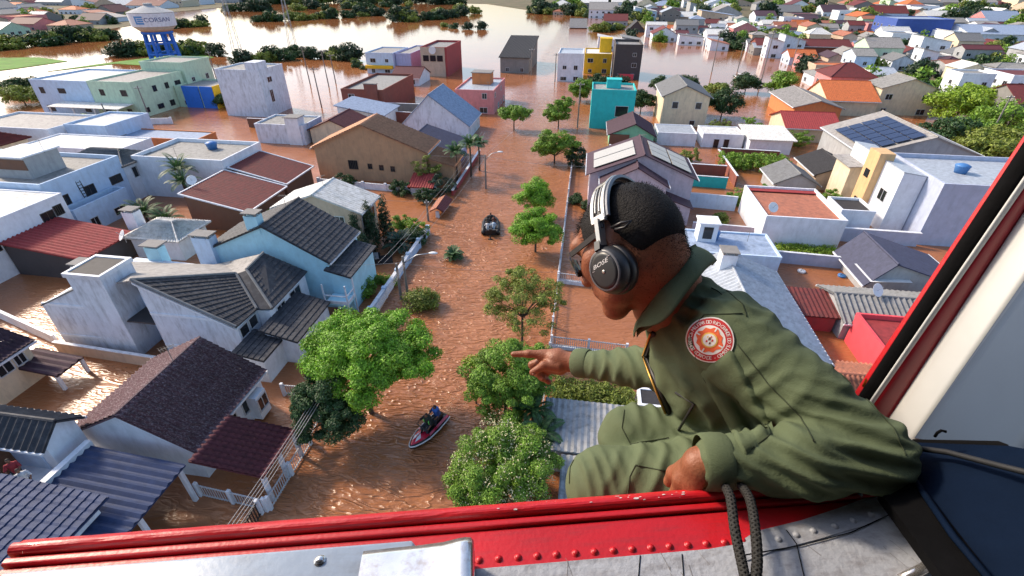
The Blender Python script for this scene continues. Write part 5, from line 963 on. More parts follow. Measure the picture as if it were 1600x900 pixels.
for i, (x, y, lab) in enumerate(((26.22, 36.18, 'white floating canister beside the pink house'), (25.52, 43.55, 'pale blue floating tub in the walled yard'), (21.99, 43.85, 'red and white floating bucket in the walled yard'))):
    e_ = empty('floating_container', (x, y, 0), .4*i, lab, 'container'); b = MB(); b.lathe([(.30, -.1), (.38, .12), (.34, .18), (.1, .2)], 14); b.build('body', (M['plasticwhite'], M['tank'], M['plasticwhite'])[i], e_, True); b = MB(); b.tube([(-.3, 0, .15), (0, 0, .34), (.3, 0, .15)], .025, 5); b.build('handle', M['darkmetal'], e_, True)
for i, (px, py, z, tx, ty) in enumerate(((-60.5, 45.5, 5.45, 0, 0), (13.2, 44.6, 2.55, 0, 0), (-22.5, 112, 4.35, 0, 0), (40.5, 57, 6.35, 0, 0), (-48, 57, 4.75, 0, 0))):
    e_ = empty('water_tank', (px, py, z), 0, ['blue water tank on the sprawling white house roof', 'blue water tank on the blue-grey flat roof', 'blue water tank on the pink house roof', 'blue water tank on the tall white house roof', 'blue water tank on the white cube house roof'][i], 'tank'); b = MB(); b.lathe([(.55, 0), (.68, .7), (.70, .75)], 16); b.build('body', M['tank'], e_, True); b = MB(); b.lathe([(.72, .75), (.72, .80), (.3, .98), (.05, 1.0)], 16); b.build('lid', M['tank'], e_, True)


# ------------------------------------------------------------------ aerials, dishes and slack cables on the roofs
def aerial(label, x, y, z, rz, hgt_=1.1):
    r = empty('tv_aerial', (x, y, z), rz, label, 'aerial'); b = MB(); b.tube([(0, 0, -.3), (0, 0, hgt_)], .02, 6); b.build('mast', M['pole'], r)
    b = MB(); b.bar((-.4, 0, hgt_), (.4, 0, hgt_), .02)
    for k in range(6): q = -.36+.14*k; l = .30-.03*k; b.bar((q, -l, hgt_), (q, l, hgt_), .014)
    b.build('elements', M['pole'], r)
def dish(label, x, y, z, rz, s=.55):
    r = empty('satellite_dish', (x, y, z), rz, label, 'dish'); b = MB(); b.tube([(0, 0, -.2), (0, 0, .5)], .035, 6); b.build('stand', M['metal'], r)
    b = MB(); b.lathe([(.02*s, 0), (.5*s, .06*s), (.85*s, .2*s), (s, .3*s), (.97*s, .31*s), (.5*s, .1*s), (.02*s, .04*s)], 18); o = b.build('reflector', M['plasticwhite'], r, True, (0, 0, .55)); o.rotation_euler = (R_(55), 0, 0)
    b = MB(); b.tube([(0, -.1, .55), (0, -.75*s, 1.05)], .02, 5); b.build('feed_arm', M['metal'], r)
for a in (('aerial on the concrete roof tower at left', -58, 44.5, 7.85, .4), ('aerial on the brown gable house ridge', -22.8, 18.5, 4.8, 1.0), ('aerial on the light blue house ridge', -24.4, 35, 7.4, .2), ('aerial on the pale roofed house ridge', -25.3, 43, 6.2, .9), ('aerial on the tan house ridge', -28.8, 64, 7.6, .3), ('aerial on the white cube house parapet', -50, 53, 5.0, 1.2), ('aerial on the mauve house ridge', 7, 59, 7.3, .5), ('aerial on the blue-grey flat roof', 16.5, 44.5, 2.5, .2), ('aerial on the cream gable house', 18, 103, 7.2, .7), ('aerial on the pink house roof', -20, 104, 4.6, .3)): aerial(*a)
for d_ in (('white dish on the rust roof edge', -42.6, 46, 4.2, .4), ('white dish on the yard wall by the red lean-to', -43.2, 36.2, 2.2, -.6), ('white dish on the weathered white house', -30.6, 26.6, 4.4, -.4), ('white dish on the terrace house parapet', 20.2, 50.5, 3.2, .3), ('white dish on the grey corrugated house', 24, 36, 2.6, .5)): dish(*d_)
for i, (a, c) in enumerate((((-14.4, 34.0, 3.5), (-19.7, 31.4, 4.3)), ((-14.4, 34.0, 3.4), (-1.2, 38.3, 1.2)), ((-12.3, 60.6, 4.4), (-20.6, 61.2, 4.0)), ((-12.3, 60.6, 4.4), (1.0, 58.0, 4.6)), ((-17.0, 49.6, 2.5), (-21.2, 44.8, 4.4)), ((-12.3, 60.6, 4.3), (-14.3, 34.2, 3.9)), ((-12.3, 60.6, 4.5), (-4.0, 128, 6.5)))):
    wire(['slack cable to the light blue house', 'slack cable across the street to the right fence', 'slack cable to the tan house', 'slack cable across the street to the mauve house', 'slack cable to the pale roofed house', 'lamp cable along the left street side', 'long cable running up the far street'][i], [a, c], .012, 'house cables')


# ------------------------------------------------------------------ foam behind the boats, drifting leaf litter along the walls
FOAM = mat('tan_foam', (.60, .42, .28), .8, .2, 3); LITTER = mat('drift_litter', (.10, .075, .035), .9, .3, 5, island=.5)
def flecks(name, label, spots, m, seed, cat):
    rnd = random.Random(seed); b = MB()
    for (x, y, dx, dy, n, s0, s1, z) in spots:
        for i in range(n):
            cx, cy = x+rnd.gauss(0, dx), y+rnd.gauss(0, dy); s = rnd.uniform(s0, s1); a0 = rnd.uniform(0, 6.28); k = 6
            b.quad(*[(cx+s*rnd.uniform(.4, 1)*math.cos(a0+6.28*j/k), cy+s*.6*rnd.uniform(.4, 1)*math.sin(a0+6.28*j/k), z) for j in range(k)])
    tag(b.build(name, m), label, cat, None, 'stuff')
flecks('wake_foam', 'broken foam in the wake of the jet ski and boat', [(jx-cj*(1.9+.35*k)+sj*q*.12*k, jy-sj*(1.9+.35*k)-cj*q*.12*k, .10+.03*k, .10+.03*k, 14-k, .012, .05, .012) for k in range(9) for q in (-1, 1)]+[(bx-ca*(2.6+.4*k), by-sa*(2.6+.4*k), .12+.03*k, .12, 8, .015, .05, .012) for k in range(6)], FOAM, 5, 'foam')
flecks('drift_litter', 'leaf litter and scraps drifting along the walls', [(-15.7, 36, .15, 3.5, 45, .03, .10, .010), (-1.5, 33, .12, 4, 40, .03, .09, .010), (-30, 22.0, 3, .2, 40, .03, .10, .010), (2, 29.2, 1.5, .15, 25, .03, .08, .010), (-19, 40.5, 1.2, 1.5, 60, .03, .10, .010), (16, 50.9, 3, .2, 30, .04, .10, .010), (23, 44.5, 2, .3, 30, .03, .10, .010)], LITTER, 6, 'litter')

# ------------------------------------------------------------------ helicopter doorway (local x runs along the sill, local y points out of the door)
RED = mat('red_paint', (.47, .008, .014), .40, .14, 5, .06, 140, stain=(.30, .02, .025), stain_amt=.6, stain_scale=(6, 40, 6), coat=.12)
DRED = mat('dark_red_paint', (.26, .006, .014), .35, .15, 5, coat=.2)
CHIP = mat('bare_chipped_metal', (.62, .55, .55), .5, .3, 60)
GREYP = mat('grey_painted_panel', (.34, .36, .40), .42, .14, 6, .15, 120, stain=(.13, .11, .10), stain_amt=.55, stain_scale=(10, 26, 10), coat=.15)
RAILM = mat('pale_blue_grey_paint', (.33, .40, .50), .38, .10, 8, .05, 90, stain=(.22, .22, .23), stain_amt=.35, stain_scale=(7, 20, 7), coat=.2)
WHITEP = mat('off_white_panel', (.50, .51, .50), .45, .08, 4, coat=.15)
SEAL = mat('black_rubber_seal', (.0035, .0035, .004), .8, .2, 20, .1, 60, spec=.06)
PADM = mat('dark_blue_padding', (.0032, .008, .021), .7, .2, 6, .08, 160, spec=.03)
CHROME = mat('worn_bright_metal', (.66, .67, .68), .18, .15, 18, metal=.85, stain=(.35, .25, .17), stain_amt=.6, stain_scale=(20, 20, 20))
heli = empty('helicopter', (0, 0, 24-.66), R_(13.2), 'red and grey helicopter doorway framing the view, man leaning out', 'helicopter')
def sweep(prof, s0, s1, name, m, n=40, wob=0.0):
    """profile of (y, z) points swept along local x"""
    b = MB(); k = len(prof); rnd = random.Random(3)
    for i in range(n+1):
        s = s0+(s1-s0)*i/n
        for (y, z) in prof: b.v.append((s, y+rnd.uniform(-wob, wob), z+rnd.uniform(-wob, wob)))
    for i in range(n):
        for j in range(k-1): b.f.append((i*k+j, (i+1)*k+j, (i+1)*k+j+1, i*k+j+1)); b.m.append(0)
    b.f.append(tuple(range(k))); b.f.append(tuple(n*k+j for j in range(k))[::-1]); b.m += [0, 0]
    return b.build(name, m, heli)
def arc(cy, cz, r, a0, a1, n=6): return [(cy+r*math.cos(R_(a0+(a1-a0)*i/n)), cz+r*math.sin(R_(a0+(a1-a0)*i/n))) for i in range(n+1)]
# sill: inner plate with rivets, two raised steps, rounded outer lip, outer skin
sweep([(.300, -.03), (.300, -.001), (.388, .0), (.3905, -.0005), (.3905, -.03)], -.640, .66, 'sill_plate', RED)
sweep([(.393, -.03), (.393, .003)]+arc(.396, .003, .003, 180, 90, 3)+[(.4005, .006)]+arc(.4005, .003, .003, 90, 0, 3)+[(.4035, -.03)], -.640, .66, 'sill_step', RED)
sweep([(.4065, -.03), (.4065, .006)]+arc(.4145, .006, .008, 180, 0, 8)+[(.4305, .0), (.4305, -.02)], -.640, .66, 'sill_lip', RED, 60, .00025)
sweep([(.388, -.012), (.4075, -.012)], -.640, .66, 'sill_groove', SEAL, 4)
sweep([(.410, -.02), (.4295, -.02), (.445, -.16), (.46, -.45), (.40, -.45)], -.655, .75, 'outer_skin', RED, 6)
rnd = random.Random(8)
for i in range(26):                                              # paint chips on the lip
    s = rnd.choice((rnd.uniform(.0, .45), rnd.uniform(.16, .30))); a = R_(rnd.uniform(35, 125)); r = .0084; l = rnd.uniform(.001, .006)
    b = MB(); c = Vector((s, .4145+r*math.cos(a), .006+r*math.sin(a))); n_ = Vector((0, math.cos(a), math.sin(a))); t_ = Vector((0, -math.sin(a), math.cos(a)))
    b.quad(*[c+Vector((1, 0, 0))*l*math.cos(q)*rnd.uniform(.5, 1)+t_*l*.35*math.sin(q)*rnd.uniform(.5, 1)+n_*.0003 for q in [k*1.047 for k in range(6)]]); b.build('paint_chip', CHIP, heli)
def rivet_mesh(m, r):
    b = MB(); b.lathe([(r*1.25, 0), (r*1.2, r*.12), (r*.98, r*.15), (r*.9, r*.45), (r*.6, r*.72), (r*.15, r*.82)], 12); return b.mesh('rivet', m, True)
RV, RVG = rivet_mesh(RED, .0043), rivet_mesh(GREYP, .0042)
for i in range(15):
    o = bpy.data.objects.new('rivet', RV); o.location = (.0-.012+.0262*i, .3505-.0003*i, .0); link(o, heli)
# floor panel with curved corner piece
b = MB(); fl = [(-.75, -.25), (.56, -.25), (.615, .28), (.655, .37), (.645, .412), (.618, .405), (.519, .381), (.451, .367), (.379, .357), (.340, .341), (.30, .338), (-.75, .338)]
b.prism(fl, -.02, .0025); b.build('floor_panel', GREYP, heli)
b = MB(); b.prism([(.345, .335), (.379, .350), (.451, .361), (.519, .375), (.612, .399), (.622, .372), (.54, .352), (.46, .338), (.39, .328), (.345, .318)], .0025, .0042); b.build('corner_doubler', GREYP, heli)
for px in ((0.403, 0.342, 0), (0.431, 0.346, 0), (0.459, 0.35, 0), (0.494, 0.354, 0), (0.526, 0.36, 0), (0.558, 0.367, 0), (0.563, 0.398, 0)):
    o = bpy.data.objects.new('rivet', RVG); o.location = (px[0], px[1], .004); link(o, heli)
b = MB()
for pts in ([(0.421, 0.354, 0.0045), (0.424, 0.334, 0.0045), (0.409, 0.292, 0.0045)], [(0.342, 0.325, 0.0045), (0.428, 0.331, 0.0045), (0.51, 0.343, 0.0045), (0.596, 0.367, 0.0045)], [(0.205, 0.337, 0.003), (0.193, 0.307, 0.003)], [(0.262, 0.334, 0.003), (0.252, 0.302, 0.003)]): b.tube(pts, .0007, 5)
b.build('panel_seam', SEAL, heli)
b = MB(); b.tube([(0.534, 0.278, 0.005), (0.566, 0.286, 0.007), (0.593, 0.293, 0.012)], .007, 8); b.build('floor_edge_tube', CHROME, heli, True)
rnd = random.Random(4); b = MB()
for i in range(34):                                              # scratches and scuffs on the floor panel
    s, o_ = rnd.uniform(.08, .6), rnd.uniform(.24, .335); a = rnd.uniform(1.2, 2.2); l = rnd.uniform(.002, .014); w = rnd.uniform(.0002, .0004)
    d = Vector((math.cos(a), math.sin(a), 0))*l; n_ = Vector((-math.sin(a), math.cos(a), 0))*w; c = Vector((s, o_, .0032)); b.quad(c-d-n_, c+d-n_, c+d+n_, c-d+n_)
tag(b.build('floor_scratches', mat('scuff', (.17, .16, .155), .7, .3, 50), heli), kind='stuff')
# pale raised rail at the left
def rbox(b, x0, x1, y0, y1, z0, z1, r, n=4):
    pr = [(y0, z0)]+[(y0+r-r*math.cos(R_(90*i/n)), z1-r+r*math.sin(R_(90*i/n))) for i in range(n+1)]+[(y1-r+r*math.sin(R_(90*i/n)), z1-r+r*math.cos(R_(90*i/n))) for i in range(n+1)]+[(y1, z0)]
    k = len(pr); n0 = len(b.v)
    for x, ins in ((x0, r*.8), (x0+r, 0), (x1-r, 0), (x1, r*.8)):
        for (y, z) in pr: b.v.append((x, y+(ins if y < (y0+y1)/2 else -ins), z-(ins if z > z0+1e-6 else 0)))
    for i in range(3):
        for j in range(k-1): b.f.append((n0+i*k+j, n0+(i+1)*k+j, n0+(i+1)*k+j+1, n0+i*k+j+1)); b.m.append(0)
    b.f.append(tuple(n0+j for j in range(k))); b.f.append(tuple(n0+3*k+j for j in range(k))[::-1]); b.m += [0, 0]
b = MB(); rbox(b, -.600, -.094, .20, .3635, .0026, .04, .005); b.build('inner_rail', RAILM, heli, True)
o = bpy.data.objects.new('rivet', rivet_mesh(CHROME, .006)); o.location = (-0.211, 0.345, 0.0405); link(o, heli)
b = MB()                                                        # curled bright bracket
pr = [(-.155, .058), (-.120, .060), (-.085, .061), (-.055, .064), (-.035, .070), (-.027, .071), (-.020, .069), (-.017, .060), (-.017, .04)]
for y in (.24, .335, .345): b.v += [(x, y, z-(.004 if y > .34 else 0)) for x, z in pr]
k = len(pr)
for i in range(2):
    for j in range(k-1): b.f.append((i*k+j, i*k+j+1, (i+1)*k+j+1, (i+1)*k+j)); b.m.append(0)
n0 = len(b.v); b.v += [(x, .345, .002) for x, z in pr]
for j in range(k-1): b.f.append((2*k+j, 2*k+j+1, n0+j+1, n0+j)); b.m.append(0)
b.build('latch_bracket', CHROME, heli, True)
# door post: strips running up and to the right
def strip(name, m, A, B, C_, D, bulge=0.0, ext=(.35, 1.6), thick=.02, n=6):
    """A,B: lower/upper point of the left edge, C_,D: of the right edge; the strip is extended along its length and given depth"""
    A, B, C_, D = [Vector(p) for p in (A, B, C_, D)]; b = MB(); nn = (B-A).cross(C_-A).normalized()
    if nn.dot(Vector((0, 0, .66))-A) < 0: nn = -nn
    A2, B2, C2, D2 = A-(B-A)*ext[0], A+(B-A)*(1+ext[1]), C_-(D-C_)*ext[0], C_+(D-C_)*(1+ext[1])
    for i in range(n+1):
        u = i/n; off = nn*bulge*math.sin(math.pi*u); b.v += [tuple(A2+(C2-A2)*u+off), tuple(B2+(D2-B2)*u+off)]
    for i in range(n): b.f.append((2*i, 2*i+2, 2*i+3, 2*i+1)); b.m.append(0)
    q = len(b.v); b.v += [tuple(A2-nn*thick), tuple(B2-nn*thick), tuple(C2-nn*thick), tuple(D2-nn*thick)]
    b.f += [(0, 1, q+1, q), (2*n, q+2, q+3, 2*n+1), (q, q+1, q+3, q+2)]; b.m += [0]*3
    return b.build(name, m, heli, True)
e = [((0.71, 0.606, 0.032), (0.755, 0.627, 0.218)), ((0.708, 0.595, 0.033), (0.755, 0.619, 0.223)), ((0.705, 0.57, 0.031), (0.761, 0.597, 0.237)), ((0.707, 0.562, 0.028), (0.768, 0.592, 0.24)), ((0.731, 0.545, 0.011), (0.795, 0.586, 0.242)), ((0.729, 0.491, 0.023), (0.799, 0.535, 0.275)), ((0.735, 0.375, 0.121), (0.772, 0.406, 0.359))]
strip('post_red_edge', RED, *e[0], *e[1]); strip('post_seal', SEAL, *e[1], *e[2], bulge=.005); strip('post_white_strip', WHITEP, *e[2], *e[3], bulge=.003); strip('post_red_channel', DRED, *e[3], *e[4], bulge=.002); strip('post_white_panel', WHITEP, *e[4], *e[5], bulge=.001, ext=(.1, 1.6))
strip('post_inner_panel', mat('off_white_blue_shade', (.05, .075, .12), .5, .08, 4), *e[5], *e[6], bulge=.001, n=8, ext=(.06, 1.6))  # white side of the post turning away; its blue-grey shade is painted in
b = MB(); b.quad((0.699, 0.593, 0.028), (0.703, 0.597, 0.045), (0.706, 0.594, 0.041), (0.703, 0.591, 0.025)); b.build('bare_paint_mark', M['orangeskin'], heli)
for (p_, w_) in (((0.786, 0.588, 0.199), .005), ((0.816, 0.607, 0.279), .005)):
    o = bpy.data.objects.new('rivet', rivet_mesh(DRED, w_)); o.location = p_; o.rotation_euler = (1.2, 0, .5); link(o, heli)
b = MB(); b.tube([(0.831, 0.661, 0.318), (0.824, 0.655, 0.307), (0.811, 0.646, 0.291)], [.006, .011, .008], 8); b.build('seal_catch', SEAL, heli, True)
# padded bulkhead at the lower right
def plate(name, m, pts, t=.02):
    b = MB(); P_ = [Vector(p) for p in pts]; nn = (P_[1]-P_[0]).cross(P_[2]-P_[0]).normalized()
    if nn.dot(Vector((0, 0, .66))-P_[0]) < 0: nn = -nn
    k = len(P_); b.v = [tuple(p) for p in P_]+[tuple(p-nn*t) for p in P_]; b.f = [tuple(range(k)), tuple(range(2*k-1, k-1, -1))]+[(i, k+i, k+(i+1) % k, (i+1) % k) for i in range(k)]; b.m = [0]*(k+2); return b.build(name, m, heli)
plate('padded_bulkhead', PADM, [(0.686, 0.478, 0.015), (0.772, 0.35, 0.161), (0.616, 0.171, 0.141), (0.553, 0.203, 0.08), (0.634, 0.402, 0.038)])
plate('bulkhead_top_band', SEAL, [(0.694, 0.469, 0.031), (0.766, 0.346, 0.164), (0.76, 0.339, 0.161), (0.689, 0.459, 0.023)], .008)
plate('seal_flap', SEAL, [(0.567, 0.384, 0.038), (0.63, 0.4, 0.044), (0.571, 0.218, 0.086), (0.524, 0.227, 0.076)])
b = MB(); b.tube([(0.623, 0.39, 0.046), (0.576, 0.289, 0.078), (0.55, 0.218, 0.103)], .0045, 6); b.build('padding_piping', PADM, heli, True)
b = MB(); b.tube([(0.671, 0.43, 0.086), (0.669, 0.429, 0.095), (0.673, 0.429, 0.1), (0.678, 0.426, 0.1)], .0022, 6); b.build('hook', SEAL, heli, True)
b = MB(); b.tube([(0.651, 0.45, 0.042), (0.669, 0.404, 0.083), (0.678, 0.354, 0.118), (0.678, 0.299, 0.162)], .0042, 8)
st = empty('strap', (0, 0, 24-.66), R_(13.2), 'dark grey strap across the blue padding at right', 'strap'); b.build('cord', mat('grey_cord', (.008, .009, .011), .7, .2, 80), st, True)
# rope loop over the sill
def braid(name, pts, r, parent, m):
    P_ = [Vector(p) for p in pts]; sm = []
    for i in range(len(P_)-1):
        for k in range(14):
            t = k/14; p0, p1, p2, p3 = P_[max(i-1, 0)], P_[i], P_[i+1], P_[min(i+2, len(P_)-1)]
            sm.append(.5*((2*p1)+(-p0+p2)*t+(2*p0-5*p1+4*p2-p3)*t*t+(-p0+3*p1-3*p2+p3)*t**3))
    b = MB(); b.tube(sm, r*.8, 10)
    for s in range(4):                                           # strands wound both ways
        for sg in (1, -1):
            q = []
            for i in range(len(sm)*2):
                u = i/2; j = min(int(u), len(sm)-2); p = sm[j].lerp(sm[j+1], u-j); d = (sm[j+1]-sm[j]).normalized(); e1 = d.cross(Vector((0, 0, 1))).normalized(); e2 = d.cross(e1); a = sg*u*.85+s*math.pi/2
                q.append(p+(e1*math.cos(a)+e2*math.sin(a))*r*.78)
            b.tube(q, r*.32, 5, False)
    return b.build(name, m, parent, True)
rp = empty('rope', (0, 0, 24-.66), R_(13.2), 'dark braided rope looped over the red door sill', 'rope')
braid('loop', [(0.349, 0.418, 0.033), (0.34, 0.382, 0.051), (0.324, 0.336, 0.052), (0.314, 0.291, 0.046), (0.308, 0.26, 0.043), (0.332, 0.29, 0.046), (0.351, 0.334, 0.052), (0.366, 0.376, 0.05), (0.369, 0.404, 0.042)], .0062, rp, mat('braided_rope', (.014, .0135, .012), .8, .35, 90))

# cabin round the doorway: ceiling and walls behind the camera keep the inside dim
CAB = mat('cabin_lining', (.10, .11, .13), .8, .1, 4)
for nm, q in (('cabin_ceiling', (-1.3, 1.1, -1.3, .36, 1.02, 1.06)), ('cabin_rear_wall', (-1.3, 1.1, -1.34, -1.3, -.3, 1.06)), ('cabin_left_wall', (-1.34, -1.3, -1.3, .36, -.3, 1.06)), ('cabin_right_wall', (1.06, 1.1, -1.3, .30, -.3, 1.02)), ('cabin_floor', (-1.3, 1.06, -1.3, -.26, -.03, -.002))):
    b = MB(); b.box(*q); b.build(nm, CAB, heli)

# ------------------------------------------------------------------ implicit-surface modelling for people
def sd_cone(X, a, b, r1, r2):
    a = np.array(a); ab = np.array(b)-a; t = np.clip(((X-a)@ab)/(ab@ab+1e-12), 0, 1); return np.linalg.norm(X-a-t[..., None]*ab, axis=-1)-(r1+(r2-r1)*t)
def sd_ell(X, c, R3, rad):
    q = ((X-np.array(c))@np.array(R3).T)/np.array(rad); k = np.linalg.norm(q, axis=-1); return (k-1)*min(rad)*1.0
def smin(a, b, k): h = np.clip(.5+.5*(b-a)/k, 0, 1); return b*(1-h)+a*h-k*h*(1-h)
def field(X, prims, k):
    d = None
    for p in prims:
        e = sd_cone(X, *p[1:]) if p[0] == 'c' else sd_ell(X, *p[1:4])
        kk = p[5] if p[0] == 'e5' else k
        d = e if d is None else smin(d, e, kk)
    return d
def mesh_prims(prims, k, h, pad=.03, mod=None):
    P_ = []
    for p in prims:
        if p[0] == 'c': P_ += [np.array(p[1])-p[3], np.array(p[1])+p[3], np.array(p[2])-p[4], np.array(p[2])+p[4]]
        else: P_ += [np.array(p[1])-max(p[3]), np.array(p[1])+max(p[3])]
    P_ = np.array(P_); return nets(lambda X: (mod(X, field(X, prims, k)) if mod else field(X, prims, k)), P_.min(0)-pad, P_.max(0)+pad, h)
def vnormals(V, Q):
    n = np.cross(V[Q[:, 2]]-V[Q[:, 0]], V[Q[:, 3]]-V[Q[:, 1]]); N_ = np.zeros_like(V)
    for i in range(4): np.add.at(N_, Q[:, i], n)
    return N_/(np.linalg.norm(N_, axis=1)[:, None]+1e-12)
def smooth(V, Q, it=2):
    for _ in range(it):
        S = np.zeros_like(V); c = np.zeros(len(V))
        for i in range(4):
            a, b = Q[:, i], Q[:, (i+1) % 4]; np.add.at(S, a, V[b]); np.add.at(S, b, V[a]); np.add.at(c, a, 1); np.add.at(c, b, 1)
        V = V*.5+.5*S/np.maximum(c, 1)[:, None]
    return V
def wavy(X, seed, f=1.0):
    r = np.random.default_rng(seed); o = 0
    for i in range(5): d = r.normal(size=3)*f*(6+4*i); o = o+np.sin(X@d+r.uniform(0, 6.28))/(1+.5*i)
    return o/2.5
# ------------------------------------------------------------------ the crewman
CR, CU, CF = np.array((0.9895, 0.1446, 0.0036)), np.array((-0.0814, 0.5360, 0.8403)), np.array((-0.1196, 0.8317, -0.5421))            # frame of his pose: along the sill, up the torso, out of the door
SKIN = mat('brown_skin', (.235, .084, .041), .48, .18, 30, .15, 220, spec=.4)
SUITM = mat('olive_flight_suit', (.090, .116, .062), .85, .10, 7, .14, 420, spec=.25, stain=(.078, .100, .05), stain_amt=.6, stain_scale=(5, 5, 5))
HAIRM = mat('black_hair', (.007, .006, .006), .7, .3, 60, .3, 300, spec=.2)
def suit_wrinkles(m):
    # small creases of the worn cotton on top of the modelled folds
    N = m.node_tree.nodes; L = m.node_tree.links; old = next(n for n in N if n.type == 'BUMP'); tc = next(n for n in N if n.type == 'TEX_COORD')
    n = N.new('ShaderNodeTexNoise'); n.inputs['Scale'].default_value = 24; n.inputs['Detail'].default_value = 4; n.inputs['Distortion'].default_value = 1.6; L.new(tc.outputs['Object'], n.inputs['Vector'])
    a = N.new('ShaderNodeMath'); a.operation = 'SUBTRACT'; a.inputs[1].default_value = .5; L.new(n.outputs['Fac'], a.inputs[0]); c = N.new('ShaderNodeMath'); c.operation = 'ABSOLUTE'; L.new(a.outputs[0], c.inputs[0])
    b = N.new('ShaderNodeBump'); b.inputs['Strength'].default_value = .22; b.inputs['Distance'].default_value = .006; L.new(c.outputs[0], b.inputs['Height']); L.new(b.outputs[0], old.inputs['Normal'])
suit_wrinkles(SUITM)
THREAD = mat('dark_seam', (.03, .042, .018), .9, .1)
hf = -.64*CR-.42*CU+.65*CF; hf /= np.linalg.norm(hf); hu = -.10*CR+.93*CU+.10*CF; hu -= hf*(hu@hf); hu /= np.linalg.norm(hu); hl = np.cross(hu, hf); hl /= np.linalg.norm(hl)
HR3 = np.array([hf, hl, hu]); hc = np.array((0.097, 0.86, 23.573))
def hp(a, b, c): return hc+hf*a+hl*b+hu*c
head = [('e', hp(-.008, 0, .008), HR3, (.101, .077, .094)), ('e', hp(.028, 0, -.045), HR3, (.068, .066, .075)), ('c', hp(.045, .028, -.085), hp(.075, .008, -.112), .026, .021), ('c', hp(.045, -.028, -.085), hp(.075, -.008, -.112), .026, .021),
        ('c', hp(-.005, .045, -.06), hp(.04, .035, -.095), .022, .022), ('c', hp(-.005, -.045, -.06), hp(.04, -.035, -.095), .022, .022), ('c', hp(.092, 0, .005), hp(.112, 0, -.035), .011, .015), ('c', hp(.082, .018, -.072), hp(.082, -.018, -.072), .013, .013),
        ('c', hp(.085, .035, .028), hp(.085, -.035, .028), .014, .014), ('c', hp(.068, .04, -.03), hp(.05, .055, -.02), .02, .018),
        ('c', hp(-.03, 0, -.05), (0.189, 0.846, 23.439), .056, .058), ('c', hp(-.050, 0, -.03), (0.21, 0.867, 23.467), .053, .056), ('c', (0.189, 0.846, 23.439), (0.269, 0.83, 23.37), .056, .05),
        ('c', hp(-.008, .074, .008), hp(-.012, .078, -.03), .010, .008), ('c', hp(-.008, -.074, .008), hp(-.012, -.078, -.03), .010, .008)]
Vh, Qh = mesh_prims(head, .018, .0036)
def hand(prims, k, h): V, Q = mesh_prims(prims, k, h, .02); return smooth(V, Q, 1), Q
RHp = [('c', (0.126, 0.947, 23.175), (0.027, 0.989, 23.136), .034, .027), ('c', (0.027, 0.989, 23.136), (-0.024, 0.994, 23.132), .026, .028), ('c', (-0.018, 1.0, 23.14), (-0.059, 1.005, 23.134), .024, .017), ('c', (-0.012, 0.991, 23.116), (-0.044, 1.007, 23.093), .025, .016),
       ('c', (-0.058, 1.004, 23.14), (-0.098, 1.002, 23.139), .0125, .0105), ('c', (-0.098, 1.002, 23.139), (-0.139, 1.0, 23.134), .0102, .0078)]
FING = [('c', (-0.057, 1.008, 23.116), (-0.087, 1.007, 23.096), .0125, .0110), ('c', (-0.087, 1.007, 23.096), (-0.069, 0.995, 23.079), .0108, .0092), ('c', (-0.051, 1.01, 23.094), (-0.075, 1.005, 23.072), .0120, .0105), ('c', (-0.075, 1.005, 23.072), (-0.055, 0.989, 23.067), .0102, .0090),
        ('c', (-0.042, 1.009, 23.077), (-0.06, 1.003, 23.058), .0110, .0095), ('c', (-0.06, 1.003, 23.058), (-0.039, 0.99, 23.056), .0092, .0082),
        ('c', (-0.015, 0.972, 23.13), (-0.053, 0.971, 23.131), .0150, .0122), ('c', (-0.053, 0.971, 23.131), (-0.082, 0.962, 23.11), .0118, .0090)]
Vr, Qr = hand(RHp+FING, .0065, .0026)
LHp = [('c', (0.286, 0.512, 23.386), (0.236, 0.515, 23.382), .030, .026), ('c', (0.236, 0.515, 23.382), (0.216, 0.512, 23.373), .026, .025), ('c', (0.218, 0.517, 23.376), (0.197, 0.508, 23.34), .021, .015), ('c', (0.222, 0.505, 23.368), (0.214, 0.496, 23.334), .022, .015), ('c', (0.22, 0.51, 23.373), (0.205, 0.501, 23.337), .021, .015)]
for (p0, p1, p2, r) in (((0.196, 0.507, 23.337), (0.195, 0.51, 23.292), (0.203, 0.506, 23.256), .0105), ((0.204, 0.504, 23.334), (0.207, 0.504, 23.286), (0.215, 0.499, 23.252), .0108), ((0.213, 0.5, 23.333), (0.219, 0.501, 23.285), (0.226, 0.497, 23.255), .0104), ((0.222, 0.496, 23.333), (0.23, 0.498, 23.293), (0.237, 0.495, 23.268), .0092), ((0.204, 0.522, 23.354), (0.193, 0.533, 23.318), (0.19, 0.538, 23.29), .0125)):
    LHp += [('c', p0, p1, r*1.15, r), ('c', p1, p2, r, r*.8)]
Vl, Ql = hand(LHp, .006, .0027)
core = [('c', (0.526, 0.675, 23.203), (0.436, 0.754, 23.253), .10, .10), ('c', (0.436, 0.754, 23.253), (0.304, 0.818, 23.343), .08, .07), ('c', (0.464, 0.627, 23.236), (0.098, 0.608, 23.158), .06, .045), ('c', (0.483, 0.742, 23.188), (0.165, 0.753, 23.145), .06, .045), ('c', (0.098, 0.608, 23.158), (0.19, 0.655, 22.75), .045, .03), ('c', (0.165, 0.753, 23.145), (0.26, 0.811, 22.733), .045, .03),
        ('c', (0.293, 0.749, 23.461), (0.481, 0.557, 23.393), .045, .036), ('c', (0.481, 0.557, 23.393), (0.269, 0.513, 23.382), .036, .028), ('c', (0.256, 0.932, 23.344), (0.24, 0.885, 23.238), .04, .036), ('c', (0.24, 0.885, 23.238), (0.095, 0.959, 23.163), .036, .028), ('c', (0.304, 0.818, 23.343), (0.195, 0.844, 23.434), .06, .05)]
Vc, Qc = mesh_prims(core, .03, .012)
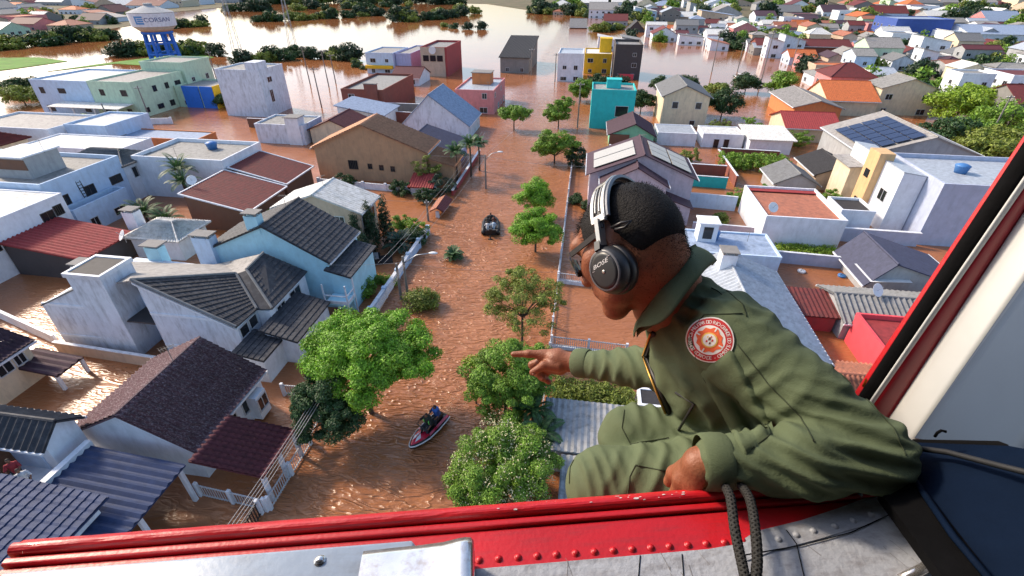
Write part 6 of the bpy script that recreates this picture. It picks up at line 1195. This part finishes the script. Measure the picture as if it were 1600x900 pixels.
parts = [(Vh, Qh), (Vr, Qr), (Vl, Ql), (Vc, Qc)]; off = 0; VV = []; QQ = []
for V, Q in parts: VV.append(V); QQ.append(Q+off); off += len(V)
org = np.array((0.509, 0.662, 23.207))
person = bpy.data.objects.new('person', np_mesh('person', np.concatenate(VV)-org, np.concatenate(QQ), SKIN, True)); person.location = org; link(person)
tag(person, 'person in olive flight suit leaning out of the helicopter and pointing left', 'person')
def child(name, V, Q, m, parent=person, smoothf=True): o = bpy.data.objects.new(name, np_mesh(name, np.asarray(V)-org, Q, m, smoothf)); return link(o, parent)
# fingernails
for (p, d, s) in (((-0.08, 0.956, 23.111), (0, 0, 0), .0045),):
    b = MB(); b.tube([Vector(p)-Vector(CR)*.003, Vector(p)+Vector(CR)*.005], [s*.7, s], 8); o = b.build('fingernail', mat('nail', (.34, .17, .11), .35, .05), person, True, -Vector(org))
# suit
suit = [('c', (0.519, 0.682, 23.179), (0.446, 0.766, 23.232), .118, .122), ('c', (0.446, 0.766, 23.232), (0.322, 0.817, 23.319), .128, .134), ('c', (0.322, 0.817, 23.319), (0.26, 0.845, 23.395), .126, .092),
        ('c', (0.296, 0.742, 23.45), (0.39, 0.637, 23.415), .078, .066), ('c', (0.39, 0.637, 23.415), (0.472, 0.56, 23.39), .064, .056), ('c', (0.473, 0.559, 23.389), (0.359, 0.522, 23.394), .056, .050), ('c', (0.359, 0.522, 23.394), (0.243, 0.516, 23.382), .048, .038),
        ('c', (0.261, 0.945, 23.326), (0.24, 0.886, 23.24), .072, .058), ('c', (0.24, 0.885, 23.238), (0.162, 0.928, 23.193), .054, .046), ('c', (0.162, 0.928, 23.193), (0.041, 0.987, 23.135), .046, .034),
        ('c', (0.475, 0.639, 23.216), (0.281, 0.62, 23.192), .095, .080), ('c', (0.281, 0.62, 23.192), (0.098, 0.608, 23.158), .080, .073), ('c', (0.098, 0.608, 23.158), (0.19, 0.655, 22.75), .070, .060),
        ('c', (0.483, 0.742, 23.188), (0.311, 0.746, 23.158), .095, .082), ('c', (0.311, 0.746, 23.158), (0.163, 0.749, 23.14), .079, .071), ('c', (0.163, 0.749, 23.14), (0.26, 0.811, 22.733), .070, .058),
        ('c', (0.184, 0.865, 23.469), (0.26, 0.845, 23.395), .064, .092)]
neck_a, neck_b = np.array(hp(-.03, 0, -.06)), np.array((0.195, 0.844, 23.434))
def open_suit(X, d):
    n = np.array((0.173, 0.869, 23.478)); up = (np.array(hp(-.03, 0, -.05))-np.array((0.258, 0.828, 23.388))); up /= np.linalg.norm(up)
    d = np.maximum(d, (X-n)@up)                                                       # neck opening
    w1 = np.array((0.215, 0.511, 23.38)); a1 = np.array((0.243, 0.516, 23.382))-w1; a1 /= np.linalg.norm(a1); m1 = np.linalg.norm(X-w1, axis=-1) < .09
    d = np.where(m1, np.maximum(d, -((X-w1)@a1)), d)                                  # left cuff
    w2 = np.array((0.029, 0.992, 23.132)); a2 = np.array((0.095, 0.96, 23.165))-w2; a2 /= np.linalg.norm(a2); m2 = np.linalg.norm(X-w2, axis=-1) < .07
    return np.where(m2, np.maximum(d, -((X-w2)@a2)), d)                               # right cuff
Vs, Qs = mesh_prims(suit, .020, .0046, .02, open_suit)
Vs = smooth(Vs, Qs, 2)
FOLDS = [  # centre, reach, direction across the folds, wavelength, height
 ((0.423, 0.512, 23.401), .11, .25*CR+1.0*CU, .026, .0075), ((0.332, 0.493, 23.392), .10, .5*CR+1.0*CU, .024, .0060), ((0.482, 0.55, 23.428), .08, .1*CR+1.0*CU, .030, .0055),
 ((0.374, 0.823, 23.483), .13, -.3*CR+1.0*CU, .034, .0060), ((0.307, 0.796, 23.494), .09, .3*CR+1.0*CU, .026, .0045), ((0.436, 0.726, 23.431), .10, -.4*CR+1.0*CU, .036, .0050), ((0.474, 0.65, 23.417), .09, -.2*CR+1.0*CU, .030, .0045),
 ((0.192, 0.893, 23.225), .10, 1.0*CR+.35*CU, .034, .0075), ((0.108, 0.93, 23.19), .05, 1.0*CR-.2*CU, .026, .0055), ((0.214, 0.794, 23.289), .10, 1.0*CR+.1*CU, .040, .0065),
 ((0.264, 0.679, 23.323), .10, .8*CR+.6*CU, .034, .0065), ((0.314, 0.62, 23.296), .08, .9*CR+.5*CU, .030, .0065), ((0.168, 0.7, 23.192), .10, .7*CR+.8*CU, .050, .0035), ((0.199, 0.591, 23.24), .10, .9*CR-.4*CU, .036, .0055), ((0.068, 0.585, 23.223), .06, .9*CR+.2*CU, .022, .0040),
 ((0.235, 0.737, 23.456), .08, .9*CR+.5*CU, .030, .0045), ((0.301, 0.596, 23.446), .07, .8*CR-.6*CU, .030, .0040)]
Ns = vnormals(Vs, Qs); D_ = np.zeros(len(Vs))
for i, (c, r, d, lam, a) in enumerate(FOLDS):
    d = np.array(d)/np.linalg.norm(d); w = np.exp(-((np.linalg.norm(Vs-np.array(c), axis=1)/r)**2)); ph = (Vs@d)/lam*2*np.pi+2.2*wavy(Vs, i, .9)+.9*wavy(Vs, i+50, 2.2)
    s = np.sin(ph)*.5+.5; D_ += 1.35*a*w*(s**2.0-.38)
D_ *= 1-np.exp(-((np.linalg.norm(Vs-np.array((0.24, 0.683, 23.483)), axis=1)/.055)**4))
D_ += .0022*wavy(Vs, 99, 1.4)+.0010*wavy(Vs, 98, 4.0)
Vs = Vs+Ns*D_[:, None]
suit_o = child('flight_suit', Vs, Qs, SUITM)
from mathutils.bvhtree import BVHTree
bvh = BVHTree.FromPolygons([Vector(v) for v in Vs], [tuple(int(i) for i in q) for q in Qs])
EYE = Vector((0, 0, 24))                                          # a point inside the cabin from which badges and seams are pressed on the cloth
def on_suit(p, lift=.0):
    """nearest point of the cloth below a point given in space, seen from inside the cabin"""
    d = (Vector(p)-EYE).normalized(); hit, n, i, t = bvh.ray_cast(EYE, d, 3)
    if hit is None: hit, n, i, t = bvh.find_nearest(Vector(p))
    if n.dot(d) > 0: n = -n
    return hit+n*lift, n
def cloth_patch(name, c4, m, lift, n=14, parent=suit_o, edge=.004):
    """a piece of cloth sewn on: a grid between four points laid on the suit, puffed by lift, with turned-down edges"""
    A, B, C_, D = [Vector(p) for p in c4]; V = []; Q = []
    for j in range(n+1):
        for i in range(n+1):
            u, v = i/n, j/n; p = (A*(1-u)+B*u)*(1-v)+(D*(1-u)+C_*u)*v; e = min(u, 1-u, v, 1-v); h_ = lift*min(1, (e*n)/1.0) if e > 0 else -.002
            q, nn = on_suit(p, h_); V.append(q)
    # average heights so that the piece lies smoothly
    for j in range(n):
        for i in range(n): a = j*(n+1)+i; Q.append((a, a+1, a+n+2, a+n+1))
    return child(name, np.array(V), np.array(Q), m, suit_o)
def seam(name, pts, m=THREAD, r=.0011, lift=.0008, sub=10):
    b = MB(); P_ = [Vector(p) for p in pts]; q = []
    for i in range(len(P_)-1):
        for k in range(sub): q.append(on_suit(P_[i].lerp(P_[i+1], k/sub), lift)[0])
    q.append(on_suit(P_[-1], lift)[0]); b.tube(q, r, 5); return b.build(name, m, suit_o, True, -Vector(org))
cloth_patch('sleeve_pocket', [(0.223, 0.635, 23.449), (0.27, 0.667, 23.488), (0.33, 0.555, 23.414), (0.285, 0.527, 23.381)], SUITM, .007, 16)
seam('pocket_stitch', [(0.236, 0.638, 23.452), (0.27, 0.66, 23.477), (0.323, 0.563, 23.41)]); seam('pocket_stitch', [(0.229, 0.632, 23.443), (0.29, 0.539, 23.38), (0.327, 0.561, 23.405)])
seam('sleeve_seam', [(0.28, 0.67, 23.49), (0.328, 0.625, 23.449), (0.368, 0.582, 23.428), (0.377, 0.541, 23.419)]); seam('back_seam', [(0.463, 0.716, 23.428), (0.495, 0.653, 23.417), (0.512, 0.593, 23.414), (0.514, 0.55, 23.402)])
seam('shoulder_seam', [(0.229, 0.687, 23.436), (0.217, 0.718, 23.468), (0.242, 0.748, 23.489), (0.313, 0.768, 23.485)]); seam('yoke_seam', [(0.274, 0.828, 23.513), (0.326, 0.812, 23.477), (0.328, 0.783, 23.469)])
seam('thigh_seam', [(0.133, 0.745, 23.232), (0.129, 0.71, 23.216), (0.146, 0.68, 23.204), (0.215, 0.677, 23.239)]); seam('thigh_seam', [(0.136, 0.572, 23.188), (0.138, 0.592, 23.218), (0.147, 0.605, 23.236), (0.198, 0.594, 23.244)]); seam('knee_dart', [(0.028, 0.569, 23.207), (0.027, 0.586, 23.232), (0.033, 0.594, 23.244)])
b = MB()
for pts in ([(0.217, 0.712, 23.328), (0.251, 0.698, 23.318), (0.228, 0.673, 23.267)],): b.tube([on_suit(p, .001)[0] for p in pts], .0028, 6)
b.build('pocket_zip', M['darkmetal'], suit_o, True, -Vector(org))
b = MB(); zp = [on_suit(p, .001)[0] for p in ((0.147, 0.773, 23.401), (0.158, 0.758, 23.375), (0.176, 0.74, 23.343), (0.194, 0.722, 23.312), (0.212, 0.703, 23.28))]; b.tube(zp, .006, 6); b.build('front_zip_tape', M['black'], suit_o, True, -Vector(org))
b = MB(); b.tube([p-Vector(CR)*.008-Vector(CU)*.002 for p in zp], .0025, 6); b.build('zip_teeth', mat('brass', (.45, .25, .06), .35, .2, metal=.7), suit_o, True, -Vector(org))
# cuffs
def band(name, a, b_, r, w, m):
    a = Vector(a); d = (Vector(b_)-a).normalized(); bb = MB(); bb.tube([a, a+d*.004, a+d*(w*.5), a+d*(w-.004), a+d*w], [r*.93, r, r*1.02, r, r*.95], 20, False); return bb.build(name, m, suit_o, True, -Vector(org))
band('cuff', (0.029, 0.989, 23.135), (0.095, 0.964, 23.161), .0385, .042, SUITM); band('cuff', (0.216, 0.511, 23.381), (0.26, 0.516, 23.384), .0425, .040, SUITM)
# collar: folded band round the neck
inn = [(0.138, 0.829, 23.397), (0.139, 0.793, 23.442), (0.15, 0.776, 23.488), (0.17, 0.788, 23.539), (0.204, 0.834, 23.565), (0.237, 0.896, 23.551), (0.248, 0.954, 23.509)]
outr = [(0.138, 0.813, 23.372), (0.135, 0.759, 23.438), (0.168, 0.723, 23.483), (0.198, 0.742, 23.527), (0.234, 0.79, 23.552), (0.28, 0.877, 23.531), (0.299, 0.954, 23.479)]
def ribbon(name, A, B, m, t=.005, sub=6, puff=.006):
    def cr(P_, s):
        n = len(P_)-1; i = min(int(s), n-1); u = s-i; p = [Vector(P_[max(i-1, 0)]), Vector(P_[i]), Vector(P_[i+1]), Vector(P_[min(i+2, n)])]
        return .5*((2*p[1])+(-p[0]+p[2])*u+(2*p[0]-5*p[1]+4*p[2]-p[3])*u*u+(-p[0]+3*p[1]-3*p[2]+p[3])*u**3)
    b = MB(); N_ = (len(A)-1)*sub; W_ = 7; c = sum((Vector(p) for p in A), Vector())/len(A)
    for sgn in (0, 1):
        for i in range(N_+1):
            a, e = cr(A, i/sub), cr(B, i/sub); o_ = ((a+e)/2-c).normalized()
            for j in range(W_): u = j/(W_-1); b.v.append(tuple(a.lerp(e, u)+o_*(puff*math.sin(math.pi*u)+.0015*math.sin(i*.9)-t*sgn)))
    k = (N_+1)*W_
    for i in range(N_):
        for j in range(W_-1): q = (i*W_+j, (i+1)*W_+j, (i+1)*W_+j+1, i*W_+j+1); b.f += [q, tuple(k+x for x in q[::-1])]; b.m += [0, 0]
        for j in (0, W_-1): b.f.append((i*W_+j, (i+1)*W_+j, k+(i+1)*W_+j, k+i*W_+j)); b.m.append(0)
    for i in (0, N_):
        for j in range(W_-1): b.f.append((i*W_+j, i*W_+j+1, k+i*W_+j+1, k+i*W_+j)); b.m.append(0)
    return b.build(name, m, suit_o, True, -Vector(org))
ribbon('collar', inn, outr, SUITM)
ribbon('collar_stand', [tuple(Vector(p)+Vector(hu)*.004-Vector(hl)*.006) for p in inn], [(0.144, 0.814, 23.372), (0.145, 0.78, 23.412), (0.174, 0.781, 23.445), (0.199, 0.804, 23.492), (0.233, 0.841, 23.523), (0.263, 0.901, 23.516), (0.28, 0.953, 23.482)], SUITM, .004, 6, .0)
# hair: cropped cap plus strands
def hair_mod(X, d):
    q = (X-hc)@HR3.T; a, bb, c = q[..., 0], q[..., 1], q[..., 2]
    line = np.where(a > .05, .048-(a-.05)*.2, np.where(a > -.02, .012, np.maximum(-.070, .012+(a+.02)*2.2)))     # hairline: forehead, above the ear, nape
    return np.maximum(d, (line-c)+.006*wavy(X, 5, 10))
Vq, Qq = mesh_prims([('e', hp(-.008, 0, .008), HR3, (.1020, .0780, .0950)), ('e', hp(-.03, 0, -.015), HR3, (.078, .070, .066))], .02, .0034, .02, hair_mod)
hair = child('hair', Vq, Qq, HAIRM); Nq = vnormals(Vq, Qq)
rng = np.random.default_rng(11); sel = rng.choice(len(Vq), 9000); b0 = Vq[sel]+rng.normal(size=(9000, 3))*.0015; q = (b0-hc)@HR3.T
ln = np.where(q[:, 0] > .045, .009, np.where(q[:, 2] > .05, .0030, .0014))*rng.uniform(.6, 1.3, 9000); dirs = Nq[sel]+rng.normal(size=(9000, 3))*.45+hf*np.where(q[:, 0] > .03, .5, .05)[:, None]+hu*.15; dirs /= np.linalg.norm(dirs, axis=1)[:, None]
sd_ = np.cross(dirs, rng.normal(size=(9000, 3))); sd_ /= np.linalg.norm(sd_, axis=1)[:, None]; tip = b0+dirs*ln[:, None]
VS = np.stack([b0-sd_*.0005, b0+sd_*.0005, tip+sd_*.00015, tip-sd_*.00015], 1).reshape(-1, 3); o = child('hair_strands', VS, np.arange(len(VS)).reshape(-1, 4), HAIRM, person); tag(o, kind='stuff')
qh = (Vh-hc)@HR3.T; fade = np.where((qh[:, 0] < .0) & (qh[:, 2] < -.02) & (qh[:, 2] > -.13) & (qh[:, 0] > -.14))[0]; pf = np.clip((qh[fade, 2]+.13)/.07, .02, 1)**1.5; sf = rng.choice(fade, 9000, p=pf/pf.sum()); Nh = vnormals(Vh, Qh)
b1 = Vh[sf]+rng.normal(size=(9000, 3))*.0018; d1 = Nh[sf]+rng.normal(size=(9000, 3))*.5-hu*.4; d1 /= np.linalg.norm(d1, axis=1)[:, None]; s1 = np.cross(d1, rng.normal(size=(9000, 3))); s1 /= np.linalg.norm(s1, axis=1)[:, None]; t1 = b1+d1*.0022
VS = np.stack([b1-s1*.0004, b1+s1*.0004, t1+s1*.0002, t1-s1*.0002], 1).reshape(-1, 3); o = child('hair_fade', VS, np.arange(len(VS)).reshape(-1, 4), HAIRM, person); tag(o, kind='stuff')
# ------------------------------------------------------------------ sleeve badge
bc = Vector((0.246, 0.7, 23.47)); bu = Vector(CR*.93+CU*.10+CF*-.1); bu.normalize(); bv = Vector(CU); bv = (bv-bu*bv.dot(bu)).normalized(); BR = .0385
hitc, hn = on_suit(bc)
bn = (hn*.6-Vector(CF)*.8).normalized(); bu = (bu-bn*bu.dot(bn)).normalized(); bv = bn.cross(bu)
def bp(u, v, lift): q_, n_ = on_suit(hitc+bu*u+bv*v); return q_+bn*(.0025+lift)
def bshape(name, pts2, m, lift, hole=None):
    b = MB(); n = len(pts2); b.v = [tuple(bp(u, v, lift)) for u, v in pts2]
    if hole: b.v += [tuple(bp(u, v, lift)) for u, v in hole]; b.f = [(i, (i+1) % n, n+(i+1) % n, n+i) for i in range(n)]; b.m = [0]*n
    else: b.v.append(tuple(bp(sum(p[0] for p in pts2)/n, sum(p[1] for p in pts2)/n, lift))); b.f = [(i, (i+1) % n, n) for i in range(n)]; b.m = [0]*n
    return b.build(name, m, badge_p)
def circ(r, n=40, p=0.0): return [(r*(1+p*max(0, math.cos(2*math.pi*i/n-.9))**6)*math.cos(2*math.pi*i/n), r*(1+p*max(0, math.cos(2*math.pi*i/n-.9))**6)*math.sin(2*math.pi*i/n)) for i in range(n)]
BW = mat('badge_white', (.62, .60, .58), .8, .06, 200); BRD = mat('badge_red', (.42, .015, .02), .8, .06, 200); BOR = mat('badge_orange', (.62, .10, .03), .8, .08, 200); BY = mat('badge_yellow', (.62, .40, .08), .8, .08, 200); BD = mat('badge_dark', (.12, .05, .03), .8, .1, 200)
bb = MB(); n = 40
for l in (-.012, .0): bb.v += [tuple(bp(u, v, l)) for u, v in circ(BR, n, .06)]
bb.f = [(i, (i+1) % n, n+(i+1) % n, n+i) for i in range(n)]; bb.m = [0]*n
badge_p = bb.build('badge', BW, suit_o, False, -Vector(org)); badge_p['label'] = 'round red and white fire brigade badge on the sleeve'
bshape('badge_border', circ(BR, 40, .06), BW, .0002, circ(BR*.95, 40, .06)); bshape('badge_ring', circ(BR*.95, 40, .06), BRD, .0004, circ(BR*.66)); bshape('badge_inner', circ(BR*.66), BW, .0005)
cross = []
for q in range(4):
    a0 = q*math.pi/2+.15
    for da, r in ((-.62, .60), (-.34, .50), (0.0, .57), (.34, .50), (.62, .60)): cross.append((BR*r*math.cos(a0+da), BR*r*math.sin(a0+da)))
bshape('badge_cross', cross, BOR, .0008)
bshape('badge_disc', circ(BR*.34, 24), BY, .0011); bshape('badge_centre', circ(BR*.28, 24), BW, .0014)
for (u, v, r, m) in ((.02, .05, .10, BD), (-.12, -.04, .07, BRD), (.12, -.03, .07, BRD), (0, -.14, .07, BD), (-.05, .15, .05, BY), (.1, .13, .05, BRD)):
    bshape('badge_emblem', [(BR*(u+x/BR*r), BR*(v+y/BR*r)) for x, y in [(BR*math.cos(k*1.2566)*(1 if k % 2 else .6), BR*math.sin(k*1.2566)*(1 if k % 2 else .6)) for k in range(5)]], m, .0017)
for q in range(4):
    a = q*math.pi/2+.15+math.pi/4; bshape('badge_tick', [(BR*r*math.cos(a+w), BR*r*math.sin(a+w)) for r, w in ((.44, -.06), (.63, -.05), (.63, .05), (.44, .06))], BW, .0012)
def ring_text(txt, a0, a1, r, size, flip):
    b = MB()
    for i, ch in enumerate(txt):
        if ch == ' ': continue
        a = a0+(a1-a0)*i/(len(txt)-1); V, F_ = text_polys(ch, size); n0 = len(b.v); th = a-math.pi/2 if not flip else a+math.pi/2
        for x, y, z in V: b.v.append(tuple(bp(r*math.cos(a)+x*math.cos(th)-y*math.sin(th), r*math.sin(a)+x*math.sin(th)+y*math.cos(th), .0009)))
        b.f += [tuple(n0+k for k in f) for f in F_]; b.m += [0]*len(F_)
    b.build('badge_lettering', BW, badge_p)
ring_text('BOMBEIROS MILITAR DO RIO GRANDE DO SUL', R_(205), R_(-35), BR*.80, .0085, False); ring_text('CORPO DE - CBMRS', R_(220), R_(320), BR*.80, .0085, True)
# ------------------------------------------------------------------ headset and sunglasses
hs = empty('headset', tuple(hc), 0, 'silver and black aviation headset on the pointing person', 'headset'); HO = -Vector(hc)
CUPM = mat('black_cup', (.012, .012, .014), .38, .15, 40); SIL = mat('brushed_silver', (.50, .48, .44), .32, .12, 40, metal=.75); GRAP = mat('graphite_plastic', (.022, .023, .026), .4, .1, 30)
def lathe_axis(name, c, ax, prof, m, parent, k=32, sq=(1, 1.15), smoothf=True):
    sq = (sq[0]*.93, sq[1]*.93); ax = Vector(ax).normalized(); e1 = (Vector(hf)-ax*Vector(hf).dot(ax)).normalized(); e2 = ax.cross(e1); b = MB(); c = Vector(c)
    for r, t in prof:
        for j in range(k): a = 2*math.pi*j/k; b.v.append(tuple(c+ax*t+e1*r*sq[0]*math.cos(a)+e2*r*sq[1]*math.sin(a)))
    for i in range(len(prof)-1):
        for j in range(k): b.f.append((i*k+j, i*k+(j+1) % k, (i+1)*k+(j+1) % k, (i+1)*k+j)); b.m.append(0)
    b.f.append(tuple(range(k))[::-1]); b.f.append(tuple((len(prof)-1)*k+j for j in range(k))); b.m += [0, 0]
    return b.build(name, m, parent, smoothf, HO if parent is hs else None)
for sg in (1, -1):
    ax = hl*sg+hf*.10-hu*.05; c = hp(.000, .062*sg, -.066)
    cu = lathe_axis('ear_cup', c, ax, [(.034, -.004), (.041, -.002), (.0435, .008), (.043, .018), (.0405, .020)], CUPM, hs)
    lathe_axis('cup_shell', c, ax, [(.0395, .0195), (.041, .024), (.0395, .034), (.036, .041), (.0345, .0425)], GRAP, cu); lathe_axis('cup_ring', c, ax, [(.0335, .0420), (.0355, .0428), (.0350, .0445), (.0325, .0450)], mat('ring_grey', (.10, .10, .11), .35, .1), cu); lathe_axis('cup_face', c, ax, [(.0318, .0425), (.0312, .0455), (.025, .0462), (.002, .0465)], CUPM, cu)
    lathe_axis('face_button', Vector(c)-Vector(hu)*.002, ax, [(.0036, .0462), (.0034, .0475), (.001, .0478)], SIL, cu, 14, (1, 1))
    if sg == 1:
        a_ = Vector(ax).normalized(); e1 = (-Vector(hf)+a_*Vector(hf).dot(a_)).normalized()*1.0; e2 = a_.cross(e1)
        if e2.dot(Vector(hu)) < 0: e2 = -e2
        V, F_ = text_polys('BOSE', .0125); b = MB(); t0 = Vector(c)+a_*.0471+Vector(hu)*.013
        b.v = [tuple(t0+(e1*(x+y*.35)*1.25+e2*y*.8)) for x, y, z in V]; b.f = F_; b.m = [0]*len(F_); b.build('lettering', M['plasticwhite'], cu)
        b = MB(); b.bar(t0-e1*.0235-e2*.0058, t0-e1*.017-e2*.0058, .0012, .0006); b.bar(t0+e1*.018+e2*.0048, t0+e1*.025+e2*.0048, .0012, .0006); b.build('lettering_bar', M['plasticwhite'], cu)
def bandpt(a, lift=0.0, back=0.0): return Vector(hp(-.012+back-.016*math.sin(a), (.088+lift)*math.cos(a), -.004+(.110+lift)*math.sin(a)))
def sweep_band(name, a0, a1, off, w, t, m, lift=0.0, parent=hs):
    b = MB(); n = 28
    for i in range(n+1):
        a = a0+(a1-a0)*i/n; p = bandpt(a, lift); d = (bandpt(a+.01, lift)-p).normalized(); s = Vector(hf)-d*Vector(hf).dot(d); s.normalize(); nn = s.cross(d)
        if nn.dot(p-Vector(hc)) < 0: nn = -nn
        for (x, y) in ((-w/2, 0), (w/2, 0), (w/2, t), (w/2-.001, t+.0006), (-w/2+.001, t+.0006), (-w/2, t)): b.v.append(tuple(p+s*(x+off)+nn*y))
    for i in range(n):
        for j in range(6): b.f.append((i*6+j, i*6+(j+1) % 6, (i+1)*6+(j+1) % 6, (i+1)*6+j)); b.m.append(0)
    b.f.append(tuple(range(6))); b.f.append(tuple(n*6+j for j in range(6))[::-1]); b.m += [0, 0]
    return b.build(name, m, parent, False, HO)
PI = math.pi
sweep_band('band_pad', .30, PI-.30, 0, .020, .006, CUPM, -.004); sweep_band('band_core', .10, PI-.10, 0, .012, .004, GRAP, .004)
for off in (-.0125, .0125): sweep_band('band_rail', .22, PI-.22, off, .0075, .007, SIL, .004)
for off in (-.0045, .0045): sweep_band('band_slot_frame', .36, .95, off, .0028, .006, SIL, .005)
for a in (.24, .96, 1.25, PI-1.25, PI-.96, PI-.24): sweep_band('band_bridge', a-.05, a+.05, 0, .030, .0075, SIL, .004)
sweep_band('band_back_rail', .25, PI-.25, -.019, .006, .006, mat('steel_grey', (.16, .17, .19), .4, .1, metal=.4), .002)
for sg in (1, -1):
    b = MB(); b.bar(bandpt(PI/2-sg*(PI/2-.24), .008), Vector(hp(-0.002, 0.095*sg, -0.029)), .020, .008, Vector(hf)); b.build('yoke', SIL, hs, False, HO)
    b = MB(); b.bar(Vector(hp(-0.002, 0.092*sg, -0.018)), Vector(hp(-0.001, 0.100*sg, -0.036)), .026, .012, Vector(hf)); b.build('yoke_socket', CUPM, hs, False, HO)
b = MB(); b.tube([Vector(hp(-.03, .088, .0)), Vector(hp(-.05, .086, -.002)), Vector(hp(-.064, .078, -.006)), Vector(hp(-.052, .084, -.012)), Vector(hp(-.036, .09, -.008))], .0030, 6); b.build('wire_loop', CUPM, hs, True, HO)
sg_ = empty('sunglasses', tuple(hc), 0, 'dark wraparound sunglasses on the pointing person', 'sunglasses'); LENS = mat('dark_lens', (.008, .008, .010), .06, .1)
for s in (1, -1):
    b = MB(); b.bar(Vector(hp(-.01, .083*s, .008)), Vector(hp(.085, .068*s, .006)), .004, .010, Vector(hu)); b.build('temple', CUPM, sg_, False, HO)
    b = MB(); n = 8
    for i in range(n+1):
        u = i/n; w = .072*(1-u)+.006*u; f_ = .088+.030*math.sin(u*PI/2); b.v += [tuple(hp(f_+.002, w*s, .018-.004*u)), tuple(hp(f_, w*s*.97, -.022-.006*math.sin(PI*u)))]
    for i in range(n): b.f.append((2*i, 2*i+2, 2*i+3, 2*i+1)); b.m.append(0)
    k = len(b.v); b.v += [tuple(Vector(v)-Vector(hf)*.003) for v in b.v]; b.f += [tuple(k+x for x in f[::-1]) for f in list(b.f)]; b.m += [0]*n; b.build('lens', LENS, sg_, True, HO)


# ------------------------------------------------------------------ look-alikes are told apart by their order from the left
ORD = 'first second third fourth fifth sixth seventh eighth ninth tenth eleventh twelfth thirteenth fourteenth fifteenth sixteenth seventeenth eighteenth nineteenth twentieth'.split()
ORD += ['twenty-'+o for o in ORD[:9]]+['thirtieth']+['thirty-'+o for o in ORD[:9]]+['fortieth']+['forty-'+o for o in ORD[:9]]+['fiftieth']+['fifty-'+o for o in ORD[:9]]+['sixtieth']+['sixty-'+o for o in ORD[:9]]+['seventieth']
same = {}
for o in col.objects:
    if o.parent is None and o.get('label') and not o.get('kind'): same.setdefault(o['label'], []).append(o)
for lab, os_ in same.items():
    if len(lab.split()) > 13: lab = lab.replace(' in the right-hand quarter', ' at right').replace(' below the wooded hill', ' below the hill').replace(' on the far left shore', ' at far left')
    if len(os_) < 2: continue
    os_.sort(key=lambda o: math.atan2(o.location.x, max(.1, o.location.y)))
    if len(os_) <= len(ORD) and len(lab.split()) <= 13:
        for i, o in enumerate(os_): o['label'] = lab+' '+ORD[i]+' from left'
